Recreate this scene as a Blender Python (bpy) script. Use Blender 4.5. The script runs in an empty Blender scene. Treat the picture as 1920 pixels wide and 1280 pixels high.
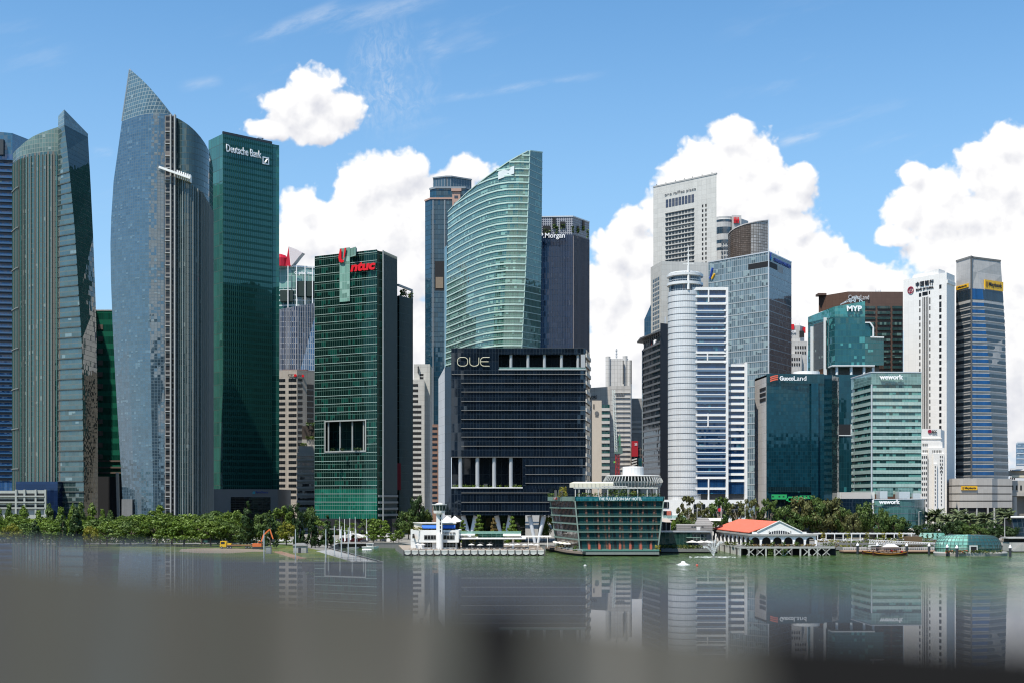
import bpy, bmesh, math, random
from mathutils import Vector, Matrix, noise as mnoise
random.seed(7)
SC = bpy.context.scene
COL = SC.collection
# ---------------------------------------------------------------- camera
F = 2400.0; HZ = 934.0; CAMZ = 24.0
cam_d = bpy.data.cameras.new('camera'); cam = bpy.data.objects.new('camera', cam_d); COL.objects.link(cam)
cam.location = (0, 0, CAMZ); cam.rotation_euler = (math.radians(90), 0, 0)
cam_d.sensor_width = 36.0; cam_d.lens = 36.0 * F / 1920.0
cam_d.shift_y = (HZ - 640.0) / 1920.0
cam_d.clip_start = 0.01; cam_d.clip_end = 60000
cam_d.dof.use_dof = True; cam_d.dof.focus_distance = 750.0; cam_d.dof.aperture_fstop = 7.5
SC.camera = cam
# ---------------------------------------------------------------- sun, sky, exposure
SUNV = Vector((-0.32, -0.42, 1.0)).normalized()
SUN_EL = math.asin(SUNV.z); SUN_AZ = math.atan2(SUNV.x, SUNV.y)
sd = bpy.data.lights.new('sun', 'SUN'); sun = bpy.data.objects.new('sun', sd); COL.objects.link(sun)
sd.energy = 4.6; sd.angle = math.radians(0.5); sd.color = (1.0, 0.94, 0.85)
sun.rotation_euler = SUNV.to_track_quat('Z', 'Y').to_euler(); sun.location = (-300, -300, 900)
SC.view_settings.view_transform = 'Standard'; SC.view_settings.look = 'None'
SC.view_settings.exposure = 0.55; SC.view_settings.gamma = 1.0
SC.render.engine = 'CYCLES'
SC.cycles.use_denoising = True; SC.cycles.max_bounces = 5; SC.cycles.diffuse_bounces = 2; SC.cycles.glossy_bounces = 3
SC.cycles.transmission_bounces = 3; SC.cycles.transparent_max_bounces = 6; SC.cycles.caustics_reflective = False; SC.cycles.caustics_refractive = False
SC.cycles.sample_clamp_indirect = 6.0; SC.cycles.pixel_filter_type = 'BLACKMAN_HARRIS'; SC.cycles.filter_width = 1.15

class NT:
    """small helper that adds shader nodes and links them"""
    def __init__(s, t): s.t = t
    def n(s, typ, _in=None, **kw):
        nd = s.t.nodes.new(typ)
        for k, v in kw.items(): setattr(nd, k, v)
        if _in:
            for k, v in _in.items():
                sock = nd.inputs[k]
                if hasattr(v, 'is_output') or isinstance(v, bpy.types.NodeSocket): s.t.links.new(v, sock)
                else: sock.default_value = v
        return nd
    def m(s, op, a, b=0.0, c=0.0, clamp=False):
        return s.n('ShaderNodeMath', {0: a, 1: b, 2: c}, operation=op, use_clamp=clamp).outputs[0]
    def v(s, op, a, b=None, c=None, scale=None):
        d = {0: a}
        if b is not None: d[1] = b
        if c is not None: d[2] = c
        if scale is not None: d['Scale'] = scale
        nd = s.n('ShaderNodeVectorMath', d, operation=op)
        return nd.outputs['Value'] if op in ('LENGTH', 'DOT_PRODUCT', 'DISTANCE') else nd.outputs[0]
    def mix(s, f, a, b):
        nd = s.n('ShaderNodeMix', data_type='RGBA')
        for sock, val in ((nd.inputs[0], f), (nd.inputs[6], a), (nd.inputs[7], b)):
            if isinstance(val, bpy.types.NodeSocket): s.t.links.new(val, sock)
            else: sock.default_value = val if not isinstance(val, tuple) or len(val) == 4 else (*val, 1)
        return nd.outputs[2]
    def xyz(s, x, y, z=0.0): return s.n('ShaderNodeCombineXYZ', {0: x, 1: y, 2: z}).outputs[0]
    def sep(s, vec): return s.n('ShaderNodeSeparateXYZ', {0: vec}).outputs
    def ss(s, x, lo, hi, a=0.0, b=1.0):
        return s.n('ShaderNodeMapRange', {0: x, 1: lo, 2: hi, 3: a, 4: b}, interpolation_type='SMOOTHSTEP', clamp=True).outputs[0]
    def noise(s, vec, scale, detail=2.0, rough=0.5, dim='3D'):
        return s.n('ShaderNodeTexNoise', {'Vector': vec, 'Scale': scale, 'Detail': detail, 'Roughness': rough}, noise_dimensions=dim).outputs

CLOUDS = [(590,172,58,48),(540,188,44,36),(640,205,42,44),(600,245,48,30),(508,242,48,18),(560,212,58,40),
 (720,335,78,52),(762,318,44,36),(668,352,42,56),(566,385,42,36),(555,450,55,70),(650,430,110,75),(740,420,110,90),(800,395,70,65),
 (700,520,200,90),(640,620,190,110),(882,318,46,28),(850,342,48,32),(790,640,120,120),
 (1186,408,27,26),(1170,440,34,36),(1215,560,60,90),(1150,472,42,48),(1205,480,55,60),(1140,560,56,80),(1180,650,100,120),(1120,720,90,110),
 (1374,258,44,36),(1290,350,60,50),(1420,450,120,70),(1300,420,110,80),(1326,300,56,42),(1285,318,42,36),(1402,306,62,56),(1440,330,48,42),(1500,342,34,38),(1470,372,58,36),(1350,360,110,70),(1420,390,80,46),
 (1492,428,46,32),(1532,468,56,40),(1572,508,56,38),(1500,520,110,80),(1625,518,50,28),(1560,580,170,80),(1665,540,55,32),(1710,570,110,60),
 (1892,272,56,40),(1838,300,46,36),(1885,340,110,64),(1713,328,32,26),(1760,360,66,42),(1705,388,46,46),(1800,400,130,66),(1680,442,44,20),(1860,480,150,90),
 (1760,475,70,44),(1800,560,140,90),(1900,680,190,170)]

def build_world():
    w = bpy.data.worlds.new('World'); SC.world = w; w.use_nodes = True
    w.node_tree.nodes.clear()
    # group: cloud field over the tangent plane (u, v)
    g = bpy.data.node_groups.new('cloud_field', 'ShaderNodeTree')
    g.interface.new_socket('Vector', in_out='INPUT', socket_type='NodeSocketVector')
    g.interface.new_socket('Field', in_out='OUTPUT', socket_type='NodeSocketFloat')
    G = NT(g); gi = g.nodes.new('NodeGroupInput'); go = g.nodes.new('NodeGroupOutput')
    q = gi.outputs[0]
    acc = None
    for cx, cy, rx, ry in CLOUDS:
        ir = (F / rx, F / ry, 0); cc = ((cx - 960) / F, (HZ - cy) / F, 0)
        l = G.v('LENGTH', G.v('MULTIPLY_ADD', q, ir, (-cc[0] * ir[0], -cc[1] * ir[1], 0)))
        acc = l if acc is None else G.m('SMOOTH_MIN', acc, l, 0.18)
    field = G.m('SUBTRACT', 1.0, acc)
    nz = G.noise(q, 26.0, 7.0, 0.6, '2D')[0]
    wv = G.v('MULTIPLY_ADD', G.noise(q, 40.0, 3.0, 0.5, '2D')[1], (0.012, 0.012, 0), q)
    vo = G.n('ShaderNodeTexVoronoi', {'Vector': wv, 'Scale': 62.0, 'Smoothness': 0.6, 'Detail': 2.0, 'Roughness': 0.55}, voronoi_dimensions='2D', feature='SMOOTH_F1').outputs[0]
    f2 = G.m('ADD', field, G.m('MULTIPLY', G.m('SUBTRACT', nz, 0.5), 0.85))
    f2 = G.m('ADD', f2, G.m('MULTIPLY', G.m('SUBTRACT', 0.42, vo), 0.42))
    g.links.new(f2, go.inputs[0])
    W = NT(w.node_tree)
    sky = W.n('ShaderNodeTexSky', sky_type='NISHITA', sun_disc=False, sun_elevation=SUN_EL, sun_rotation=SUN_AZ, altitude=10.0, air_density=1.0, dust_density=0.6, ozone_density=2.2)
    d = W.n('ShaderNodeTexCoord').outputs['Generated']
    x, y, z = W.sep(d)[:3]
    ay = W.m('MAXIMUM', W.m('ABSOLUTE', y), 0.02)
    back = W.m('LESS_THAN', y, 0.0)
    u = W.m('DIVIDE', x, ay); v = W.m('DIVIDE', z, ay)
    # behind the viewpoint another part of the sky: the field stretched and shifted
    ub = W.m('ADD', W.m('MULTIPLY', u, 0.7), W.m('MULTIPLY', back, -0.02)); 
    uu = W.m('ADD', W.m('MULTIPLY', u, W.m('SUBTRACT', 1.0, back)), W.m('MULTIPLY', ub, back))
    vb = W.m('ADD', W.m('MULTIPLY', v, 0.85), 0.05)
    vv = W.m('ADD', W.m('MULTIPLY', v, W.m('SUBTRACT', 1.0, back)), W.m('MULTIPLY', vb, back))
    q = W.xyz(uu, vv, 0)
    f0 = W.n('ShaderNodeGroup', {0: q}, node_tree=g).outputs[0] if False else None
    def grp(vec):
        nd = w.node_tree.nodes.new('ShaderNodeGroup'); nd.node_tree = g; w.node_tree.links.new(vec, nd.inputs[0]); return nd.outputs[0]
    f0 = grp(q)
    f1 = grp(W.v('ADD', q, (-0.006, 0.011, 0)))
    dens = W.ss(f0, -0.30, 0.03)
    # body shade: soft where the field deepens towards the sun
    rel = W.m('SUBTRACT', f1, f0)
    broad = W.noise(q, 9.0, 4.0, 0.55, '2D')[0]
    lit = W.m('ADD', W.m('MULTIPLY', rel, -0.75), W.m('ADD', 0.86, W.m('MULTIPLY', W.m('SUBTRACT', broad, 0.5), 1.1)), clamp=True)
    low = W.ss(vv, 0.02, 0.16, 0.0, 1.0)
    lit = W.m('MULTIPLY', lit, W.m('ADD', 0.55, W.m('MULTIPLY', low, 0.45)))
    ccol = W.mix(lit, (6.9, 7.1, 7.9), (11.2, 11.1, 11.0))
    # thin high cirrus
    cu = W.v('MULTIPLY', q, (1.0, 2.3, 0)); 
    rot = W.n('ShaderNodeVectorRotate', {'Vector': q, 'Angle': math.radians(-18)}, rotation_type='Z_AXIS').outputs[0]
    ci = W.noise(W.v('MULTIPLY', rot, (9.0, 42.0, 0)), 1.0, 7.0, 0.62, '2D')[0]
    ci2 = W.noise(q, 6.0, 3.0, 0.5, '2D')[0]
    fine = W.noise(W.v('MULTIPLY_ADD', W.noise(q, 30.0, 3.0, 0.6, '2D')[1], (0.03, 0.03, 0), W.v('MULTIPLY', q, (1.6, 0.8, 0))), 150.0, 6.0, 0.65, '2D')[0]
    patch = W.m('SUBTRACT', 1.0, W.v('LENGTH', W.v('MULTIPLY_ADD', q, (F/95, F/130, 0), (-(735-960)/95, -(934-150)/130, 0))), clamp=True)
    patch = W.m('MULTIPLY', W.m('POWER', patch, 0.8), W.m('MULTIPLY', W.ss(fine, 0.25, 0.85), W.ss(W.noise(q, 22.0, 4.0, 0.6, '2D')[0], 0.32, 0.62)))
    wis = W.m('MULTIPLY', W.ss(ci, 0.52, 0.86), W.ss(ci2, 0.42, 0.72))
    cir = W.m('ADD', W.m('MULTIPLY', wis, 0.15), W.m('MULTIPLY', patch, 0.52), clamp=True)
    ff = W.ss(W.noise(W.v('MULTIPLY', rot, (20.0, 70.0, 0)), 1.0, 6.0, 0.65, '2D')[0], 0.3, 0.75)
    for (ax, ay, bx, by, wd, st) in ((455, 84, 660, 2, 22, 0.34), (790, 192, 1140, 138, 12, 0.28), (1452, 272, 1550, 244, 15, 0.45), (330, 165, 420, 150, 16, 0.22), (560, 60, 840, -10, 30, 0.3), (170, 285, 215, 285, 12, 0.35), (800, 40, 830, 120, 40, 0.25)):
        cx, cy = ((ax + bx) / 2 - 960) / F, (HZ - (ay + by) / 2) / F; dx, dy = (bx - ax) / F, -(by - ay) / F; ln = math.hypot(dx, dy); dx /= ln; dy /= ln
        dq = W.v('SUBTRACT', q, (cx, cy, 0)); al = W.m('ABSOLUTE', W.v('DOT_PRODUCT', dq, (dx, dy, 0))); pp = W.m('ABSOLUTE', W.v('DOT_PRODUCT', dq, (-dy, dx, 0)))
        mk = W.m('MULTIPLY', W.ss(pp, 0.0, wd / F, 1.0, 0.0), W.ss(al, ln * 0.2, ln * 0.55, 1.0, 0.0))
        cir = W.m('ADD', cir, W.m('MULTIPLY', W.m('MULTIPLY', mk, ff), st), clamp=True)
    skyc = W.v('MULTIPLY', sky.outputs[0], (1.05, 1.66, 1.93))
    # pale air towards the horizon
    skyc = W.mix(W.ss(z, -0.02, 0.42, 0.80, 0.02), skyc, (5.0, 7.3, 9.9))
    skyc = W.mix(W.m('MULTIPLY', W.ss(z, 0.0, 0.13, 0.85, 0.0), W.m('SUBTRACT', 1.0, W.m('MULTIPLY', back, 0.7))), skyc, (7.6, 8.2, 9.2))
    c1 = W.mix(cir, skyc, (8.6, 9.1, 9.8))
    c2 = W.mix(dens, c1, ccol)
    bg = W.n('ShaderNodeBackground', {'Color': c2, 'Strength': 0.066})
    out = W.n('ShaderNodeOutputWorld'); w.node_tree.links.new(bg.outputs[0], out.inputs[0])
    w.cycles.sampling_method = 'MANUAL'; w.cycles.sample_map_resolution = 512
build_world()

# ---------------------------------------------------------------- pixel rays -> metres at a known depth
def X(px, Y): return (px - 960.0) / F * Y
def Z(py, Y): return CAMZ - (py - HZ) / F * Y
def P(px, Y): return Vector((X(px, Y), Y))
def RB(p, D):
    k = (p[1] + D) / p[1]; return (p[0] * k, p[1] + D)                # far corner of a block set back by D
def DEP(Y0, t0, t1): return Y0 * (HZ - t0) / (HZ - t1)      # depth of a corner from the fall of a level roof edge
GZ = 3.5

# ---------------------------------------------------------------- objects
ORG = {}
def tag(o, label=None, cat=None, group=None, kind=None):
    if label: o['label'] = label
    if cat: o['category'] = cat
    if group: o['group'] = group
    if kind: o['kind'] = kind
    return o
def thing(name, loc, label, cat, group=None, rz=0.0):
    o = bpy.data.objects.new(name, None); COL.objects.link(o); o.location = loc; o.rotation_euler = (0, 0, rz)
    o.empty_display_size = 1.0
    ORG[o.name] = Vector(loc)
    return tag(o, label, cat, group)

class MB:
    """collects faces in world coordinates"""
    def __init__(s): s.v = []; s.f = []; s.uv = []; s.mi = []; s.sm = []
    def face(s, pts, uv=None, mi=0, smooth=False):
        b = len(s.v); s.v.extend([tuple(p) for p in pts]); s.f.append(list(range(b, b + len(pts))))
        s.uv.append(uv or [(p[0] + p[1], p[2]) for p in pts]); s.mi.append(mi); s.sm.append(smooth); return s
    def box(s, x0, x1, y0, y1, z0, z1, mi=0):
        return s.hexa([(x0,y0),(x1,y0),(x1,y1),(x0,y1)], z0, z1, mi)
    def hexa(s, pts, z0, z1, mi=0, top=None):
        """closed prism over a ccw polygon; z1 may be a list; top = polygon of the upper ring when it tapers"""
        n = len(pts); tz = z1 if isinstance(z1, (list, tuple)) else [z1] * n; tp = top or pts
        u = 0.0
        for i in range(n):
            j = (i + 1) % n; a, b = pts[i], pts[j]; A, B = tp[i], tp[j]; w = math.hypot(b[0]-a[0], b[1]-a[1])
            s.face([(a[0],a[1],z0),(b[0],b[1],z0),(B[0],B[1],tz[j]),(A[0],A[1],tz[i])], [(u,z0),(u+w,z0),(u+w,tz[j]),(u,tz[i])], mi)
            u += w
        s.face([(tp[i][0],tp[i][1],tz[i]) for i in range(n)], None, mi)
        s.face([(pts[i][0],pts[i][1],z0) for i in reversed(range(n))], None, mi)
        return s
    def tube(s, a, b, r, r2=None, n=8, mi=0, caps=True):
        a = Vector(a); b = Vector(b); r2 = r if r2 is None else r2; d = (b - a)
        if d.length < 1e-6: return s
        L = d.length; d.normalize(); k = Vector((0,0,1)) if abs(d.z) < .9 else Vector((1,0,0)); e = d.cross(k).normalized(); f = d.cross(e)
        A = [a + (e*math.cos(t)+f*math.sin(t))*r for t in [2*math.pi*i/n for i in range(n)]]
        B = [b + (e*math.cos(t)+f*math.sin(t))*r2 for t in [2*math.pi*i/n for i in range(n)]]
        for i in range(n):
            j = (i+1) % n; s.face([A[j],A[i],B[i],B[j]], [(j/n*6.28*r,0),(i/n*6.28*r,0),(i/n*6.28*r,L),(j/n*6.28*r,L)], mi, n > 6)
        if caps: s.face(A, None, mi); s.face(list(reversed(B)), None, mi)
        return s
    def bar(s, a, b, w, h=None, mi=0):
        """rectangular beam from a to b"""
        a = Vector(a); b = Vector(b); h = h or w; d = (b-a); 
        if d.length < 1e-6: return s
        d.normalize(); k = Vector((0,0,1)) if abs(d.z) < .95 else Vector((0,1,0)); e = d.cross(k).normalized()*w/2; f = e.cross(d).normalized()*h/2
        q = [(-1,-1),(1,-1),(1,1),(-1,1)]
        A = [a+e*i+f*j for i,j in q]; B = [b+e*i+f*j for i,j in q]
        for i in range(4):
            j=(i+1)%4; s.face([A[i],A[j],B[j],B[i]], None, mi)
        s.face(list(reversed(A)), None, mi); s.face(B, None, mi); return s
    def lathe(s, cx, cy, prof, n=32, a0=0.0, a1=2*math.pi, mi=0, sx=1.0, sy=1.0, smooth=True):
        """revolve (radius, z) pairs about a vertical axis"""
        for k in range(len(prof)-1):
            r0,z0 = prof[k]; r1,z1 = prof[k+1]
            for i in range(n):
                t0 = a0+(a1-a0)*i/n; t1 = a0+(a1-a0)*(i+1)/n
                p = lambda r,t,z: (cx+r*math.cos(t)*sx, cy+r*math.sin(t)*sy, z)
                R = max(r0,r1)
                v0 = z0 if abs(z1-z0) > 1e-4 else r0; v1 = z1 if abs(z1-z0) > 1e-4 else r1
                s.face([p(r0,t0,z0),p(r0,t1,z0),p(r1,t1,z1),p(r1,t0,z1)], [(R*t0,v0),(R*t1,v0),(R*t1,v1),(R*t0,v1)], mi, smooth)
        return s
    def wall(s, pts, z0, z1, mi=0, u0=0.0, smooth=False):
        """open wall along a polyline seen from its right-hand outside; z0, z1 numbers or lists"""
        n = len(pts); a0 = z0 if isinstance(z0,(list,tuple)) else [z0]*n; a1 = z1 if isinstance(z1,(list,tuple)) else [z1]*n; u = u0
        for i in range(n-1):
            a,b = pts[i],pts[i+1]; w = math.hypot(b[0]-a[0], b[1]-a[1])
            s.face([(a[0],a[1],a0[i]),(b[0],b[1],a0[i+1]),(b[0],b[1],a1[i+1]),(a[0],a[1],a1[i])], [(u,a0[i]),(u+w,a0[i+1]),(u+w,a1[i+1]),(u,a1[i])], mi, smooth); u += w
        return s
    def band(s, pts, z0, z1, out, mi=0, inn=0.0, closed=False):
        """a ledge following a polyline, standing proud by out"""
        O = offs(pts, out, closed); I = offs(pts, -inn, closed) if inn else pts
        n = len(pts); rng = range(n if closed else n-1); u = 0
        for i in rng:
            j = (i+1) % n; w = math.hypot(O[j][0]-O[i][0], O[j][1]-O[i][1])
            s.face([(*O[i],z0),(*O[j],z0),(*O[j],z1),(*O[i],z1)], [(u,z0),(u+w,z0),(u+w,z1),(u,z1)], mi)
            s.face([(*O[i],z1),(*O[j],z1),(*I[j],z1),(*I[i],z1)], None, mi)
            s.face([(*I[i],z0),(*I[j],z0),(*O[j],z0),(*O[i],z0)], None, mi); u += w
        if not closed:
            s.face([(*I[0],z0),(*O[0],z0),(*O[0],z1),(*I[0],z1)], None, mi)
            s.face([(*O[-1],z0),(*I[-1],z0),(*I[-1],z1),(*O[-1],z1)], None, mi)
        return s
    def mesh(s, name, mats, org=Vector((0,0,0))):
        me = bpy.data.meshes.new(name)
        ox,oy,oz = org
        me.from_pydata([(v[0]-ox,v[1]-oy,v[2]-oz) for v in s.v], [], s.f)
        uvl = me.uv_layers.new(name='UVMap'); flat = []
        for u in s.uv:
            for c in u: flat.extend(c)
        uvl.data.foreach_set('uv', flat)
        mats = mats if isinstance(mats,(list,tuple)) else [mats]
        for m in mats: me.materials.append(m)
        me.polygons.foreach_set('material_index', s.mi); me.polygons.foreach_set('use_smooth', s.sm)
        me.update(); return me
    def build(s, name, mats, parent=None, label=None):
        org = ORG[parent.name] if parent is not None else Vector((0,0,0))
        o = bpy.data.objects.new(name, s.mesh(name, mats, org)); COL.objects.link(o)
        if parent is not None: o.parent = parent
        ORG[o.name] = org
        if label: o['label'] = label
        return o

def offs(pts, d, closed=False):
    """offset a polyline to its right-hand (outer) side by d"""
    n = len(pts); out = []
    for i in range(n):
        def nrm(a,b):
            t = Vector((b[0]-a[0], b[1]-a[1])); t.normalize(); return Vector((t.y,-t.x))
        ns = []
        if i > 0 or closed: ns.append(nrm(pts[i-1], pts[i]))
        if i < n-1 or closed: ns.append(nrm(pts[i], pts[(i+1)%n]))
        m = ns[0] if len(ns)==1 else (ns[0]+ns[1]).normalized()
        k = d/max(0.35, m.dot(ns[0])); out.append((pts[i][0]+m.x*k, pts[i][1]+m.y*k))
    return out
def along(pts, step, start=None):
    """points with outward normals every step metres along a polyline"""
    res = []; 
    for a,b in zip(pts[:-1], pts[1:]):
        a=Vector((a[0],a[1])); b=Vector((b[0],b[1])); L=(b-a).length; t=(b-a)/L; nn=Vector((t.y,-t.x)); k=max(1,round(L/step))
        for i in range(k): res.append((a+t*(L*(i+.5)/k), t, nn))
    return res
def box_at(mb, p, t, nn, w, d, z0, z1, inn=0.3, mi=0):
    a = p - t*w/2 - nn*inn; b = p + t*w/2 - nn*inn; c = p + t*w/2 + nn*d; e = p - t*w/2 + nn*d
    mb.hexa([tuple(e),tuple(c),tuple(b),tuple(a)], z0, z1, mi); return mb
def lerp(a,b,t): return a+(b-a)*t
def interp(tab, x):
    if x <= tab[0][0]: return tab[0][1]
    for (x0,y0),(x1,y1) in zip(tab[:-1],tab[1:]):
        if x <= x1: return y0+(y1-y0)*(x-x0)/(x1-x0)
    return tab[-1][1]
def dup(root, loc, label=None, rz=None, group=None, scale=None):
    """a copy of a thing with copies of its parts (mesh data shared)"""
    r = root.copy(); COL.objects.link(r); r.location = loc; ORG[r.name] = Vector(loc)
    if rz is not None: r.rotation_euler = (0,0,rz)
    if scale is not None: r.scale = scale
    if label: r['label'] = label
    if group: r['group'] = group
    for ch in list(root.children):
        c = ch.copy(); COL.objects.link(c); c.parent = r
        for gch in ch.children:
            d = gch.copy(); COL.objects.link(d); d.parent = c
    return r
def text_part(body, name, parent, origin, right, width, height, mat, depth=0.25, bold=0.0, label=None, spacing=1.0, shear=0.0, align_top=False):
    """raised lettering: origin = lower left corner, right = horizontal direction on the wall; fitted to width x height"""
    cu = bpy.data.curves.new(name, 'FONT'); cu.body = body; cu.size = 1.0; cu.extrude = 0.05; cu.offset = bold; cu.space_character = spacing; cu.shear = shear
    cu.resolution_u = 3
    o = bpy.data.objects.new(name+'_tmp', cu); COL.objects.link(o)
    dg = bpy.context.evaluated_depsgraph_get(); dg.update()
    me = bpy.data.meshes.new_from_object(o.evaluated_get(dg)); bpy.data.objects.remove(o); bpy.data.curves.remove(cu)
    xs = [v.co.x for v in me.vertices]; ys = [v.co.y for v in me.vertices]
    x0,x1,y0,y1 = min(xs),max(xs),min(ys),max(ys)
    r = Vector((right[0],right[1],right[2] if len(right)>2 else 0.0)); r.normalize(); up = Vector((0,0,1)); nn = Vector((right[1],-right[0],0)).normalized()
    org = ORG[parent.name]
    for v in me.vertices:
        a = (v.co.x-x0)/(x1-x0)*width; b = (v.co.y-y0)/(y1-y0)*height; c = (v.co.z+0.05)/0.1*depth
        v.co = Vector(origin) + r*a + up*b + nn*c - org
    me.materials.clear(); me.materials.append(mat); me.name = name
    ob = bpy.data.objects.new(name, me); COL.objects.link(ob); ob.parent = parent; ORG[ob.name] = org
    if label: ob['label'] = label
    return ob
# ---------------------------------------------------------------- materials
MATS = {}
def _new(name):
    m = bpy.data.materials.new(name); m.use_nodes = True; m.node_tree.nodes.clear(); MATS[name] = m
    return m, NT(m.node_tree)
def _out(m, N, shader): 
    o = N.n('ShaderNodeOutputMaterial'); m.node_tree.links.new(shader, o.inputs[0]); return m
def c4(c): return (c[0],c[1],c[2],1.0)
def plain(name, col, rough=0.6, metal=0.0, var=0.15, scale=0.4, streak=0.0, spec=0.4, bump=0.0):
    """painted / mineral surface with soft mottling and optional rain streaks, in object metres"""
    m, N = _new(name)
    co = N.n('ShaderNodeTexCoord').outputs['Object']
    a = N.noise(co, scale, 5.0, 0.6)[0]
    f = N.m('ADD', 1.0-var*0.5, N.m('MULTIPLY', a, var))
    if streak > 0:
        st = N.noise(N.v('MULTIPLY', co, (1.2,1.2,0.05)), 1.0, 4.0, 0.6)[0]
        f = N.m('MULTIPLY', f, N.m('SUBTRACT', 1.0, N.m('MULTIPLY', N.ss(st,0.5,0.8), streak)))
    colr = N.v('SCALE', (col[0],col[1],col[2]), scale=f)
    bs = N.n('ShaderNodeBsdfPrincipled', {'Base Color': colr, 'Roughness': rough, 'Metallic': metal, 'Specular IOR Level': spec})
    if bump > 0:
        b = N.n('ShaderNodeBump', {'Strength': bump, 'Height': N.noise(co, 3.0, 5.0, 0.7)[0]}); m.node_tree.links.new(b.outputs[0], bs.inputs['Normal'])
    return _out(m, N, bs.outputs[0])
def panel(name, col, pw, ph, joint=0.10, jcol=0.55, var=0.10, rough=0.6, streak=0.15, metal=0.0, grime=0.08):
    """cladding panels with joints, on UVs in metres"""
    m, N = _new(name)
    uv = N.n('ShaderNodeUVMap').outputs[0]; u,v = N.sep(uv)[:2]
    su = N.m('DIVIDE', u, pw); sv = N.m('DIVIDE', v, ph)
    cell = N.xyz(N.m('FLOOR', su), N.m('FLOOR', sv))
    rnd = N.n('ShaderNodeTexWhiteNoise', {'Vector': cell}, noise_dimensions='2D').outputs[0]
    ln = N.m('MAXIMUM', N.m('LESS_THAN', N.m('FRACT', su), joint/pw), N.m('LESS_THAN', N.m('FRACT', sv), joint/ph))
    st = N.noise(N.v('MULTIPLY', uv, (0.9,0.03,1)), 1.0, 4.0, 0.6)[0]
    big = N.noise(uv, 0.05, 4.0, 0.6)[0]
    f = N.m('ADD', 1-var/2, N.m('MULTIPLY', rnd, var))
    f = N.m('MULTIPLY', f, N.m('SUBTRACT', 1.0, N.m('MULTIPLY', N.ss(st,0.45,0.8), streak)))
    f = N.m('MULTIPLY', f, N.m('ADD', 1-grime, N.m('MULTIPLY', big, 2*grime)))
    f = N.m('MULTIPLY', f, N.m('SUBTRACT', 1.0, N.m('MULTIPLY', ln, 1-jcol)))
    colr = N.v('SCALE', (col[0],col[1],col[2]), scale=f)
    bs = N.n('ShaderNodeBsdfPrincipled', {'Base Color': colr, 'Roughness': rough, 'Metallic': metal, 'Specular IOR Level': 0.4})
    return _out(m, N, bs.outputs[0])
def glass(name, tint, pw, ph, line=None, lw=0.12, lh=0.12, blind=0.1, bcol=(0.2,0.25,0.22), span=None, ior=1.9, rough=0.04, refl=(1,1,1), tilt=0.012,
          wob=0.012, metal=0.0, dark=0.5, group=4, vr=0.8, stripes=None):
    """curtain wall on UVs in metres: panes with their own tilt and room brightness, mullions, optional opaque spandrel strip
    span=(fraction, colour); stripes = list of (period, offset, width, colour) vertical columns of other cladding"""
    m, N = _new(name)
    uv = N.n('ShaderNodeUVMap').outputs[0]; u,v = N.sep(uv)[:2]
    su = N.m('DIVIDE', u, pw); sv = N.m('DIVIDE', v, ph)
    fu = N.m('FRACT', su); fv = N.m('FRACT', sv)
    cell = N.xyz(N.m('FLOOR', su), N.m('FLOOR', sv))
    wn = N.n('ShaderNodeTexWhiteNoise', {'Vector': cell}, noise_dimensions='2D')
    cellg = N.xyz(N.m('FLOOR', N.m('DIVIDE', su, group)), N.m('ADD', N.m('FLOOR', sv), 71.3))
    wg = N.n('ShaderNodeTexWhiteNoise', {'Vector': cellg}, noise_dimensions='2D')
    room = N.m('ADD', N.m('MULTIPLY', wn.outputs[0], 0.5), N.m('MULTIPLY', wg.outputs[0], 0.5))
    fb = N.m('ADD', 1-vr*dark, N.m('MULTIPLY', room, vr))
    colr = N.v('SCALE', tint, scale=fb)
    isb = N.m('LESS_THAN', N.m('ADD', N.m('MULTIPLY', wn.outputs[0],0.38), N.m('MULTIPLY', wg.outputs[0],0.62)), blind)
    # blinds hang from the head of the pane to a random drop
    drop = N.n('ShaderNodeTexWhiteNoise', {'Vector': N.v('ADD', cell, (13.7,5.1,0))}, noise_dimensions='2D').outputs[0]
    isb = N.m('MULTIPLY', isb, N.m('GREATER_THAN', fv, N.m('MULTIPLY', drop, 0.7)))
    colr = N.mix(isb, colr, bcol)
    rough_s = rough
    flat = None
    if span:
        flat = N.m('GREATER_THAN', fv, 1-span[0]); colr = N.mix(flat, colr, span[1])
    if stripes:
        for per, off, wd, sc in stripes:
            k = N.m('LESS_THAN', N.m('FRACT', N.m('DIVIDE', N.m('SUBTRACT', u, off), per)), wd/per)
            colr = N.mix(k, colr, sc); flat = k if flat is None else N.m('MAXIMUM', flat, k)
    if line is not None:
        ln = N.m('MAXIMUM', N.m('LESS_THAN', fu, lw/pw), N.m('LESS_THAN', fv, lh/ph)); colr = N.mix(ln, colr, line)
        flat = ln if flat is None else N.m('MAXIMUM', flat, ln)
    nrm = N.n('ShaderNodeNewGeometry').outputs['Normal']
    t = N.v('SCALE', N.v('SUBTRACT', wn.outputs[1], (0.5,0.5,0.5)), scale=tilt*2)
    lo = N.v('SCALE', N.v('SUBTRACT', N.noise(uv, 0.09, 3.0, 0.6)[1], (0.5,0.5,0.5)), scale=wob*2)
    nn = N.v('NORMALIZE', N.v('ADD', nrm, N.v('ADD', t, lo)))
    d = {'Base Color': colr, 'IOR': ior, 'Metallic': metal, 'Normal': nn, 'Specular Tint': c4(refl)}
    if flat is not None:
        d['Roughness'] = N.m('ADD', rough, N.m('MULTIPLY', flat, 0.4))
        d['Specular IOR Level'] = N.m('SUBTRACT', 0.5, N.m('MULTIPLY', flat, 0.32))
    else: d['Roughness'] = rough
    bs = N.n('ShaderNodeBsdfPrincipled', d)
    return _out(m, N, bs.outputs[0])
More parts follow.
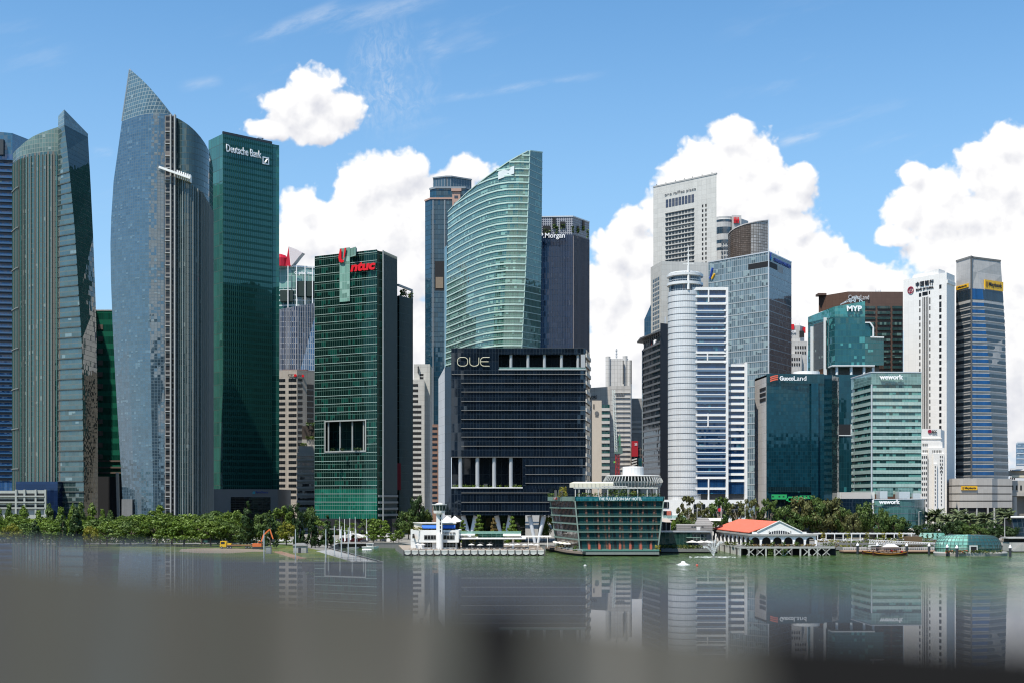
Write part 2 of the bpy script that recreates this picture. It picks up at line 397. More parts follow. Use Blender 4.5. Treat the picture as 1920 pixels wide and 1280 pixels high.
def leafy(name, col, col2, trans=0.25, scale=0.25):
    m, N = _new(name)
    inf = N.n('ShaderNodeObjectInfo').outputs['Random']
    co = N.n('ShaderNodeTexCoord').outputs['Object']
    a = N.noise(co, scale, 3.0, 0.6)[0]
    f = N.m('ADD', N.m('MULTIPLY', N.ss(a,0.3,0.7), 0.7), N.m('MULTIPLY', inf, 0.45), clamp=True)
    c = N.mix(f, col, col2)
    d = N.n('ShaderNodeBsdfDiffuse', {'Color': c}); t = N.n('ShaderNodeBsdfTranslucent', {'Color': c})
    mx = N.n('ShaderNodeMixShader', {0: trans, 1: d.outputs[0], 2: t.outputs[0]})
    gl = N.n('ShaderNodeBsdfGlossy', {'Color': (0.5,0.6,0.4,1), 'Roughness': 0.5}); mx2 = N.n('ShaderNodeMixShader', {0: 0.05, 1: mx.outputs[0], 2: gl.outputs[0]})
    return _out(m, N, mx2.outputs[0])
def clear_glass(name, tint=(0.5,0.6,0.6), alpha=0.45):
    m, N = _new(name)
    g = N.n('ShaderNodeBsdfPrincipled', {'Base Color': c4(tint), 'Roughness': 0.05, 'IOR': 1.6}); t = N.n('ShaderNodeBsdfTransparent', {'Color': (0.8,0.92,0.92,1)})
    f = N.n('ShaderNodeMixShader', {0: alpha, 1: t.outputs[0], 2: g.outputs[0]}); return _out(m, N, f.outputs[0])

WHITE = plain('white_paint', (0.78,0.77,0.74), 0.55, var=0.10, streak=0.10)
OFFWHITE = plain('off_white', (0.62,0.60,0.56), 0.6, streak=0.15)
SIGNW = plain('sign_white', (0.85,0.85,0.85), 0.4, var=0.04)
SIGNB = plain('sign_black', (0.02,0.02,0.025), 0.5)
SIGNRED = plain('sign_red', (0.62,0.012,0.02), 0.35, var=0.05)
SIGNYEL = plain('sign_yellow', (0.75,0.42,0.02), 0.45, var=0.06)
SIGNBLUE = plain('sign_blue', (0.02,0.06,0.32), 0.4)
SIGNCYAN = plain('sign_cyan', (0.05,0.45,0.55), 0.4)
STEEL = plain('steel_grey', (0.42,0.44,0.46), 0.35, metal=0.6, var=0.1)
STEELW = plain('silver_paint', (0.60,0.62,0.64), 0.35, metal=0.3, var=0.06)
DKSTEEL = plain('dark_steel', (0.05,0.055,0.06), 0.45, metal=0.3)
CONC = plain('concrete', (0.36,0.355,0.34), 0.85, var=0.3, streak=0.25, bump=0.1)
CONCD = plain('weathered_concrete', (0.17,0.17,0.165), 0.85, var=0.4, streak=0.3, bump=0.15)
BEIGE = plain('beige_stone', (0.52,0.46,0.39), 0.8, var=0.2, streak=0.12)
PAVE = plain('paving', (0.20,0.19,0.17), 0.85, var=0.3, scale=0.8)
ASPH = plain('asphalt', (0.05,0.05,0.052), 0.9, var=0.3)
BARK = plain('bark', (0.085,0.065,0.05), 0.9, var=0.5, scale=2.0)
BARKP = plain('pale_bark', (0.22,0.19,0.15), 0.9, var=0.4, scale=2.0)
ROOFG = plain('roof_gravel', (0.28,0.28,0.27), 0.9, var=0.3)
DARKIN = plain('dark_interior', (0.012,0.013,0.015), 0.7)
FL_UMB = leafy('leaf_rain_tree', (0.052,0.095,0.011), (0.098,0.145,0.019))
FL_BRT = leafy('leaf_bright', (0.072,0.128,0.014), (0.12,0.175,0.022))
FL_DRK = leafy('leaf_dark', (0.016,0.036,0.012), (0.030,0.058,0.016))
FL_MID = leafy('leaf_mid', (0.042,0.082,0.018), (0.085,0.125,0.028))
FL_YEL = leafy('leaf_yellow', (0.15,0.17,0.02), (0.24,0.20,0.025))
FL_OLV = leafy('leaf_olive', (0.075,0.085,0.03), (0.12,0.115,0.04))
FL_RST = leafy('leaf_rusty', (0.15,0.09,0.03), (0.17,0.13,0.04))
FL_PLM = leafy('leaf_palm', (0.10,0.135,0.06), (0.17,0.20,0.11))
FL_HDG = leafy('leaf_hedge', (0.06,0.10,0.02), (0.14,0.15,0.04), scale=0.8)
FLOWER = leafy('petal', (0.35,0.05,0.04), (0.45,0.16,0.10))
# ---------------------------------------------------------------- water, ground, lawn
def water_mat():
    m, N = _new('bay_water')
    co = N.n('ShaderNodeTexCoord').outputs['Object']
    w1 = N.noise(N.v('MULTIPLY', co, (0.55,0.9,1)), 1.0, 4.0, 0.6)[0]
    w2 = N.noise(co, 0.06, 4.0, 0.55)[0]
    col = N.mix(N.ss(w2,0.35,0.7), (0.032,0.066,0.016), (0.048,0.088,0.021))
    gust = N.ss(N.noise(N.v('MULTIPLY', co, (0.012,0.02,1)), 1.0, 3.0, 0.5)[0], 0.35, 0.65, 0.25, 1.0)
    fl = N.noise(N.v('MULTIPLY', co, (0.25,0.05,1)), 1.0, 5.0, 0.7)[0]
    col = N.v('SCALE', col, scale=N.m('ADD', 0.55, N.m('MULTIPLY', fl, 0.9)))
    rg = N.m('ADD', 0.06, N.m('MULTIPLY', N.ss(fl, 0.3, 0.7), 0.22))
    b = N.n('ShaderNodeBump', {'Strength': N.m('MULTIPLY', gust, 0.95), 'Distance': 0.5, 'Height': w1})
    p = N.n('ShaderNodeBsdfPrincipled', {'Base Color': col, 'Roughness': rg, 'IOR': 1.33, 'Normal': b.outputs[0]})
    return _out(m, N, p.outputs[0])
mb = MB(); mb.face([(-3000,-600,0),(3000,-600,0),(3000,760,0),(-3000,760,0)])
o = mb.build('water', water_mat()); tag(o, 'green rippled water of the bay', 'water', kind='structure')
# the land: one sheet with the quay line as its front edge, down to a quay wall
SHORE = [(-3000,395),(-180,428),(-44,437),(-80,562),(-84,623),(-54,625),(-48,602),(14,600),(20,585),(75,585),(80,600),(150,600),(215,590),(3000,590)]
mb = MB()
land = [(x,y,2.2) for x,y in SHORE] + [(9000,60000,2.2),(-9000,60000,2.2)]
mb.face(land)
o = mb.build('ground', PAVE); tag(o, 'pale paved ground behind the quay', 'ground', kind='structure')
mb = MB(); mb.wall(SHORE, -2.0, 2.2)
mb.band(SHORE, 2.2, 2.55, 0.15, inn=0.6)
o = mb.build('quay_wall', CONCD); tag(o, 'weathered grey quay wall along the waterline', 'quay wall', kind='structure')

# buildings behind the viewpoint: they stand there and darken the lower glass across the bay
def opposite_shore():
    g=glass('hotel_glass',(0.03,0.04,0.05),3.0,3.3,line=(0.10,0.10,0.10),lw=.3,lh=1.0,blind=.2,bcol=(.12,.12,.12),ior=1.6)
    for k,(x0,x1) in enumerate(((-470,-330),(-270,-130),(-60,80))):
        t=thing('hotel_tower',(0.5*(x0+x1),-150,0),['tall slab hotel tower behind the viewpoint, farthest south','tall slab hotel tower behind the viewpoint, between two others','tall slab hotel tower behind the viewpoint, farthest north'][k],'tower','hotel towers behind the viewpoint')
        m=MB(); m.hexa([(x0,-130),(x0,-175),(x1,-175),(x1,-130)],0,195); m.build('curtain_wall',g,t)
        m=MB(); m.hexa([(x0-6,-126),(x0-6,-180),(x1+6,-180),(x1+6,-126)],195,203); m.build('roof',CONC,t)
    t=thing('shopping_hall',(100,-90,0),'long low glass hall behind the viewpoint','building')
    m=MB(); m.hexa([(-500,-60),(-500,-120),(700,-120),(700,-60)],0,34); m.build('curtain_wall',g,t)
    m=MB(); m.hexa([(-500,-58),(-500,-122),(700,-122),(700,-58)],34,36); m.build('roof',CONC,t)
    t=thing('museum_block',(330,-150,0),'broad dark block behind the viewpoint','building')
    m=MB(); m.hexa([(200,-130),(200,-190),(560,-190),(560,-130)],0,95); m.build('curtain_wall',g,t)
    m=MB(); m.hexa([(200,-130),(200,-190),(560,-190),(560,-130)],95,97); m.build('roof',CONC,t)
opposite_shore()
# ================================================================ left-hand towers
def roof(mb, poly, z, mi=0): mb.face([(p[0],p[1],z) for p in poly], None, mi)
def sub_curve(pts, n=8):
    """Catmull-Rom refinement of a 2-D polyline"""
    P4=[Vector(p) for p in pts]; P4=[P4[0]*2-P4[1]]+P4+[P4[-1]*2-P4[-2]]; out=[]
    for i in range(1,len(P4)-2):
        a,b,c,d=P4[i-1:i+3]
        for k in range(n):
            t=k/n; out.append(.5*((2*b)+(c-a)*t+(2*a-5*b+4*c-d)*t*t+(3*b-a-3*c+d)*t**3))
    out.append(P4[-2]); return out
def bands(parent, name, pts, zs, h, out, mat, inn=0.0):
    for z in zs: MB().band(pts, z, z+h, out, inn=inn).build(name, mat, parent)
def frange(a,b,s):
    r=[]; 
    while a < b-1e-6: r.append(a); a+=s
    return r
def skin(mb, rows, zs, mi=0, uref=None):
    """lofted wall: rows[k] is the plan polyline at height zs[k]; uref = index of the plan point where u = 0"""
    us=[]
    for r in rows:
        c=[0]
        for a,b in zip(r[:-1],r[1:]): c.append(c[-1]+math.hypot(b[0]-a[0],b[1]-a[1]))
        o = c[uref] if uref is not None else 0; us.append([x-o+400 for x in c])
    for k in range(len(rows)-1):
        for i in range(len(rows[k])-1):
            a,b=rows[k][i],rows[k][i+1]; A,B=rows[k+1][i],rows[k+1][i+1]
            z0=zs[k] if not isinstance(zs[k],(list,tuple)) else zs[k][i]; z0b=zs[k] if not isinstance(zs[k],(list,tuple)) else zs[k][i+1]
            z1=zs[k+1] if not isinstance(zs[k+1],(list,tuple)) else zs[k+1][i]; z1b=zs[k+1] if not isinstance(zs[k+1],(list,tuple)) else zs[k+1][i+1]
            mb.face([(a[0],a[1],z0),(b[0],b[1],z0b),(B[0],B[1],z1b),(A[0],A[1],z1)], [(us[k][i],z0),(us[k][i+1],z0b),(us[k+1][i+1],z1b),(us[k+1][i],z1)], mi)

def blue_stripe_tower():
    Y=840; t=thing('office_tower',(X(0,Y),Y,GZ),'blue tower with dark balcony stripes cut off by the left picture edge','tower')
    g=glass('blue_strip_glass',(0.03,0.09,0.22),1.6,3.9,line=(0.06,0.09,0.12),blind=0.06,ior=1.8,refl=(0.7,0.85,1))
    up=glass('blue_upper_glass',(0.03,0.10,0.17),2.2,2.4,line=(0.08,0.14,0.17),lw=.18,lh=.18,blind=0.0,ior=1.8,refl=(0.8,0.9,1))
    a=P(-60,Y-5); b=P(23,Y); c=P(54,Y+25); poly=[tuple(a),tuple(b),tuple(c),RB(c,60),RB(a,60)]
    z1=Z(290,Y)
    MB().hexa(poly,GZ,z1).build('curtain_wall',g,t)
    zt=[Z(246,Y),Z(250,Y),Z(262,Y+25),Z(262,Y+25),Z(246,Y)]
    MB().hexa(poly,z1,zt).build('upper_glazing',up,t)
    pts=[tuple(a),tuple(b),tuple(c)]
    dk=plain('dark_balcony',(0.012,0.018,0.03),0.5); bl=plain('blue_balcony_front',(0.025,0.09,0.20),0.15,var=0.1,spec=0.8)
    for z in frange(Z(900,Y),z1-2,Z(290,Y)-Z(301.2,Y)):
        MB().band(pts,z,z+1.7,0.5).build('balcony_recess',dk,t); MB().band(pts,z+1.7,z+2.6,0.9).build('balcony_front',bl,t)
    MB().band([tuple(P(-5,Y-1)),tuple(P(9,Y-1))],z1-1,z1+9,2.4).build('roof_frame',DKSTEEL,t)
blue_stripe_tower()

def stripe_tower():
    Y=770; t=thing('residential_tower',(X(70,Y),Y,GZ),'grey green residential tower with vertical stripes and a slanted glass fin on top','tower')
    zb=GZ
    g=glass('stripe_tower_glass',(0.02,0.055,0.048),1.35,3.05,line=(0.09,0.105,0.095),lw=.14,lh=.35,blind=0.16,bcol=(0.13,0.16,0.14),ior=2.1,refl=(.8,1,.95),
       stripes=[(9.6,0.0,0.5,(0.17,0.18,0.165,1)),(9.6,3.0,1.3,(0.15,0.115,0.095,1)),(9.6,5.4,0.4,(0.16,0.17,0.155,1)),(9.6,6.4,1.2,(0.15,0.12,0.10,1))])
    scr=glass('crown_lattice_green',(0.10,0.15,0.13),2.0,2.6,line=(0.20,0.23,0.21),lw=.3,lh=.3,blind=0.1,bcol=(.22,.27,.25),ior=1.7,refl=(.85,1,.95),rough=.1)
    # curved left volume
    cur=sub_curve([P(24,Y+22),P(36,Y+8),P(62,Y),P(90,Y-4),P(109,Y-4)],4); zc=Z(288,Y)
    top=[Z(interp([(22,292),(30,282),(45,268),(60,257),(75,250),(92,244),(110,238)],960+p.x/p.y*F),p.y) for p in cur]
    back=[RB(cur[-1],40),RB(cur[0],40)]
    poly=[tuple(p) for p in cur]+back
    m=MB(); m.wall([tuple(p) for p in cur],zb,[zc if tt>zc else tt for tt in top]); m.wall([poly[len(cur)-1],*back,poly[0]],zb,zc-1); roof(m,poly,zc-1); m.build('curtain_wall',g,t)
    m=MB(); m.wall([tuple(p) for p in cur],zc+.02,[max(zc+.1,a) for a in top]); off=[(p.x+1.5,p.y+9) for p in cur]
    m.wall(list(reversed(off)),zc,list(reversed([max(zc+.1,a) for a in top])))
    n=len(cur)
    for i in range(n-1): m.face([(*cur[i],max(zc+.1,top[i])),(*cur[i+1],max(zc+.1,top[i+1])),(*off[i+1],max(zc+.1,top[i+1])),(*off[i],max(zc+.1,top[i]))])
    m.wall([tuple(cur[-1]),off[-1]],zc,top[-1]); m.build('crown_screen',scr,t)
    grey=plain('stripe_tower_fin',(0.15,0.165,0.15),0.6,var=0.2); teal=plain('teal_panel',(0.03,0.13,0.11),0.25,spec=.7)
    L=[tuple(p) for p in cur]
    for k,(p,tt,nn) in enumerate(along(L,2.3)):
        m=MB(); box_at(m,p,tt,nn,0.35,0.55,zb,zc-1.5); m.build('vertical_fin',grey if k%3 else teal,t)
    for z in frange(zb+14,zc-4,6.1*4): MB().band(L[:5],z,z+0.6,0.8).build('floor_line',grey,t)
    # right volume: two lofted facets meeting on a slanted ridge
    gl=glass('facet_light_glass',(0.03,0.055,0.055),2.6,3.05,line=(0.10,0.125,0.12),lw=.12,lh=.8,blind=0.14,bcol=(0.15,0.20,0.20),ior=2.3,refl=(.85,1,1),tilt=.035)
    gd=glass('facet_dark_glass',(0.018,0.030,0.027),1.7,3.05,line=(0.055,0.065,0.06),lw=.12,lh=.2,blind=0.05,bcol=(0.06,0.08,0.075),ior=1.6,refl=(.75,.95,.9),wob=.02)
    zs=[];R1=[];R2=[]; pyL=[948,800,640,560,430,330,285,238]
    for py in pyL:
        x1=interp([(218,118),(300,128),(430,140),(640,153),(950,158)],py); x2=interp([(238,165),(330,170),(500,178),(700,183),(950,184)],py)
        a=P(109,Y-4); b=P(x1,Y-12); c=P(x2,Y+14); zs.append(Z(py,Y-8)); R1.append([a,b]); R2.append([b,c])
    zs[0]=zb
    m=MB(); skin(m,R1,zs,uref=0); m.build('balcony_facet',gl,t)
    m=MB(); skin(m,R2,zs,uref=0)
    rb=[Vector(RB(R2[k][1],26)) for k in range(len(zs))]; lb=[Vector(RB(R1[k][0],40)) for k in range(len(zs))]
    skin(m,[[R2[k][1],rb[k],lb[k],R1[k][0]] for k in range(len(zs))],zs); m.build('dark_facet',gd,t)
    # slanted crown above
    lat=glass('fin_lattice',(0.10,0.17,0.20),1.9,2.2,line=(0.24,0.28,0.29),lw=.3,lh=.3,blind=0,ior=1.7,rough=.1)
    a,b,c=R1[-1][0],R1[-1][1],R2[-1][1]; z0=zs[-1]; m=MB()
    zt=[Z(222,Y),Z(217,Y),Z(239,Y)]; lb2=RB(a,24); rb2=RB(c,30)
    m.wall([tuple(a),tuple(b),tuple(c),rb2,lb2,tuple(a)],z0,[zt[0],zt[1],zt[2],zt[2],zt[0],zt[0]]); m.face([(*a,zt[0]),(*b,zt[1]),(*c,zt[2]),(*rb2,zt[2]),(*lb2,zt[0])]); m.build('slanted_crown',lat,t)
    dk=plain('grey_floor_edge',(0.07,0.085,0.08),0.6)
    for k,z in enumerate(frange(zb+6,Z(330,Y),6.1)):
        kk=max(i for i in range(len(zs)) if zs[i]<=z+1e-6); f=(z-zs[kk])/(zs[min(kk+1,len(zs)-1)]-zs[kk]) if kk<len(zs)-1 else 0
        a=R1[kk][0].lerp(R1[min(kk+1,len(zs)-1)][0],f); b=R1[kk][1].lerp(R1[min(kk+1,len(zs)-1)][1],f); c=R2[kk][1].lerp(R2[min(kk+1,len(zs)-1)][1],f)
        MB().band([tuple(a),tuple(b)],z,z+0.7,0.5).build('balcony_slab',dk,t)
    brn=plain('brown_service_strip',(0.15,0.12,0.10),0.7)
    m=MB(); s0=P(110,Y-4); box_at(m,s0+Vector((1.2,-.4)),Vector((1,0)),Vector((0,-1)),1.6,0.35,zb,Z(288,Y)); m.build('service_strip',brn,t)
    nav=glass('navy_podium_glass',(0.008,0.02,0.06),2.5,2.5,line=(0.015,0.03,0.07),blind=0,ior=1.7,refl=(.5,.7,1))
    m=MB(); a=P(30,Y-14); b=P(108,Y-14); m.hexa([tuple(a),tuple(b),(b.x,Y-1),(a.x,Y-1)],zb,Z(902,Y-14)); m.build('podium',nav,t)
stripe_tower()

def podium_flats():
    Y=735; t=thing('terrace_block',(X(40,Y),Y,GZ),'low pale block with open balcony floors at the foot of the striped tower','building')
    w=plain('pale_render',(0.34,0.36,0.33),0.8,streak=.2)
    a=P(-40,Y+6); b=P(31,Y+6); m=MB(); m.hexa([tuple(a),tuple(b),RB(b,14),RB(a,14)],GZ,Z(919,Y)); m.build('wall',w,t)
    a=P(31,Y); b=P(86,Y); m=MB(); m.hexa([tuple(a),tuple(b),RB(b,16),RB(a,16)],GZ,Z(918,Y)); m.build('wall',w,t)
    for py in (924,935,946):
        for (l,r,yy) in ((-20,29,Y+6),(34,84,Y)):
            MB().box(X(l,yy),X(r,yy),yy-.05,yy+1,Z(py+6,yy),Z(py,yy)).build('window_band',DARKIN,t); MB().box(X(l-1,yy),X(r+1,yy),yy-1.5,yy+.5,Z(py+6.5,yy),Z(py+4.2,yy)).build('balcony_front',w,t)
    for px in (31,47,68,86): MB().box(X(px,Y)-.5,X(px,Y)+.5,Y-1.2,Y+.5,GZ,Z(917,Y)).build('pier',w,t)
podium_flats()

def green_back():
    Y=900; t=thing('office_block',(X(205,Y),Y,GZ),'dark green banded block in the gap between two tall towers','building')
    g=glass('green_band_glass',(0.004,0.05,0.032),1.6,8.3,line=(0.02,0.05,0.04),blind=0.0,ior=1.5,span=(0.42,(0.008,0.10,0.06,1)),refl=(.5,1,.8))
    a=P(160,Y); b=P(240,Y); p=[tuple(a),tuple(b),RB(b,40),RB(a,40)]
    MB().hexa(p,Z(893,Y),Z(583,Y)).build('curtain_wall',g,t); MB().hexa(offs(p,0.3,True),Z(583,Y),Z(581,Y)).build('roof_edge',CONC,t)
    br=plain('brown_bay',(0.10,0.075,0.06),0.8)
    step=Z(605,Y)-Z(627,Y)
    for z in frange(Z(860,Y),Z(605,Y),step): MB().box(X(184,Y),X(193,Y),Y-.5,Y+.3,z,z+3.4).build('brown_bay',br,t)
    for py in (862,874,884): MB().box(X(180,Y),X(232,Y),Y-1,Y,Z(py+3,Y),Z(py,Y)).build('terrace_edge',br,t)
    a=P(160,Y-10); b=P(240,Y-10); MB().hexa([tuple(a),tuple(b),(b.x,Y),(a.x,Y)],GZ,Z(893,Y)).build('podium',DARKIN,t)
    MB().bar((X(223,Y-80),Y-80,GZ),(X(220,Y-80),Y-80,Z(885,Y-80)),1.6).build('slanted_strut',OFFWHITE,t)
green_back()

def blade_tower():
    Y=720; t=thing('blade_tower',(X(300,Y),Y,GZ),'tallest blue glass tower with a pointed blade top and bulging left edge','tower')
    g=glass('blade_glass',(0.034,0.060,0.082),1.75,1.7,line=(0.085,0.12,0.14),lw=.20,lh=.20,blind=0.16,bcol=(0.085,0.13,0.155),ior=2.45,refl=(.84,.95,1),tilt=.016,wob=.05,group=2,vr=1.0)
    prof=[(123,243),(175,236),(225,227),(265,222),(330,213),(400,208.5),(450,207),(520,208),(600,211),(700,216),(800,222),(880,227),(975,232)]
    pys=[975,900,800,700,600,520,450,400,330,265,216]
    zb=GZ
    def row(py):
        l=interp(prof,py); pts=[]
        for k in range(9):
            s=k/8; px=lerp(l,322,s); yy=Y+12*(1-s)**1.6-10*math.sin(math.pi*s)*0.6; pts.append(P(px,yy))
        return pts
    rows=[row(p) for p in pys]; zs=[Z(p,Y) for p in pys]; zs[0]=min(zs[0],zb)
    m=MB(); skin(m,rows,zs,uref=8); m.build('curved_curtain_wall',g,t)
    sg=glass('blade_side_glass',(0.02,0.035,0.04),1.7,3.4,line=(0.05,0.06,0.065),blind=0.05,ior=1.8)
    m=MB(); skin(m,[[r[0]+Vector((-1.2,34)),r[0]] for r in rows],zs); skin(m,[[r[8],Vector(RB(r[8],36)),r[0]+Vector((-1.2,34))] for r in rows],zs); m.build('side_wall',sg,t)
    # lattice crown up to the point
    lat=glass('blade_lattice',(0.06,0.11,0.14),2.1,2.1,line=(0.24,0.29,0.30),lw=.32,lh=.32,blind=0.12,bcol=(.2,.27,.29),ior=1.8,rough=.12,tilt=.03)
    base=rows[-1]; z0=zs[-1]; peak=Z(123,Y+12); zr=Z(212,Y)
    m=MB(); N=8; lv=[];zz=[]
    for k in range(N+1):
        py=lerp(216,123,k/N); l=interp(prof,py); pr=lerp(322,243,k/N) if k else 322
        q=[]
        for i in range(9):
            s=i/8; px=lerp(l,max(pr,l+.01),s); sb=(px-interp(prof,216))/(322-interp(prof,216)); sb=min(1,max(0,sb)); q.append(P(px,Y+12*(1-sb)**1.6-6*math.sin(math.pi*sb)))
        lv.append(q); zz.append(Z(py,Y))
    skin(m,lv,zz); 
    bk=[[p+Vector((0,7)) for p in reversed(r)] for r in lv]; skin(m,bk,zz)
    for k in range(N):
        a,b=lv[k][8],lv[k+1][8]; m.face([(*a,zz[k]),(a.x,a.y+7,zz[k]),(b.x,b.y+7,zz[k+1]),(*b,zz[k+1])])
        a,b=lv[k][0],lv[k+1][0]; m.face([(a.x,a.y+7,zz[k]),(*a,zz[k]),(*b,zz[k+1]),(b.x,b.y+7,zz[k+1])])
    m.build('lattice_crown',lat,t)
    m=MB(); m.bar((*lv[0][8],zz[0]),(*lv[-1][8],zz[-1]),.7); m.bar((*lv[0][0],zz[0]),(*lv[-1][0],zz[-1]),.6); m.build('crown_edge',STEEL,t)
    # balcony slot and white vertical
    m=MB(); a=P(309,Y-2); b=P(328,Y-2); slot=glass('balcony_slot',(0.03,0.03,0.032),3.0,3.4,line=(0.19,0.18,0.17),lw=.5,lh=.9,blind=.1,bcol=(.17,.14,.12),ior=1.4)
    m.hexa([tuple(a),tuple(b),RB(b,20),RB(a,20)],zb,Z(219,Y)); m.build('balcony_slot',slot,t)
    mm=plain('slot_pier',(0.33,0.33,0.32),0.6)
    for px in (321,328.6): 
        m=MB(); p=P(px,Y-2); m.box(p.x-.35,p.x+.35,p.y-1.6,p.y+1,zb,Z(218,Y)); m.build('pier',mm,t)
    for z in frange(zb+8,Z(235,Y),6.8): MB().box(X(310,Y-2),X(320,Y-2),Y-2.9,Y-2,z,z+.5).build('balcony_slab',mm,t)
    # right curved volume
    g2=glass('blade_right_glass',(0.03,0.055,0.06),1.7,3.4,line=(0.065,0.085,0.085),lw=.12,lh=.35,blind=0.08,bcol=(.13,.16,.155),ior=1.75,refl=(.85,1,1))
    cur=sub_curve([P(329,Y),P(350,Y-2),P(372,Y+3),P(390,Y+14),P(399.5,Y+30)],5)
    topf=lambda px: interp([(325,219),(335,223),(345,229),(355,236),(365,245),(375,256),(385,270),(393,286),(398,305),(401,330)],px)
    top=[Z(topf(960+p.x/p.y*F),p.y) for p in cur]
    L=[tuple(p) for p in cur]; back=[RB(cur[-1],40),RB(cur[0],60)]
    m=MB(); m.wall(L,zb,top,smooth=True); m.wall([L[-1],*back,L[0]],zb,[top[-1],top[-1],top[0],top[0]])
    for i in range(len(L)-1): m.face([(*L[i],top[i]),(*L[i+1],top[i+1]),(*RB(cur[i+1],50),top[i+1]),(*RB(cur[i],50),top[i])])
    m.build('curved_wing',g2,t)
    wfin=plain('pale_fin',(0.24,0.26,0.25),0.5,var=.1); 
    for k,(p,tt,nn) in enumerate(along(L,1.35)):
        px=960+p.x/p.y*F; zt=Z(interp([(329,332),(358,345),(380,362),(400,400)],px),p.y)
        m=MB(); box_at(m,p,tt,nn,0.30,0.7 if k%2 else 0.45,zb,zt); m.build('vertical_fin',wfin if k%2 else plain_fin_dk(),t)
    m=MB(); m.bar((X(301,Y-3),Y-6,Z(319,Y)),(X(359,Y-3),Y-5,Z(339,Y)),1.6,1.2); m.build('cantilever_beam',WHITE,t)
    for px in range(333,360,4): 
        p=P(px,Y-3.5); MB().box(p.x-.25,p.x+.25,p.y-1,p.y+2.5,Z(326+(px-301)*.345,Y),Z(312+(px-301)*.345,Y)).build('beam_post',WHITE,t)
    m=MB(); m.box(X(226,Y),X(246,Y),Y+2,Y+20,zb,Z(935,Y)); m.build('base',CONCD,t)
_pf=[]
def plain_fin_dk():
    if not _pf: _pf.append(plain('dark_fin',(0.10,0.125,0.12),0.5))
    return _pf[0]
blade_tower()

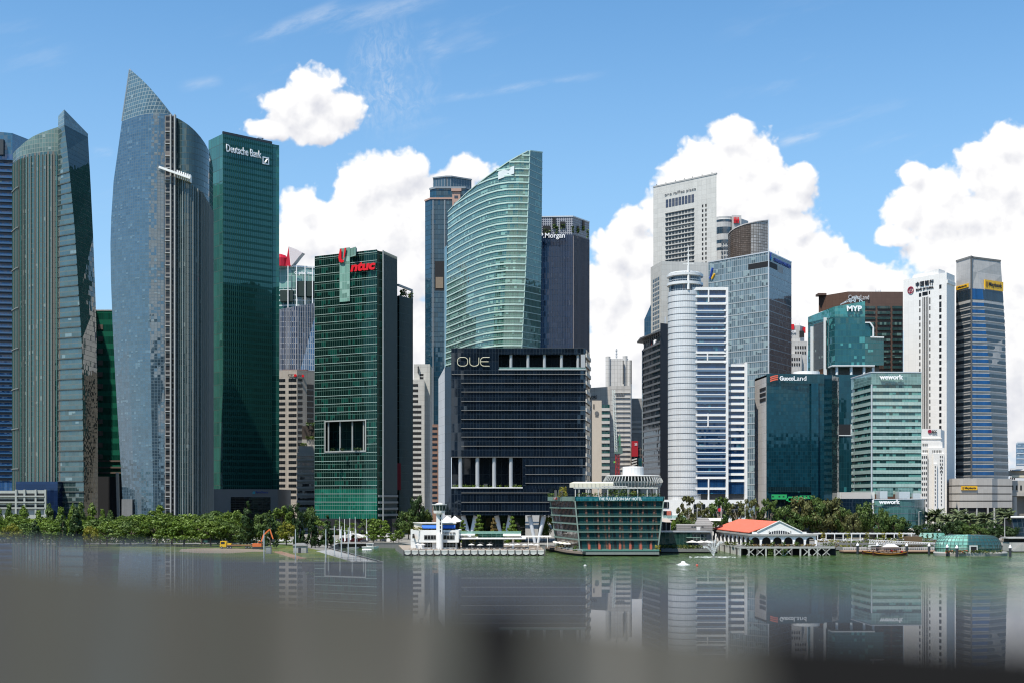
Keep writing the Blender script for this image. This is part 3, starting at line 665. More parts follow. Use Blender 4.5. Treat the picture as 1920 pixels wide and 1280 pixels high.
def dark_green_tower():
    Y=820; t=thing('bank_tower',(X(460,Y),Y,GZ),'dark green ribbed glass tower with a white rooftop name and square slash emblem','tower')
    Yr=DEP(Y,250,272); Yl=DEP(Y,250,263)
    g=glass('dark_green_glass',(0.004,0.036,0.034),1.5,4.05,line=(0.012,0.07,0.06),lw=.1,lh=.5,blind=0.0,ior=2.1,refl=(.45,.95,.85),tilt=.012,wob=.03,span=(.25,(0.008,0.065,0.056,1)))
    gl=glass('light_green_glass',(0.03,0.12,0.095),3.9,8.1,line=(0.05,0.08,0.07),lw=.25,lh=.35,blind=0.1,bcol=(0.05,0.16,0.13),ior=1.9,refl=(.75,1,.92),tilt=.008)
    a=P(391,Yl); b=P(418,Y); c=P(510,lerp(Y,Yr,.88)); d=P(523.5,Yr); zt=Z(250,Y); zb=Z(916,Y)
    back=[RB(d,45),RB(a,45)]
    MB().wall([tuple(b),tuple(c)],zb,zt).build('front_curtain_wall',g,t)
    m=MB(); m.wall([tuple(a),tuple(b)],zb,Z(251,Y)); m.build('side_curtain_wall',gl,t)
    c2=c+Vector((0.2,1.6)); m=MB(); m.wall([tuple(c),tuple(c2),tuple(d)],zb,zt-.3); m.wall([tuple(d),*back,tuple(a)],zb,zt-.3); m.build('corner_strip',gl if False else glass('corner_green_glass',(0.012,0.075,0.062),4.2,4.05,line=(0.03,0.10,0.085),lw=.2,lh=.4,blind=.1,bcol=(.03,.12,.10),ior=1.9,refl=(.6,1,.9)),t)
    m=MB(); roof(m,[a,b,c,d,*[Vector(q) for q in back]],zt-.4); m.build('roof',ROOFG,t)
    rib=plain('green_rib',(0.02,0.085,0.072),0.3,spec=.7)
    for p,tt,nn in along([tuple(b),tuple(c)],1.5): m=MB(); box_at(m,p,tt,nn,.16,.35,zb,zt-.5); m.build('vertical_rib',rib,t)
    m=MB(); m.band([tuple(b),tuple(c)],zt-.3,zt+1.2,.25,inn=1); m.build('parapet',DKSTEEL,t)
    st=plain('grey_granite',(0.20,0.20,0.195),0.6,var=.2); zb2=GZ
    al=P(398,Y-3); ar=P(521,Y+18); m=MB(); m.hexa([tuple(al),tuple(ar),(ar.x,Yr+40),(al.x,Yr+40)],zb2,zb); m.build('stone_base',st,t)
    u=(ar-al).normalized(); q=lambda px: al+ (ar-al)*((px-398)/(521-398)); o=Vector((0,-.12))
    p0=q(432)+o; p1=q(507)+o; m=MB(); m.hexa([tuple(p0),tuple(p1),(p1.x,p1.y+.1),(p0.x,p0.y+.1)],zb2,Z(931,Y)); m.build('entrance_opening',glass('base_grille',(0.01,0.012,0.012),3,1.1,line=(.035,.04,.04),lw=.1,lh=.25,blind=0),t)
    p0=q(398.5)+o; m=MB(); m.box(p0.x-.2,p0.x+.9,p0.y-.4,p0.y,zb2,zb); m.build('base_edge',OFFWHITE,t)
    r=(c-b).normalized(); w=(c-b).length
    def at(s,z): pp=b+(c-b)*s; return (pp.x+r.y*.3,pp.y-r.x*.3-.1,z)
    text_part('Deutsche Bank','sign_lettering',t,at(.06,Z(284,Y)),r,w*.71,4.9,SIGNW,.4,bold=.012)
    e=at(.80,Z(293.5,Y)); sz=4.9; m=MB()
    def rr(x0,x1,z0,z1): 
        A=Vector(e)+Vector((r.x,r.y,0))*x0; B=Vector(e)+Vector((r.x,r.y,0))*x1; m.hexa([(A.x,A.y-.3),(B.x,B.y-.3),(B.x,B.y),(A.x,A.y)],e[2]+z0,e[2]+z1)
    rr(0,sz,0,.75); rr(0,sz,sz-.75,sz); rr(0,.75,.75,sz-.75); rr(sz-.75,sz,.75,sz-.75)
    A=Vector(e)+Vector((r.x,r.y,0))*1.35; B=Vector(e)+Vector((r.x,r.y,0))*2.85
    m.face([(A.x,A.y-.3,e[2]+1.2),(A.x+.95,A.y-.28,e[2]+1.2),(B.x+.95,B.y-.28,e[2]+3.7),(B.x,B.y-.3,e[2]+3.7)]); m.build('square_emblem',SIGNW,t)
    m=MB(); m.bar((*P(479,Y+20),zt),(*P(484,Y+20),zt+2.4),.5); m.bar((*P(484,Y+20),zt+2.4),(*P(494,Y+20),zt+2.2),.45); m.bar((*P(492,Y+20),zt+2.2),(*P(493,Y+20),zt+.8),.35); m.build('cleaning_davit',DKSTEEL,t)
    p0=q(479)+o; text_part('ByteDance','base_lettering',t,(p0.x,p0.y-.1,Z(925,Y)),u,X(504,Y)-X(480,Y),1.9,SIGNBLUE,.25,bold=.01)
    p0=q(473)+o; m=MB(); 
    for k,hh in enumerate((1.1,1.7,1.4,2.0)): m.box(p0.x+k*.42,p0.x+k*.42+.3,p0.y-.25,p0.y,Z(925,Y),Z(925,Y)+hh)
    m.build('base_emblem',SIGNCYAN,t)
dark_green_tower()

def back_cluster():
    # white glass tower with red petals
    Y=1100; t=thing('garden_tower',(X(556,Y),Y,GZ),'pale glass tower topped by red petal sculptures between two green towers','tower')
    g=glass('pale_green_glass',(0.03,0.10,0.09),4.2,4.4,line=(0.45,0.50,0.48),lw=.35,lh=1.2,blind=.15,bcol=(.12,.25,.22),ior=1.8,group=3)
    up=glass('pale_upper_glass',(0.14,0.26,0.23),5,5,line=(0.34,0.42,0.40),lw=.3,lh=.3,blind=.2,bcol=(.2,.35,.32),ior=1.7)
    a=P(505,Y+5); b=P(552,Y); c=P(600,Y+6); bk=[RB(c,40),RB(a,40)]; poly=[tuple(a),tuple(b),tuple(c),*bk]
    MB().hexa(poly,GZ,Z(540,Y)).build('curtain_wall',g,t); MB().hexa(poly,Z(540,Y),Z(500,Y)).build('crown_glazing',up,t)
    MB().band([tuple(a),tuple(b),tuple(c)],Z(501,Y),Z(498,Y),.5).build('crown_edge',WHITE,t)
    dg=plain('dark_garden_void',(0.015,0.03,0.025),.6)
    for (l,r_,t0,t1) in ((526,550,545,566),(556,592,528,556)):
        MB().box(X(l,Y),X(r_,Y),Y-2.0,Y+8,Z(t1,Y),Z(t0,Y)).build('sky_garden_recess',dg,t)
    for px in (540,556,572,586): m=MB(); m.bar((*P(px,Y-3),Z(600,Y)),(*P(px,Y-3),Z(500,Y)),.7); m.build('white_mullion',WHITE,t)
    rd=plain('petal_red',(0.42,0.01,0.025),.35); pl=plain('petal_pale',(0.62,0.55,0.54),.5)
    m=MB(); m.lathe(X(523,Y),Y+4,[(8,Z(500,Y)),(7.5,Z(484,Y)),(5.2,Z(478,Y)),(2,Z(475.5,Y)),(0.05,Z(475,Y))],20); m.build('round_petal',rd,t)
    b0=P(536,Y-1); k=P(541,Y-1); tp=P(567,Y+2); m=MB()
    zz=Z(500,Y); m.face([(*P(535,Y-1),zz),(*P(545,Y-2),zz),(*P(541,Y-1),Z(463,Y))]); m.face([(*P(545,Y-2),zz),(*P(536,Y+10),zz),(*P(541,Y-1),Z(463,Y))]); m.build('pointed_petal',rd,t)
    m=MB(); pts=[(546,500),(553,492),(560,483),(567,475),(556,469),(541,463)]
    front=[(*P(x,Y-2.2),Z(y,Y)) for x,y in pts]; backp=[(p[0]+1.5,p[1]+6,p[2]) for p in front]
    m.face(front); m.face(list(reversed(backp)))
    for i in range(6): j=(i+1)%6; m.face([front[j],front[i],backp[i],backp[j]])
    m.build('pale_petal',pl,t)
    text_part('CapitaGreen','sign_lettering',t,(X(553,Y),Y-1.4,Z(517,Y)),(1,0,0),X(591,Y)-X(553,Y),3.6,SIGNW,.4,bold=.01)
    # faceted tower
    Y=1045; t=thing('faceted_tower',(X(556,Y),Y,GZ),'pale tower of faceted vertical ribs with a sloping roof and blue triangle','tower')
    g=glass('faceted_glass',(0.05,0.07,0.12),1.55,4.3,line=(0.30,0.315,0.34),lw=.5,lh=.5,blind=.15,bcol=(.14,.17,.22),ior=1.9,refl=(.85,.9,1),tilt=.10,group=1)
    a=P(500,Y); b=P(557,Y); c=P(600,Y+10); bk=[RB(c,40),RB(a,40)]
    m=MB(); zt=[Z(585,Y),Z(574,Y),Z(567,Y+10),Z(567,Y),Z(585,Y)]; m.hexa([tuple(a),tuple(b),tuple(c),*bk],GZ,zt); m.build('faceted_wall',g,t)
    bg=glass('facet_blue',(0.10,0.20,0.36),1.55,4.3,line=(0.45,0.5,0.56),lw=.45,lh=.5,blind=.2,bcol=(.2,.3,.42),ior=1.9,tilt=.06)
    m=MB(); A=P(563,Y+1.4); B=P(592,Y+8); n_=Vector((0.02,-0.5)); m.face([(*(A+n_),Z(693,Y)),(*(B+n_),Z(693,Y)),(*(B+n_),Z(585,Y))],[(0,0),(12,0),(12,45)]); m.build('blue_facet',bg,t)
    wr=plain('facet_rib',(0.27,0.28,0.30),.5)
    for p,tt,nn in along([tuple(a),tuple(b),tuple(c)],1.9):
        if 960+p.x/p.y*F>519: zz=Z(interp([(500,584),(557,574),(600,567)],960+p.x/p.y*F),p.y); m=MB(); box_at(m,p,tt,nn,.28,.5,Z(700,Y),zz); m.build('vertical_rib',wr,t)
    # grey banded office with a round red emblem
    Y=985; t=thing('office_tower',(X(556,Y),Y,GZ),'grey banded office tower with dark windows and a round red emblem near its top','tower')
    w=panel('banded_stone',(0.40,0.36,0.31),4,4.2,streak=.25)
    a=P(500,Y+3); b=P(557,Y); c=P(600,Y+14); bk=[RB(c,40),RB(a,40)]; poly=[tuple(a),tuple(b),tuple(c),*bk]
    MB().hexa(poly,GZ,Z(693,Y)).build('wall',w,t); MB().hexa([tuple(P(530,Y+8)),tuple(P(575,Y+8)),(X(575,Y),Y+30),(X(530,Y),Y+30)],Z(693,Y),Z(690,Y)).build('roof_plant',plain('maroon_plant',(.12,.06,.06),.7),t)
    wd=glass('office_window',(0.012,0.016,0.02),1.5,4,line=(.05,.05,.05),blind=.1,bcol=(.12,.12,.11),ior=1.6)
    for k,py in enumerate(range(709,940,11)):
        m=MB(); o=Vector((0,-.06)); 
        for (l,r_) in ((522,535),(541,556)):
            A=P(l,lerp(Y+3,Y,(l-500)/57))+o; B=P(r_,lerp(Y+3,Y,(r_-500)/57))+o; m.hexa([tuple(A),tuple(B),(B.x,B.y+.3),(A.x,A.y+.3)],Z(py+6,Y),Z(py,Y))
        m.build('window_band',wd,t)
        A=P(558.5,Y+.4)+o; B=P(573,Y+5.3)+o; m=MB(); m.hexa([tuple(A),tuple(B),(B.x,B.y+.3),(A.x,A.y+.3)],Z(py+5,Y),Z(py-1,Y)); m.build('window_band',wd,t)
        if k>0:
            A=P(575.5,Y+6)+o*2; B=P(588,Y+10)+o*2; m=MB(); m.hexa([tuple(A),tuple(B),(B.x,B.y+.5),(A.x,A.y+.5)],Z(py+7,Y),Z(py-2,Y)); m.build('window_band',wd,t)
    text_part('ICBC','sign_lettering',t,(X(540.5,Y),Y-.1,Z(705,Y)),(1,-.1,0),X(551,Y)-X(540.5,Y),1.9,SIGNB,.3,bold=.01)
    def disc(px,py,r,yy,mat,nm):
        m=MB(); m.tube((X(px,yy),yy,Z(py,yy)),(X(px,yy),yy-.4,Z(py,yy)),r,n=20); m.build(nm,mat,t)
    disc(553.8,703,1.1,Y-.2,SIGNRED,'round_emblem')
    text_part('ICBC','side_lettering',t,(X(559,Y),Y+.3,Z(706,Y)),(1,.3,0),X(566,Y)-X(559,Y),1.7,SIGNB,.3,bold=.01)
    disc(568,704,1.0,Y+3.2,SIGNRED,'side_emblem')
    # stepped pale block with roof gardens
    Y=850; t=thing('stepped_block',(X(573,Y),Y,GZ),'pale stepped block with planted terraces in front of the grey banded office','building')
    w=plain('stepped_render',(0.36,0.345,0.32),.8,streak=.25)
    for (l,r_,t0,yy) in ((557,600,848,Y),(560,600,835,Y+4),(566,600,822,Y+8)):
        A=P(l,yy); B=P(r_,yy); m=MB(); m.hexa([tuple(A),tuple(B),(B.x,Y+30),(A.x,Y+30)],GZ,Z(t0,Y)); m.build('wall',w,t)
    A=P(557,Y); B=P(600,Y)
    for py in range(852,945,13): MB().box(A.x+.5,B.x,Y-.1,Y+.3,Z(py+7,Y),Z(py+2,Y)).build('window_band',wd,t); MB().box(A.x-.2,B.x,Y-1.0,Y,Z(py+11,Y),Z(py+7.5,Y)).build('balcony_front',w,t)
    dk=P(567,Y+12); MB().box(dk.x,X(600,Y),Y+10,Y+28,Z(822,Y),Z(796,Y)).build('plant_room',plain('brown_louvre',(.05,.04,.035),.8),t)
    for (l,r_,py) in ((570,588,796),(570,588,822),(560,572,835)):
        bush_part(t,X(l,Y),X(r_,Y),Y+6,Y+10,Z(py,Y),2.2,FL_MID)
def bush_part(parent,x0,x1,y0,y1,z,h,mat,n=120,name='planting',s=.55):
    m=MB(); 
    for _ in range(n):
        c=Vector((random.uniform(x0,x1),random.uniform(y0,y1),z+h*random.random()**.8)); leaf(m,c,s)
    return m.build(name,mat,parent)
def leaf(m,c,s):
    a=Vector((random.gauss(0,1),random.gauss(0,1),random.gauss(0,.7))); 
    if a.length<.01: a=Vector((1,0,0))
    a.normalize(); b=a.cross(Vector((random.gauss(0,1),random.gauss(0,1),random.gauss(0,1)))).normalized(); k=s*random.uniform(.6,1.3)
    m.face([c-a*k,c-b*k*.6,c+a*k,c+b*k*.6],[(0,0),(1,0),(1,1),(0,1)])
back_cluster()

def union_tower():
    Y=760; t=thing('green_tower',(X(650,Y),Y,GZ),'dark green gridded glass tower with red rooftop letters and a framed sky garden','tower')
    Yl=DEP(Y,468,481); Yr=DEP(Y,467,481)
    zt=Z(468,Y); zb=Z(972,Y)
    g=glass('union_green_glass',(0.002,0.012,0.010),1.66,4.97,line=(0.10,0.17,0.145),lw=.12,lh=.22,blind=.34,bcol=(0.004,0.045,0.033),ior=1.5,refl=(.4,.9,.75),tilt=.01,group=3,wob=.006)
    gb=glass('union_low_glass',(0.006,0.085,0.058),1.66,4.97,line=(0.13,0.22,0.19),lw=.12,lh=.22,blind=.3,bcol=(.01,.12,.085),ior=1.6,refl=(.5,.95,.8),tilt=.01,group=3)
    a=P(590,Yl); b=P(707,Y); zq=Z(916,Y)
    front=[tuple(a),tuple(b)]
    uv=(b-a).normalized(); q=lambda px: a+(b-a)*((px-590)/117)
    # front with a real opening
    L,R=q(611),q(685); zo0,zo1=Z(843,Y),Z(787,Y)
    m=MB(); m.wall(front,zo1,zt); m.wall([tuple(a),tuple(L)],zo0,zo1); W=(R-a).length; m.wall([tuple(R),tuple(b)],zo0,zo1,u0=W); m.wall(front,zq,zo0); m.build('front_curtain_wall',g,t)
    MB().wall(front,zb,zq).build('lower_curtain_wall',gb,t)
    dep=Vector((0,9)); m=MB(); m.wall([tuple(L),tuple(L+dep),tuple(R+dep),tuple(R)],zo0,zo1); m.face([(*L,zo0),(*R,zo0),(*(R+dep),zo0),(*(L+dep),zo0)]); m.face([(*L,zo1),(*(L+dep),zo1),(*(R+dep),zo1),(*R,zo1)])
    m.build('sky_garden_recess',glass('recess_glass',(0.005,0.022,0.02),3.3,5,line=(.02,.06,.05),blind=.05,ior=1.5),t)
    fr=plain('opening_frame',(0.30,0.32,0.31),.5)
    def fb(p0,p1,z0,z1,o=.5): m=MB(); m.hexa([(p0.x,p0.y-o),(p1.x,p1.y-o),(p1.x,p1.y+.6),(p0.x,p0.y+.6)],z0,z1); return m
    fb(L,R,zo1,zo1+.8).build('opening_frame',fr,t); fb(L,R,zo0-.8,zo0).build('opening_frame',fr,t)
    fb(L-uv*.8,L,zo0-.8,zo1+.8).build('opening_frame',fr,t); fb(R,R+uv*.8,zo0-.8,zo1+.8).build('opening_frame',fr,t)
    for px in (616,638,661,682): p=q(px); m=MB(); m.tube((p.x,p.y+1.6,zo0),(p.x,p.y+1.6,zo1),.5,n=12); m.build('column',fr,t)
    for px in (628,645,668,675): bush_part(t,q(px).x-1.2,q(px).x+1.2,Y+5,Y+7,zo0,1.6,FL_DRK,30)
    ln=plain('pale_transom',(0.30,0.40,0.37),.4)
    hz=Z(484,Y)-Z(499.6,Y)
    for z in frange(zb+hz,zt-1,hz):
        for s,e in ([(a,b)] if not (zo0-1<z<zo1+1) else [(a,L),(R,b)]): MB().band([tuple(s),tuple(e)],z,z+.28,.18).build('transom',ln,t)
    # corner, right faces
    c0=P(712,Y+3); c1=P(718,Y+4); c=P(744,Yr); bk=[RB(c,40),RB(a,40)]
    gs=glass('union_side_glass',(0.006,0.03,0.028),1.3,4.97,line=(0.05,0.09,0.085),lw=.12,lh=.2,blind=.1,bcol=(.02,.06,.055),ior=1.6,refl=(.7,.95,.9))
    m=MB(); m.wall([tuple(b),tuple(c0),tuple(c1)],zb,zt-1); m.build('corner_glazing',g,t)
    m=MB(); m.wall([tuple(c1),tuple(c),*bk,tuple(a)],zb,zt); m.build('side_curtain_wall',gs,t)
    m=MB(); roof(m,[a,b,c0,c1,c]+[Vector(x) for x in bk],zt-.5); m.build('roof',ROOFG,t)
    fin=plain('union_fin',(0.13,0.16,0.155),.5)
    for p,tt,nn in along([tuple(c1),tuple(c)],1.15): m=MB(); box_at(m,p,tt,nn,.2,.5,Z(958,Y),zt); m.build('vertical_fin',fin,t)
    m=MB(); p=q(709); m.box(P(716.5,Y).x,P(718.3,Y).x,Y+2.0,Y+4.5,GZ,zt); m.build('edge_column',fr,t)
    for py in (927,939,951,963): MB().band([tuple(P(709,Y+1)),tuple(c1),tuple(c)],Z(py+4,Y),Z(py,Y),.9).build('podium_band',plain_fin_pod(),t)
    # light vertical box with the letter
    lg=glass('light_strip_glass',(0.16,0.30,0.25),1.8,4.97,line=(0.26,0.38,0.34),lw=.12,lh=.22,blind=.3,bcol=(.26,.42,.36),ior=1.7,refl=(.8,1,.95))
    A=q(638)+Vector((0,-1.0)); B=q(657)+Vector((0,-1.0)); m=MB(); m.hexa([tuple(A),tuple(B),(B.x,B.y+6),(A.x,A.y+6)],Z(561,Y),Z(459,Y)); m.build('light_strip',lg,t)
    m=MB(); m.hexa([(B.x,B.y+.8),(X(667,Y+3),Y+3),(X(667,Y+3),Y+9),(B.x,Y+9)],zt-3,Z(461,Y)); m.build('roof_box',lg,t)
    r=uv
    def letterU():
        m=MB(); base=q(637.5); nrm=Vector((uv.y,-uv.x))
        prof=[(2.6,8.4),(1.4,8.2),(.3,3.2),(.9,.7),(2.6,0),(4.3,.25),(4.5,1.4),(3.1,1.7),(2.5,2.6)]
        prof2=[(4.9,8.5),(6.1,8.7),(5.0,3.2),(3.9,2.1)]
        for pr in (prof,prof2):
            f=[]; b_=[]
            for x,z in pr:
                w=base+uv*x+nrm*1.6; f.append((w.x,w.y-.5,Z(487,Y)+z)); b_.append((w.x,w.y,Z(487,Y)+z))
            m.face(f); m.face(list(reversed(b_)))
            for i in range(len(pr)): j=(i+1)%len(pr); m.face([f[j],f[i],b_[i],b_[j]])
        return m
    letterU().build('u_emblem',SIGNRED,t)
    p=q(659)+Vector((0,-1.0)); text_part('ntuc','sign_lettering',t,(p.x,p.y,Z(506,Y)),r,(q(705)-q(659)).length,5.2,SIGNRED,.5,bold=.045,shear=.18)
    # taller-backed rear block
    Yb=800; a2=P(743,Yb); b2=P(748,Yb-4); c2=P(774,Yb+10); poly=[tuple(a2),tuple(b2),tuple(c2),RB(c2,45),RB(a2,45)]
    MB().hexa(poly,GZ,Z(556,Yb)).build('rear_block',gs,t)
    for p,tt,nn in along([tuple(b2),tuple(c2)],1.2): m=MB(); box_at(m,p,tt,nn,.2,.45,GZ,Z(557,Yb)); m.build('vertical_fin',fin,t)
    m=MB(); z1=Z(536,Yb); zc2=Z(549,Yb+10); zf=Z(556,Yb)
    A=P(746,Yb-3); B=P(772.5,Yb+9); C=P(773,Yb+30)
    m.bar((*A,z1),(*B,z1-1.5),1.2); m.bar((*B,zf),(*B,z1-1.5),1.2); m.bar((*C,zf),(*C,z1-1.5),1.0); m.bar((*B,z1-1.5),(*C,z1-1.5),1.0); m.bar((X(746,Yb),Yb+30,z1),(*C,z1-1.5),1.0); m.build('roof_frame',plain('roof_frame_paint',(.35,.35,.34),.6),t)
    bush_part(t,X(748,Yb),X(760,Yb),Yb+6,Yb+10,zf,5.5,FL_MID,160,s=.7); bush_part(t,X(764,Yb),X(772,Yb),Yb+8,Yb+12,zf,3.5,FL_MID,90,s=.7)
    m=MB(); nn=P(745.5,Yb-5); m.box(P(745,Yb).x,P(753,Yb).x,Yb-5.5,Yb-4.8,Z(918,Yb),Z(868,Yb)); m.build('red_banner',plain('banner_red',(.16,.008,.015),.6),t)
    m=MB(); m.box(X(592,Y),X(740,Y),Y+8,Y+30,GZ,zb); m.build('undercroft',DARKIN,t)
_pp=[]
def plain_fin_pod():
    if not _pp: _pp.append(plain('podium_band_paint',(.20,.22,.22),.6))
    return _pp[0]
union_tower()

def striped_white():
    Y=960; t=thing('apartment_tower',(X(785,Y),Y,GZ),'pale grey stepped tower with zebra balcony stripes behind the green tower','tower')
    w=panel('zebra_render',(0.50,0.49,0.46),5,3.6,streak=.15)
    MB().hexa([tuple(P(776,Y)),tuple(P(806,Y)),(X(806,Y),Y+30),(X(776,Y),Y+30)],GZ,Z(682,Y)).build('upper_wall',w,t)
    MB().hexa([tuple(P(770,Y-6)),tuple(P(796,Y-6)),(X(796,Y),Y),(X(770,Y),Y)],GZ,Z(712,Y)).build('wall',w,t)
    MB().hexa([tuple(P(779,Y+4)),tuple(P(785,Y-2)),(X(785,Y),Y),(X(779,Y),Y+6)],Z(698,Y),Z(686,Y)).build('window_band',DARKIN,t)
    for py in range(718,950,10): MB().box(X(772,Y-6),X(790 if py>750 else 784,Y-6),Y-6.1,Y-5,Z(py+6,Y-6),Z(py+1,Y-6)).build('window_band',DARKIN,t)
    for py in range(700,708,6): MB().box(X(787,Y),X(794,Y),Y-.1,Y+1,Z(py+4,Y),Z(py,Y)).build('window_band',DARKIN,t)
striped_white()
# ================================================================ central towers
def poly_back(front, D):
    return [tuple(p) for p in front] + [RB(front[-1], D), RB(front[0], D)]

def republic_tower():
    Y=1050; t=thing('granite_tower',(X(840,Y),Y,GZ),'blue glass and brown granite tower with a stepped crown behind the curved green tower','tower')
    g=glass('deep_blue_glass',(0.012,0.045,0.075),1.9,4.0,line=(0.02,0.045,0.065),lw=.15,lh=.5,blind=.10,bcol=(.03,.08,.11),ior=1.8,refl=(.7,.9,1))
    gr=panel('brown_granite',(0.27,0.16,0.12),5,4,streak=.15); cr=plain('pink_granite',(0.42,0.26,0.20),.6)
    f=[P(797,Y+8),P(808,Y),P(862,Y),P(874,Y+10)]
    MB().hexa(poly_back(f,40),Z(795,Y),Z(372,Y)).build('curtain_wall',g,t)
    f2=[P(806,Y+5),P(818,Y),P(872,Y),P(887,Y+10)]
    MB().hexa(poly_back(f2,36),Z(374,Y),Z(352,Y)).build('upper_tier',g,t)
    f3=[P(812,Y+6),P(836,Y+1),P(846,Y+1),P(884,Y+12)]
    MB().hexa(poly_back(f3,30),Z(352,Y),Z(331,Y)).build('crown_tier',glass('crown_blue_glass',(.04,.075,.10),2.6,9,line=(.20,.22,.24),lw=.5,lh=.8,blind=0,ior=1.7),t)
    ed=plain('crown_ledge',(.22,.25,.27),.5)
    MB().band([tuple(p) for p in f3],Z(332,Y),Z(329.5,Y),.8).build('ledge',ed,t); MB().band([tuple(p) for p in f2],Z(354,Y),Z(350.5,Y),.8).build('ledge',ed,t)
    MB().band([tuple(p) for p in f],Z(374,Y),Z(371,Y),.7).build('ledge',cr,t)
    MB().tube((X(835,Y),Y+15,Z(331,Y)),(X(835,Y),Y+15,Z(323,Y)),.5).build('mast',STEEL,t)
    m=MB(); m.hexa([tuple(P(848,Y-1.5)),tuple(P(863,Y-1.5)),tuple(P(863,Y)),tuple(P(848,Y))],Z(398,Y),Z(360,Y)); m.hexa([tuple(P(846,Y-2.5)),tuple(P(865,Y-2.5)),tuple(P(862,Y)),tuple(P(848,Y))],Z(360,Y),Z(355,Y)); m.build('granite_bay',cr,t)
    wd=glass('granite_window',(0.012,0.025,0.04),2,4,blind=.1,bcol=(.06,.07,.08),ior=1.7)
    for py in (368,381,391): MB().box(X(852,Y),X(859,Y),Y-1.65,Y-1.4,Z(py+5,Y),Z(py,Y)).build('window',wd,t)
    for (l,r,t0,t1) in ((815,833,490,500),): MB().box(X(l,Y),X(r,Y),Y-.2,Y+.5,Z(545,Y),Z(t0,Y)).build('recess',DARKIN,t)
    MB().box(X(817,Y),X(831,Y),Y-.5,Y,Z(541,Y),Z(520,Y)).build('recess_screen',plain('screen_tan',(.22,.17,.12),.7),t)
    for px in (812,834): MB().box(X(px,Y)-.4,X(px,Y)+.4,Y-.8,Y,Z(795,Y),Z(376,Y)).build('vertical_rib',ed,t)
    f4=[P(793,Y+3),P(797,Y-2),P(824,Y-2)]
    MB().hexa(poly_back(f4,42),GZ,Z(795,Y)).build('granite_base',gr,t)
    for py in range(800,950,10):
        MB().box(X(801,Y-2),X(820,Y-2),Y-2.15,Y-1.8,Z(py+4.5,Y-2),Z(py,Y-2)).build('window_band',wd,t)
republic_tower()

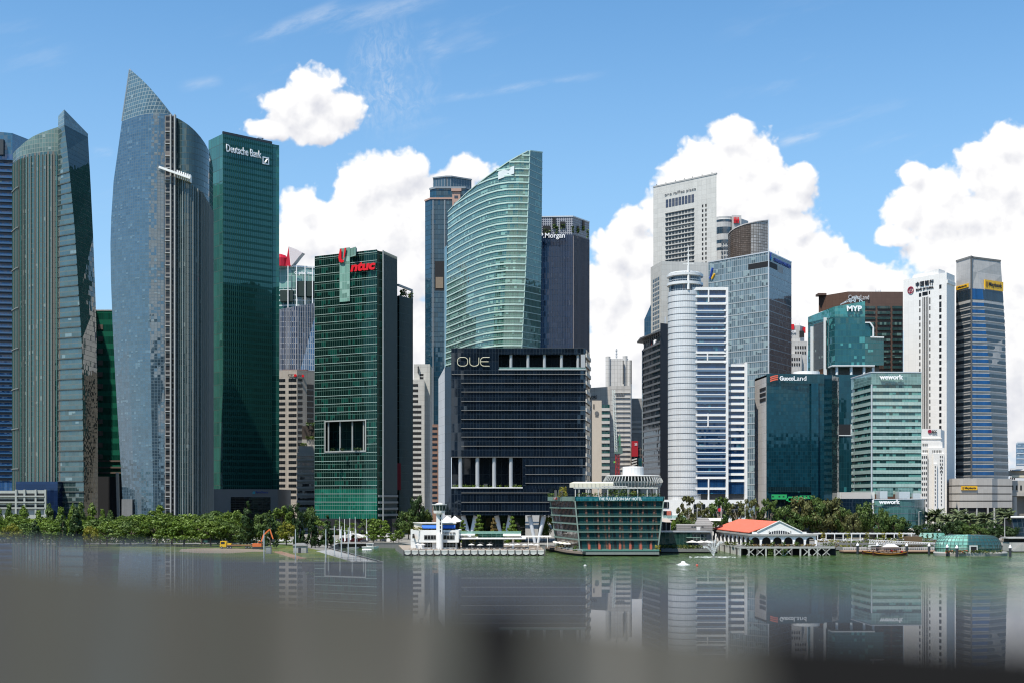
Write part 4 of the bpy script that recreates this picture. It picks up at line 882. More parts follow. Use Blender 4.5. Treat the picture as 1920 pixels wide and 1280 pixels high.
def curved_green_tower():
    Y=880; Yl=965; t=thing('curved_tower',(X(925,Y),Y,GZ),'pale green banded glass tower with a curved sloping roofline and a white roof sign','tower')
    g=glass('pale_banded_glass',(0.045,0.12,0.095),1.65,4.35,line=(0.25,0.31,0.29),lw=.10,lh=.05,blind=.30,bcol=(0.20,0.37,0.30),ior=2.15,refl=(.78,1,.90),tilt=.012,wob=.010,group=6,vr=1.1)
    gs=glass('pale_facet_glass',(0.04,0.10,0.09),1.65,4.35,line=(0.12,0.2,0.18),lw=.12,lh=.05,blind=.25,bcol=(0.10,0.22,0.19),ior=2.0,refl=(.8,1,.95),tilt=.02)
    zb=Z(705,Y); zt_abs=Z(280,Y)
    # front edge leans: the right-hand corner sweeps from (978,655) up to (993,284)
    def fr(py):
        e=interp([(283,993.5),(345,991.5),(450,988),(560,983),(655,978),(720,975)],py)
        return [P(interp([(283,841),(400,840),(500,838),(720,835)],py),Yl)]+[P(lerp(838,e,s),lerp(Yl,Y,s)-34*math.sin(math.pi*s)*.9) for s in (.12,.25,.38,.5,.62,.75,.88)]+[P(e,Y)]
    topf=lambda px: interp([(836,402),(841,397),(851,386),(862,375),(875,363),(890,350.5),(905,338.5),(920,327.5),(935,317),(950,306.5),(965,297),(980,289.5),(994,283)],px)
    N=44; rows=[];zs=[]
    base=fr(720); 
    m=MB(); zz=[]
    levels=[720-(720-283)*k/24 for k in range(25)]
    R=[fr(py) for py in levels]; H=[Z(py,Y) for py in levels]
    ztop=[Z(topf(960+p.x/p.y*F),p.y) for p in fr(320)]
    ztop[-1]=Z(283,Y)
    rows=R; zl=[[min(h,ztop[i]) for i in range(9)] for h in H]
    skin(m,rows,zl,uref=8); m.build('curved_curtain_wall',g,t)
    # crown screen at the top is the same skin; its back and roof
    bk=[RB(p,22) for p in R[-6]]
    m=MB(); 
    for i in range(8):
        a,b=R[-6][i],R[-6][i+1]; m.face([(*a,ztop[i]-.2),(*b,ztop[i+1]-.2),(*bk[i+1],ztop[i+1]-3),(*bk[i],ztop[i]-3)])
    m.wall([bk[8]]+list(reversed(bk[:8])),zb,[ztop[8]-3]+[ztop[i]-3 for i in reversed(range(8))]); m.build('roof',plain('green_roof_metal',(.2,.26,.24),.4),t)
    # right facet
    cR=[P(interp([(283,1017),(655,1013),(720,1012)],py),Y+16) for py in levels]
    m=MB(); skin(m,[[R[k][8],cR[k]] for k in range(25)],[[H[k],H[k]] for k in range(24)]+[[Z(283,Y),Z(286,Y+16)]]); 
    skin(m,[[cR[k],Vector(RB(cR[k],30))] for k in range(25)],H); m.build('end_facet',gs,t)
    ed=plain('pale_floor_band',(0.46,0.60,0.53),.35,var=.08,spec=.6); ed2=plain('thin_floor_line',(0.30,0.40,0.37),.4)
    pitch=4.35*2; z=zb+2; 
    while z < Z(288,Y)-1:
        py=HZ-(z-CAMZ)*F/Y; Rk=fr(py); pts=[]
        for i in range(9):
            if z < ztop[i]-.8: pts.append(Rk[i])
            elif i<8 and z < ztop[i+1]-.8:
                f=(z+.8-ztop[i])/(ztop[i+1]-ztop[i]); pts.append(Rk[i].lerp(Rk[i+1],min(1,max(0,f))))
        if len(pts)>1:
            MB().band([tuple(p) for p in pts],z,z+.95,.45).build('floor_band',ed,t)
            c=P(interp([(283,1017),(655,1013),(720,1012)],py),Y+16)
            MB().band([tuple(pts[-1]),tuple(c)],z,z+.6,.2).build('facet_line',ed2,t)
            z2=z+1.9; pp=[tuple(p) for p in pts]
            if z2<ztop[8]-1: MB().band(pp,z2,z2+.25,.15).build('sunshade_line',ed2,t)
        z+=4.35*1.07
    # edge of the roof slope
    m=MB()
    for i in range(8): m.bar((*R[-6][i],ztop[i]),(*R[-6][i+1],ztop[i+1]),.8,.6)
    m.bar((*R[-1][8],Z(283,Y)),(*cR[-1],Z(286,Y+16)),.8); m.build('roof_edge',ed,t)
    m=MB(); m.bar((*R[0][8],H[0]),(*R[12][8],H[12]),.5); m.bar((*R[12][8],H[12]),(*R[-1][8],H[-1]),.5); m.build('corner_edge',ed,t)
    # roof sign board
    def onface(px,py,o=1.2):
        Rk=fr(py); 
        for i in range(8):
            x0=960+Rk[i].x/Rk[i].y*F; x1=960+Rk[i+1].x/Rk[i+1].y*F
            if x0<=px<=x1: p=Rk[i].lerp(Rk[i+1],(px-x0)/(x1-x0)); return p+Vector((0,-o))
        return Rk[-1]
    a=onface(934,334); b=onface(964,329); r=(b-a).normalized(); za=Z(337,a.y); m=MB()
    hh=5.2; m.face([(*a,za),(*b,za+3.0),(*b,za+3.0+hh),(*a,za+hh)]); q=Vector((0,.5)); m.face([(*(b+q),za+3),(*(a+q),za),(*(a+q),za+hh),(*(b+q),za+3+hh)])
    m.face([(*a,za+hh),(*b,za+3+hh),(*(b+q),za+3+hh),(*(a+q),za+hh)]); m.build('sign_board',plain('sign_board_white',(.62,.66,.66),.5),t)
    L=(b-a).length; tx=text_part('Keppel','sign_lettering',t,(a.x+r.x*1.2,a.y-.05,za+1.5),r,L-2.4,3.6,plain('sign_grey',(.10,.11,.12),.5),.3,bold=.01)
    for v in tx.data.vertices: v.co.z += 3.0*((v.co.x+ORG[t.name].x)-a.x)/(b.x-a.x)
    MB().box(a.x+5.5,a.x+7,a.y-.4,a.y-.1,za+6.2,za+6.8).build('red_flash',SIGNRED,t)
    # left side sliver
    m=MB(); l=P(833.5,Yl+10); m.wall([tuple(l),tuple(P(838,Yl))],zb,Z(460,Yl)); m.build('side_strip',gs,t)
curved_green_tower()

def navy_tower():
    Y=960; Yr=DEP(Y,405,416); t=thing('navy_tower',(X(1050,Y),Y,GZ),'navy ribbed tower with a planted lattice crown and white name beside the curved tower','tower')
    g=glass('navy_rib_glass',(0.005,0.018,0.048),1.15,4.1,line=(0.025,0.048,0.09),lw=.25,lh=.25,blind=.12,bcol=(.03,.045,.08),ior=1.7,refl=(.7,.8,1))
    g2=glass('grey_rib_glass',(0.05,0.056,0.07),1.15,4.1,line=(0.17,0.165,0.18),lw=.45,lh=.3,blind=.1,bcol=(.1,.1,.13),ior=1.6,refl=(.9,.95,1))
    cr=glass('crown_lattice_navy',(0.06,0.07,0.10),1.5,1.7,line=(0.36,0.37,0.40),lw=.45,lh=.45,blind=.1,bcol=(.25,.25,.28),ior=1.6,rough=.2)
    f=[P(1000,Y+2),P(1074,Y),P(1105,Yr)]; L=[tuple(p) for p in f]; D=30; bk=[RB(f[-1],D),RB(f[0],D)]
    z1=Z(440,Y); zt=Z(407,Y); zb=Z(730,Y)
    MB().wall(L[:2],zb,z1).build('front_curtain_wall',g,t); MB().wall(L[1:]+bk+[L[0]],zb,z1).build('side_curtain_wall',g2,t)
    m=MB(); m.hexa(L+bk,z1,zt); m.build('lattice_crown',cr,t)
    MB().band(L,zt,zt+.9,.4,inn=1.5).build('crown_edge',STEELW,t)
    fin=plain('navy_fin',(0.025,0.05,0.095),.4); fin2=plain('grey_fin',(0.21,0.20,0.215),.5)
    for p,tt,nn in along(L[:2],1.25):
        if 960+p.x/p.y*F>1012: m=MB(); box_at(m,p,tt,nn,.16,.5,zb,z1); m.build('vertical_fin',fin,t)
    for p,tt,nn in along(L[1:],1.3): m=MB(); box_at(m,p,tt,nn,.2,.5,zb,z1); m.build('vertical_fin',fin2,t)
    for (l,r,t0,t1) in ((1018,1032,424,437),(1036,1042,409,428),(1050,1060,416,428),(1082,1086,424,436),(1092,1096,414,432)):
        yy=Y+.6 if l<1074 else lerp(Y,Yr,(l-1074)/31); MB().box(X(l,yy),X(r,yy),yy-.8,yy+3,Z(t1,yy),Z(t0,yy)).build('crown_opening',DARKIN,t)
        bush_part(t,X(l,yy),X(r,yy),yy-1.6,yy-.4,Z(t1,yy)-.5,3.2,FL_MID,40,s=.7)
    for (px,py) in ((1042,432),(1072,432),(1100,438)): bush_part(t,X(px,Y),X(px+4,Y),Y-1.4,Y+1,Z(py,Y)-3,6,FL_MID,50,s=.7)
    text_part('J.P.Morgan','sign_lettering',t,(X(1005,Y),Y-1.2,Z(450,Y)),(1,0,0),X(1059,Y)-X(1005,Y),4.9,SIGNW,.4,bold=.012)
navy_tower()

def black_office():
    Y=630; t=thing('black_office',(X(970,Y),Y,GZ),'black glass office block raised on white v columns with pale letters at its roof','building')
    g=glass('black_glass',(0.005,0.010,0.018),1.55,4.35,line=(0.03,0.04,0.05),lw=.10,lh=.10,blind=.03,bcol=(.02,.03,.04),ior=1.75,refl=(.75,.88,1),tilt=.006,wob=.006,vr=1)
    gm=glass('black_recess_glass',(0.006,0.009,0.013),3.1,9,line=(.02,.025,.03),lw=.12,lh=.12,blind=.1,bcol=(.02,.025,.03),ior=1.5,span=None)
    l=X(846,Y); r=X(1098,Y); D=34; y0=Y; lb=RB((l,y0),D)[0]; rb_=RB((r,y0),D)[0]
    def blk(px0,px1,t0,t1,mat,name,yy=0,D_=6):
        a=P(px0,Y+yy); b=P(px1,Y+yy); MB().hexa([tuple(a),tuple(b),RB(b,D_),RB(a,D_)],Z(t1,Y),Z(t0,Y)).build(name,mat,t)
    blk(847,1097,653.5,965,gm,'core',7,28)
    blk(846,1098,653,664,g,'roof_band'); blk(846,935,664,692,g,'sign_wall'); blk(846,1098,692,856,g,'front_curtain_wall',0,7.1)
    blk(980,1098,856,915,g,'front_curtain_wall',0,7.1); blk(846,1098,915,965,g,'lower_curtain_wall',0,7.1)
    MB().hexa([(l,y0),(r,y0),(rb_,Y+D),(lb,Y+D)],Z(653,Y),Z(652,Y)).build('roof',DKSTEEL,t)
    ln=plain('thin_ledge',(0.17,0.165,0.155),.5); 
    for py in [700.5,717,733.5,751,768,785,802,818,835]: MB().box(X(865 if py>705 else 847,Y),r,Y-.5,Y,Z(py+1.1,Y),Z(py,Y)).build('ledge',ln,t)
    for py in (855.5,): MB().box(l,r,Y-.4,Y,Z(py+1,Y),Z(py,Y)).build('ledge',ln,t)
    for py in (871.5,888,904.5): MB().box(X(985,Y),r,Y-.5,Y,Z(py+1.1,Y),Z(py,Y)).build('ledge',ln,t)
    for py in (922.5,940,957): MB().box(X(865,Y),X(1030,Y),Y-.5,Y,Z(py+1.1,Y),Z(py,Y)).build('ledge',ln,t)
    colm=plain('column_white',(0.36,0.37,0.38),.45,var=.08)
    for px in (958,990,1021,1053,1084): MB().tube((X(px,Y),Y+1.4,Z(692,Y)),(X(px,Y),Y+1.4,Z(664,Y)),.75,n=14).build('roof_column',colm,t)
    for px in (863,895,926.5,958): MB().tube((X(px,Y),Y+1.4,Z(914,Y)),(X(px,Y),Y+1.4,Z(856,Y)),.95,n=14).build('terrace_column',colm,t)
    MB().box(X(846,Y),X(980,Y),Y-.5,Y+7,Z(914.5,Y),Z(912.6,Y)).build('terrace_edge',WHITE,t)
    MB().box(X(935,Y),r,Y-.4,Y+7,Z(693,Y),Z(691.5,Y)).build('terrace_edge',plain('pale_sill',(.45,.47,.47),.5),t)
    bush_part(t,X(848,Y),X(978,Y),Y+.2,Y+2.4,Z(913,Y),1.3,FL_BRT,260,s=.35); bush_part(t,X(936,Y),X(1000,Y),Y+.2,Y+1.5,Z(692,Y),.8,FL_BRT,140,s=.3)
    for px in (850,910,965): MB().box(X(px,Y)-1,X(px,Y)+1,Y+4,Y+5,Z(913,Y),Z(906,Y)).build('terrace_chair_stack',DKSTEEL,t)
    # glass rail along the roof terrace
    MB().box(X(936,Y),r,Y-.2,Y-.1,Z(691.5,Y),Z(688,Y)).build('glass_rail',clear_glass('rail_glass',(.25,.4,.38),.5),t)
    # right flank, lit and slatted
    beige=panel('flank_panel',(0.46,0.43,0.38),3,4.35,streak=.1)
    a=P(1098,Y); b=P(1106,Y+24); MB().wall([(a.x,a.y),(b.x,b.y)],Z(930,Y),Z(690,Y)).build('flank_wall',gm,t)
    for k,py in enumerate(range(662,930,17)): MB().band([(a.x,a.y),(b.x,b.y)],Z(py+7,Y),Z(py,Y),.6).build('flank_band',beige,t)
    MB().wall([(a.x,a.y),(b.x,b.y)],Z(690,Y),Z(653,Y)).build('flank_wall',gm,t)
    m=MB(); m.box(X(1089,Y),X(1097,Y),Y-.2,Y+.3,Z(690,Y),Z(664,Y)); m.build('corner_post',colm,t)
    # left set-back strip and grey wall
    a=P(834,Y+10); b=P(846,Y+6); MB().hexa([tuple(a),tuple(b),RB(b,20),RB(a,20)],Z(965,Y),Z(684,Y)).build('side_strip',g,t)
    w=panel('side_grey_wall',(0.50,0.51,0.53),6,4.35,joint=.12,streak=.1)
    a=P(822,Y+30); b=P(834.3,Y+10); MB().hexa([tuple(a),tuple(b),RB(b,26),RB(a,10)],GZ,[Z(699,Y),Z(683,Y),Z(683,Y),Z(699,Y)]).build('side_wall',w,t)
    # v columns below
    vc=plain('v_column_white',(0.60,0.62,0.64),.4,var=.08); zt=Z(966,Y)
    for (x0,x1,yy) in ((868,884,Y+4),(892,880,Y+4),(931,942,Y+5),(957,946,Y+5),(993,1003,Y+3),(1020,1009,Y+3),(972,980,Y+26),(1016,1010,Y+26)):
        MB().tube((X(x1,yy),yy,GZ-1.3),(X(x0,yy),yy,zt),.7,1.25,n=14).build('v_column',vc,t)
    tx=glass('lobby_glass',(0.008,0.02,0.018),2.5,7,line=(.03,.05,.05),blind=.15,bcol=(.05,.045,.03),ior=1.5)
    a=P(846,Y+22); b=P(985,Y+22); MB().hexa([tuple(a),tuple(b),RB(b,14),RB(a,14)],2.2,Z(965.5,Y)).build('lobby',tx,t)
    # letters: rounded strokes
    sg=plain('letter_cream',(0.50,0.47,0.34),.5,var=.05); zb=Z(686,Y); u=(X(917,Y)-X(858,Y))/59; h=4.3; yy=Y-.5
    def stroke(pts,nm):
        m=MB()
        for p,q in zip(pts[:-1],pts[1:]): m.tube((X(858,Y)+p[0]*u,yy,zb+p[1]),(X(858,Y)+q[0]*u,yy,zb+q[1]),.22,n=8)
        return m
    def rrect(x0,x1,z0,z1,rx,rz,a0=0,a1=360):
        out=[]
        for (cx,cz,s) in ((x1-rx,z1-rz,0),(x0+rx,z1-rz,90),(x0+rx,z0+rz,180),(x1-rx,z0+rz,270)):
            for k in range(5): an=math.radians(s+k*22.5); out.append((cx+rx*math.cos(an),cz+rz*math.sin(an)))
        return out
    o=rrect(0,19,0,h,7,1.6); stroke(o+[o[0]],'').build('sign_letter',sg,t)
    U=[(23,h)]+[(23,1.6)]+rrect(23,40,0,h,7,1.6)[10:20]+[(40,1.6),(40,h)]; stroke(U,'').build('sign_letter',sg,t)
    E=rrect(43,60,0,h,7,1.6)[:][4:16]; stroke([(60,h)]+E[0:1]+E[1:]+[(60,0)],'').build('sign_letter',sg,t); stroke([(44,h/2),(58,h/2)],'').build('sign_letter',sg,t)
black_office()

def mid_cluster():
    Y=1120; t=thing('twin_turret_tower',(X(1160,Y),Y,GZ),'distant pale tower with two round corner turrets and a short mast','tower')
    w=panel('turret_panel',(0.58,0.58,0.57),2.4,3.6,joint=.2,streak=.1)
    MB().hexa(poly_back([P(1142,Y),P(1178,Y)],30),GZ,Z(672,Y)).build('wall',w,t)
    for px,tp in ((1140,668),(1172,667),(1180,675)):
        m=MB(); r=X(px+4.5,Y)-X(px,Y); m.lathe(X(px,Y),Y,[(r,GZ),(r,Z(tp,Y)),(0.01,Z(tp,Y))],20); m.build('round_turret',w,t)
    m=MB(); m.tube((X(1157,Y),Y+6,Z(672,Y)),(X(1157,Y),Y+6,Z(652,Y)),.6); 
    for z in (655,661,666): m.box(X(1154.5,Y),X(1159.5,Y),Y+5.2,Y+6.8,Z(z+1,Y),Z(z,Y))
    m.build('mast',STEELW,t)
    for px in (1167,1182): MB().box(X(px,Y),X(px+1.5,Y),Y-4.6,Y-3,Z(720,Y),Z(676,Y)).build('window_slot',DARKIN,t)
    Y=960; t=thing('pale_office',(X(1150,Y),Y,GZ),'pale stone office slab with a gridded right face behind the round hotel roof','building')
    w=panel('pale_office_stone',(0.44,0.42,0.395),5,3.9,streak=.2)
    grid=panel('pale_grid',(0.47,0.45,0.42),5.2,3.9,joint=.7,jcol=.72,streak=.15)
    f=[P(1095,Y+14),P(1143,Y)]; MB().hexa(poly_back(f,24),GZ,[Z(724,Y)]*4).build('wall',w,t)
    f=[P(1143,Y-1),P(1183,Y-1)]; MB().hexa(poly_back(f,26),GZ,Z(723,Y)).build('grid_wall',grid,t)
    ang=(X(1127,Y)-X(1104,Y)); text_part('SINGAPORE','wall_lettering',t,(X(1092,Y+14),Y+13,Z(748,Y+14)),((P(1143,Y)-P(1095,Y+14)).x,(P(1143,Y)-P(1095,Y+14)).y,0),X(1125,Y)-X(1092,Y),2.4,SIGNB,.3,bold=.01)
    for k in range(5): MB().bar((X(1155+k*3.2,Y),Y-1.3,Z(745,Y)),(X(1157+k*3.2,Y),Y-1.3,Z(735,Y)),.6).build('wall_emblem_stroke',CONCD,t)
    for py in range(735,885,9): MB().box(X(1151,Y),X(1181,Y),Y-1.7,Y-1,Z(py+1.2,Y),Z(py,Y)).build('grid_ledge',plain_led(),t)
    g=glass('teal_window',(0.01,0.06,0.055),1.2,4.3,line=(.1,.14,.13),blind=.2,bcol=(.04,.13,.11),ior=1.6)
    for py in range(760,888,12):
        MB().box(X(1127,Y-12),X(1143,Y-12),Y-12.5,Y-2,Z(py+6,Y),Z(py,Y)).build('window_band',g,t); MB().box(X(1127,Y-12),X(1143,Y-12),Y-13,Y-2,Z(py+11.7,Y),Z(py+6.3,Y)).build('floor_band',plain_led(),t)
    Y=900; t=thing('stone_building',(X(1119,Y),Y,GZ),'narrow beige stone slab with a dark slot and a small oval emblem','building')
    w=plain('beige_slab_stone',(0.50,0.43,0.35),.8,var=.15,streak=.12)
    MB().hexa(poly_back([P(1110,Y),P(1128,Y)],24),GZ,Z(750,Y)).build('wall',w,t); MB().hexa(poly_back([P(1098,Y+2),P(1110,Y+2)],20),GZ,Z(768,Y)).build('dark_slot',glass('slot_glass',(.012,.016,.02),2,4,line=(.06,.06,.06),blind=.05),t)
    m=MB(); m.tube((X(1119,Y),Y-.3,Z(774,Y)),(X(1119,Y),Y,Z(774,Y)),1.5,n=16); m.box(X(1116,Y),X(1122,Y),Y-.3,Y,Z(780,Y),Z(778.5,Y)); m.build('oval_emblem',plain('emblem_grey',(.12,.12,.12),.6),t)
    MB().box(X(1112.5,Y),X(1114.5,Y),Y-.2,Y+.2,Z(766,Y),Z(757,Y)).build('window_slot',DARKIN,t)
    Y=1150; t=thing('ribbed_building',(X(1197,Y),Y,GZ),'distant grey ribbed block left of the black canopied tower','building')
    MB().hexa(poly_back([P(1180,Y),P(1215,Y)],24),GZ,Z(746,Y)).build('wall',panel('grey_ribbed',(0.36,0.36,0.355),1.0,3.6,joint=.25,streak=.1),t)
    for py in (788,797,806): MB().box(X(1184,Y),X(1208,Y),Y-.5,Y,Z(py+5,Y),Z(py,Y)).build('window_band',plain_led(),t)
    Y=950; t=thing('red_panel_building',(X(1197,Y),Y,GZ),'small building with a red wall panel showing white digits','building')
    MB().hexa(poly_back([P(1183,Y),P(1215,Y)],20),GZ,Z(838,Y)).build('wall',glass('brown_grid_glass',(.015,.02,.022),2.2,4,line=(.12,.09,.08),lw=.5,lh=.8,blind=.1),t)
    MB().box(X(1184,Y),X(1196,Y),Y-1.5,Y-.2,Z(855,Y),Z(826,Y)).build('red_panel',plain('panel_red',(.33,.012,.02),.5),t)
    text_part('55','panel_digits',t,(X(1189.5,Y),Y-1.6,Z(834.5,Y)),(1,0,0),X(1194.5,Y)-X(1189.5,Y),1.7,SIGNW,.2)
    for k in range(4): MB().bar((X(1184,Y),Y-1.0,Z(862+k*5,Y)),(X(1194,Y),Y-1.0,Z(859+k*5,Y)),1.0).build('fire_stair',plain_led(),t)
    MB().hexa(poly_back([P(1197,Y-8),P(1212,Y-8)],6),GZ,Z(858,Y-8)).build('annex',glass('annex_glass',(.01,.05,.06),2,4,line=(.03,.06,.06),blind=.1),t)
    # tower crane
    Y=860; t=thing('tower_crane',(X(1159,Y),Y,GZ),'red and green tower crane with a raised white lattice jib','crane')
    red=plain('crane_red',(.42,.03,.03),.5); grn=plain('crane_green',(.06,.20,.11),.5); wj=plain('crane_white',(.62,.66,.62),.5)
    def lattice(a,b,w,n,r,mat,name,ad=None):
        a=Vector(a); b=Vector(b); d=(b-a); e=Vector((1,0,0)) if abs(d.normalized().x)<.8 else Vector((0,0,1)); f=d.normalized().cross(e).normalized(); e=f.cross(d.normalized())
        q=[e*w/2+f*w/2,-e*w/2+f*w/2,-e*w/2-f*w/2,e*w/2-f*w/2]; m=MB()
        for k in q: m.bar(a+k,b+k,r)
        for i in range(n):
            for j in range(4):
                s=q[j]; s2=q[(j+1)%4]; A=a+d*(i/n); B=a+d*((i+1)/n); m.bar(A+s,B+s2,r*.7); m.bar(A+s,A+s2,r*.7)
        return m.build(name,mat,t)
    lattice((X(1157.5,Y),Y,GZ+20),(X(1157.5,Y),Y,Z(850,Y)),2.2,10,.35,red,'mast',)
    m=MB(); m.box(X(1152,Y),X(1167,Y),Y-1.6,Y+1.6,Z(850,Y),Z(846,Y)); m.box(X(1160,Y),X(1167,Y),Y-1.4,Y+1.4,Z(846,Y),Z(839,Y)); m.build('machine_deck',plain('deck_grey',(.10,.16,.14),.5),t)
    lattice((X(1155,Y),Y,Z(846,Y)),(X(1150.5,Y),Y,Z(730,Y)),1.5,24,.28,wj,'jib')
    m=MB(); m.bar((X(1160,Y),Y,Z(846,Y)),(X(1162.5,Y),Y,Z(813,Y)),.5); m.bar((X(1157,Y),Y,Z(830,Y)),(X(1162.5,Y),Y,Z(813,Y)),.4); m.bar((X(1164,Y),Y,Z(840,Y)),(X(1162.5,Y),Y,Z(813,Y)),.4); m.build('back_frame',grn,t)
    m=MB(); m.tube((X(1162.5,Y),Y,Z(813,Y)),(X(1150.5,Y),Y,Z(731,Y)),.09,n=5); m.build('stay_cable',STEEL,t)
    MB().box(X(1150.5,Y),X(1153.5,Y),Y-1.3,Y+.5,Z(867,Y),Z(864,Y)).build('operator_cab',plain('cab_lime',(.16,.50,.10),.5),t)
_ld=[]
def plain_led():
    if not _ld: _ld.append(plain('pale_ledge',(.50,.48,.45),.7))
    return _ld[0]
mid_cluster()
# ================================================================ right-hand towers
def concrete_tower():
    Y=1010; Yl=DEP(Y,327,352); t=thing('concrete_tower',(X(1285,Y),Y,GZ),'tall pale concrete tower with a grid of deep windows below its slanted top','tower')
    w=panel('pale_concrete_panel',(0.50,0.49,0.455),4.4,3.9,joint=.16,jcol=.75,streak=.12,grime=.05)
    a=P(1225,Yl); b=P(1343.5,Y); u=(b-a); q=lambda px: a+u*((px-1225)/118.5); zt=Z(327,Y); zt0=Z(352,Yl)
    MB().hexa([tuple(a),tuple(b),RB(b,24),RB(a,24)],GZ,zt).build('wall',w,t)
    MB().band([tuple(a),tuple(b)],zt,zt+1.1,.3,inn=1).build('parapet',CONC,t)
    for px in (1232,1250,1268,1285,1300,1318,1336): p=q(px); MB().tube((p.x,p.y+2,zt),(p.x,p.y+2,zt+2.6),.3,n=5).build('roof_post',CONCD,t)
    wd=glass('deep_window',(0.02,0.022,0.024),1.4,2,line=(.12,.12,.11),lw=.1,blind=.2,bcol=(.13,.13,.12),ior=1.5); wl=glass('tall_window',(0.04,0.045,0.075),1.2,6,line=(.2,.2,.2),blind=.1,bcol=(.15,.14,.15),ior=1.6); fr=plain('window_hood',(.33,.32,.30),.8)
    un=u.normalized()
    def win(px0,px1,py0,py1,mat=wd,name='window'):
        p=q(px0); r=q(px1); k=p.y/Y
        o=Vector((0,-.25)); z1=Z(py0,p.y); z0=Z(py1,p.y); zc=CAMZ+(z1-CAMZ); m=MB(); m.hexa([tuple(p+o),tuple(r+o),(r.x,r.y+.3),(p.x,p.y+.3)],z0,z1)
        ob=m.build(name,mat,t); return p,r,z0,z1
    nc=9; 
    for c in range(nc):
        px=1249+c*6.05
        zc=lambda py_right: Z(py_right,Y)
        p=q(px); r=q(px+4.6); m=MB(); o=Vector((0,-.3)); m.hexa([tuple(p+o),tuple(r+o),(r.x,r.y+.3),(p.x,p.y+.3)],zc(371),zc(356.5-.5)); m.build('tall_window',wl,t)
        for rr in range(13):
            py=383.5+rr*9.05; m=MB(); m.hexa([tuple(p+o),tuple(r+o),(r.x,r.y+.3),(p.x,p.y+.3)],zc(py+5.2),zc(py)); m.build('window',wd,t)
    for rr in range(13):
        py=383+rr*9.05; p=q(1248.2); r=q(1303.2); MB().band([tuple(p),tuple(r)],Z(py,Y),Z(py-1,Y),.75).build('window_hood',fr,t)
    for c in (1317,1323):
        for rr in range(14): 
            p=q(c); r=q(c+2.4); py=379+rr*9.05; m=MB(); o=Vector((0,-.2)); m.hexa([tuple(p+o),tuple(r+o),(r.x,r.y+.3),(p.x,p.y+.3)],Z(py+5,Y),Z(py,Y)); m.build('slit_window',DARKIN,t)
    p=q(1247)-Vector((0,.2)); text_part('one raffles place','wall_lettering',t,(p.x,p.y,Z(350,Y)),un,(q(1306)-q(1247)).length,2.9,plain('lettering_grey',(.25,.25,.25),.6),.3)
    # lower wing
    Y2=960; t2=t
    A=P(1220,Y2+26); B=P(1240,Y2); C=P(1332,Y2+6)
    MB().hexa([tuple(A),tuple(B),tuple(C),RB(C,30),RB(A,14)],GZ,Z(490,Y2)).build('lower_wing',w,t)
    r=(B-A).normalized()
    for rr in range(12):
        for k in range(4):
            px=.22+k*.16; s=A+(B-A)*px; e=A+(B-A)*(px+.11); py=517+rr*9; o=Vector((-.15,-.2)); m=MB(); m.hexa([tuple(s+o),tuple(e+o),tuple(e),tuple(s)],Z(py+5.2,Y2),Z(py,Y2)); m.build('window',wd,t)
    g=glass('slanted_blue_glass',(.03,.08,.14),2,4,line=(.1,.14,.18),blind=.1,bcol=(.1,.16,.2),ior=1.8,refl=(.8,.9,1))
    a2=P(1208,Y2+30); b2=P(1221,Y2+25); MB().hexa([tuple(a2),tuple(b2),RB(b2,10),RB(a2,10)],GZ,[Z(596,Y2+20),Z(568,Y2+20),Z(568,Y2+20),Z(596,Y2+20)]).build('blue_glass_wing',g,t)
concrete_tower()

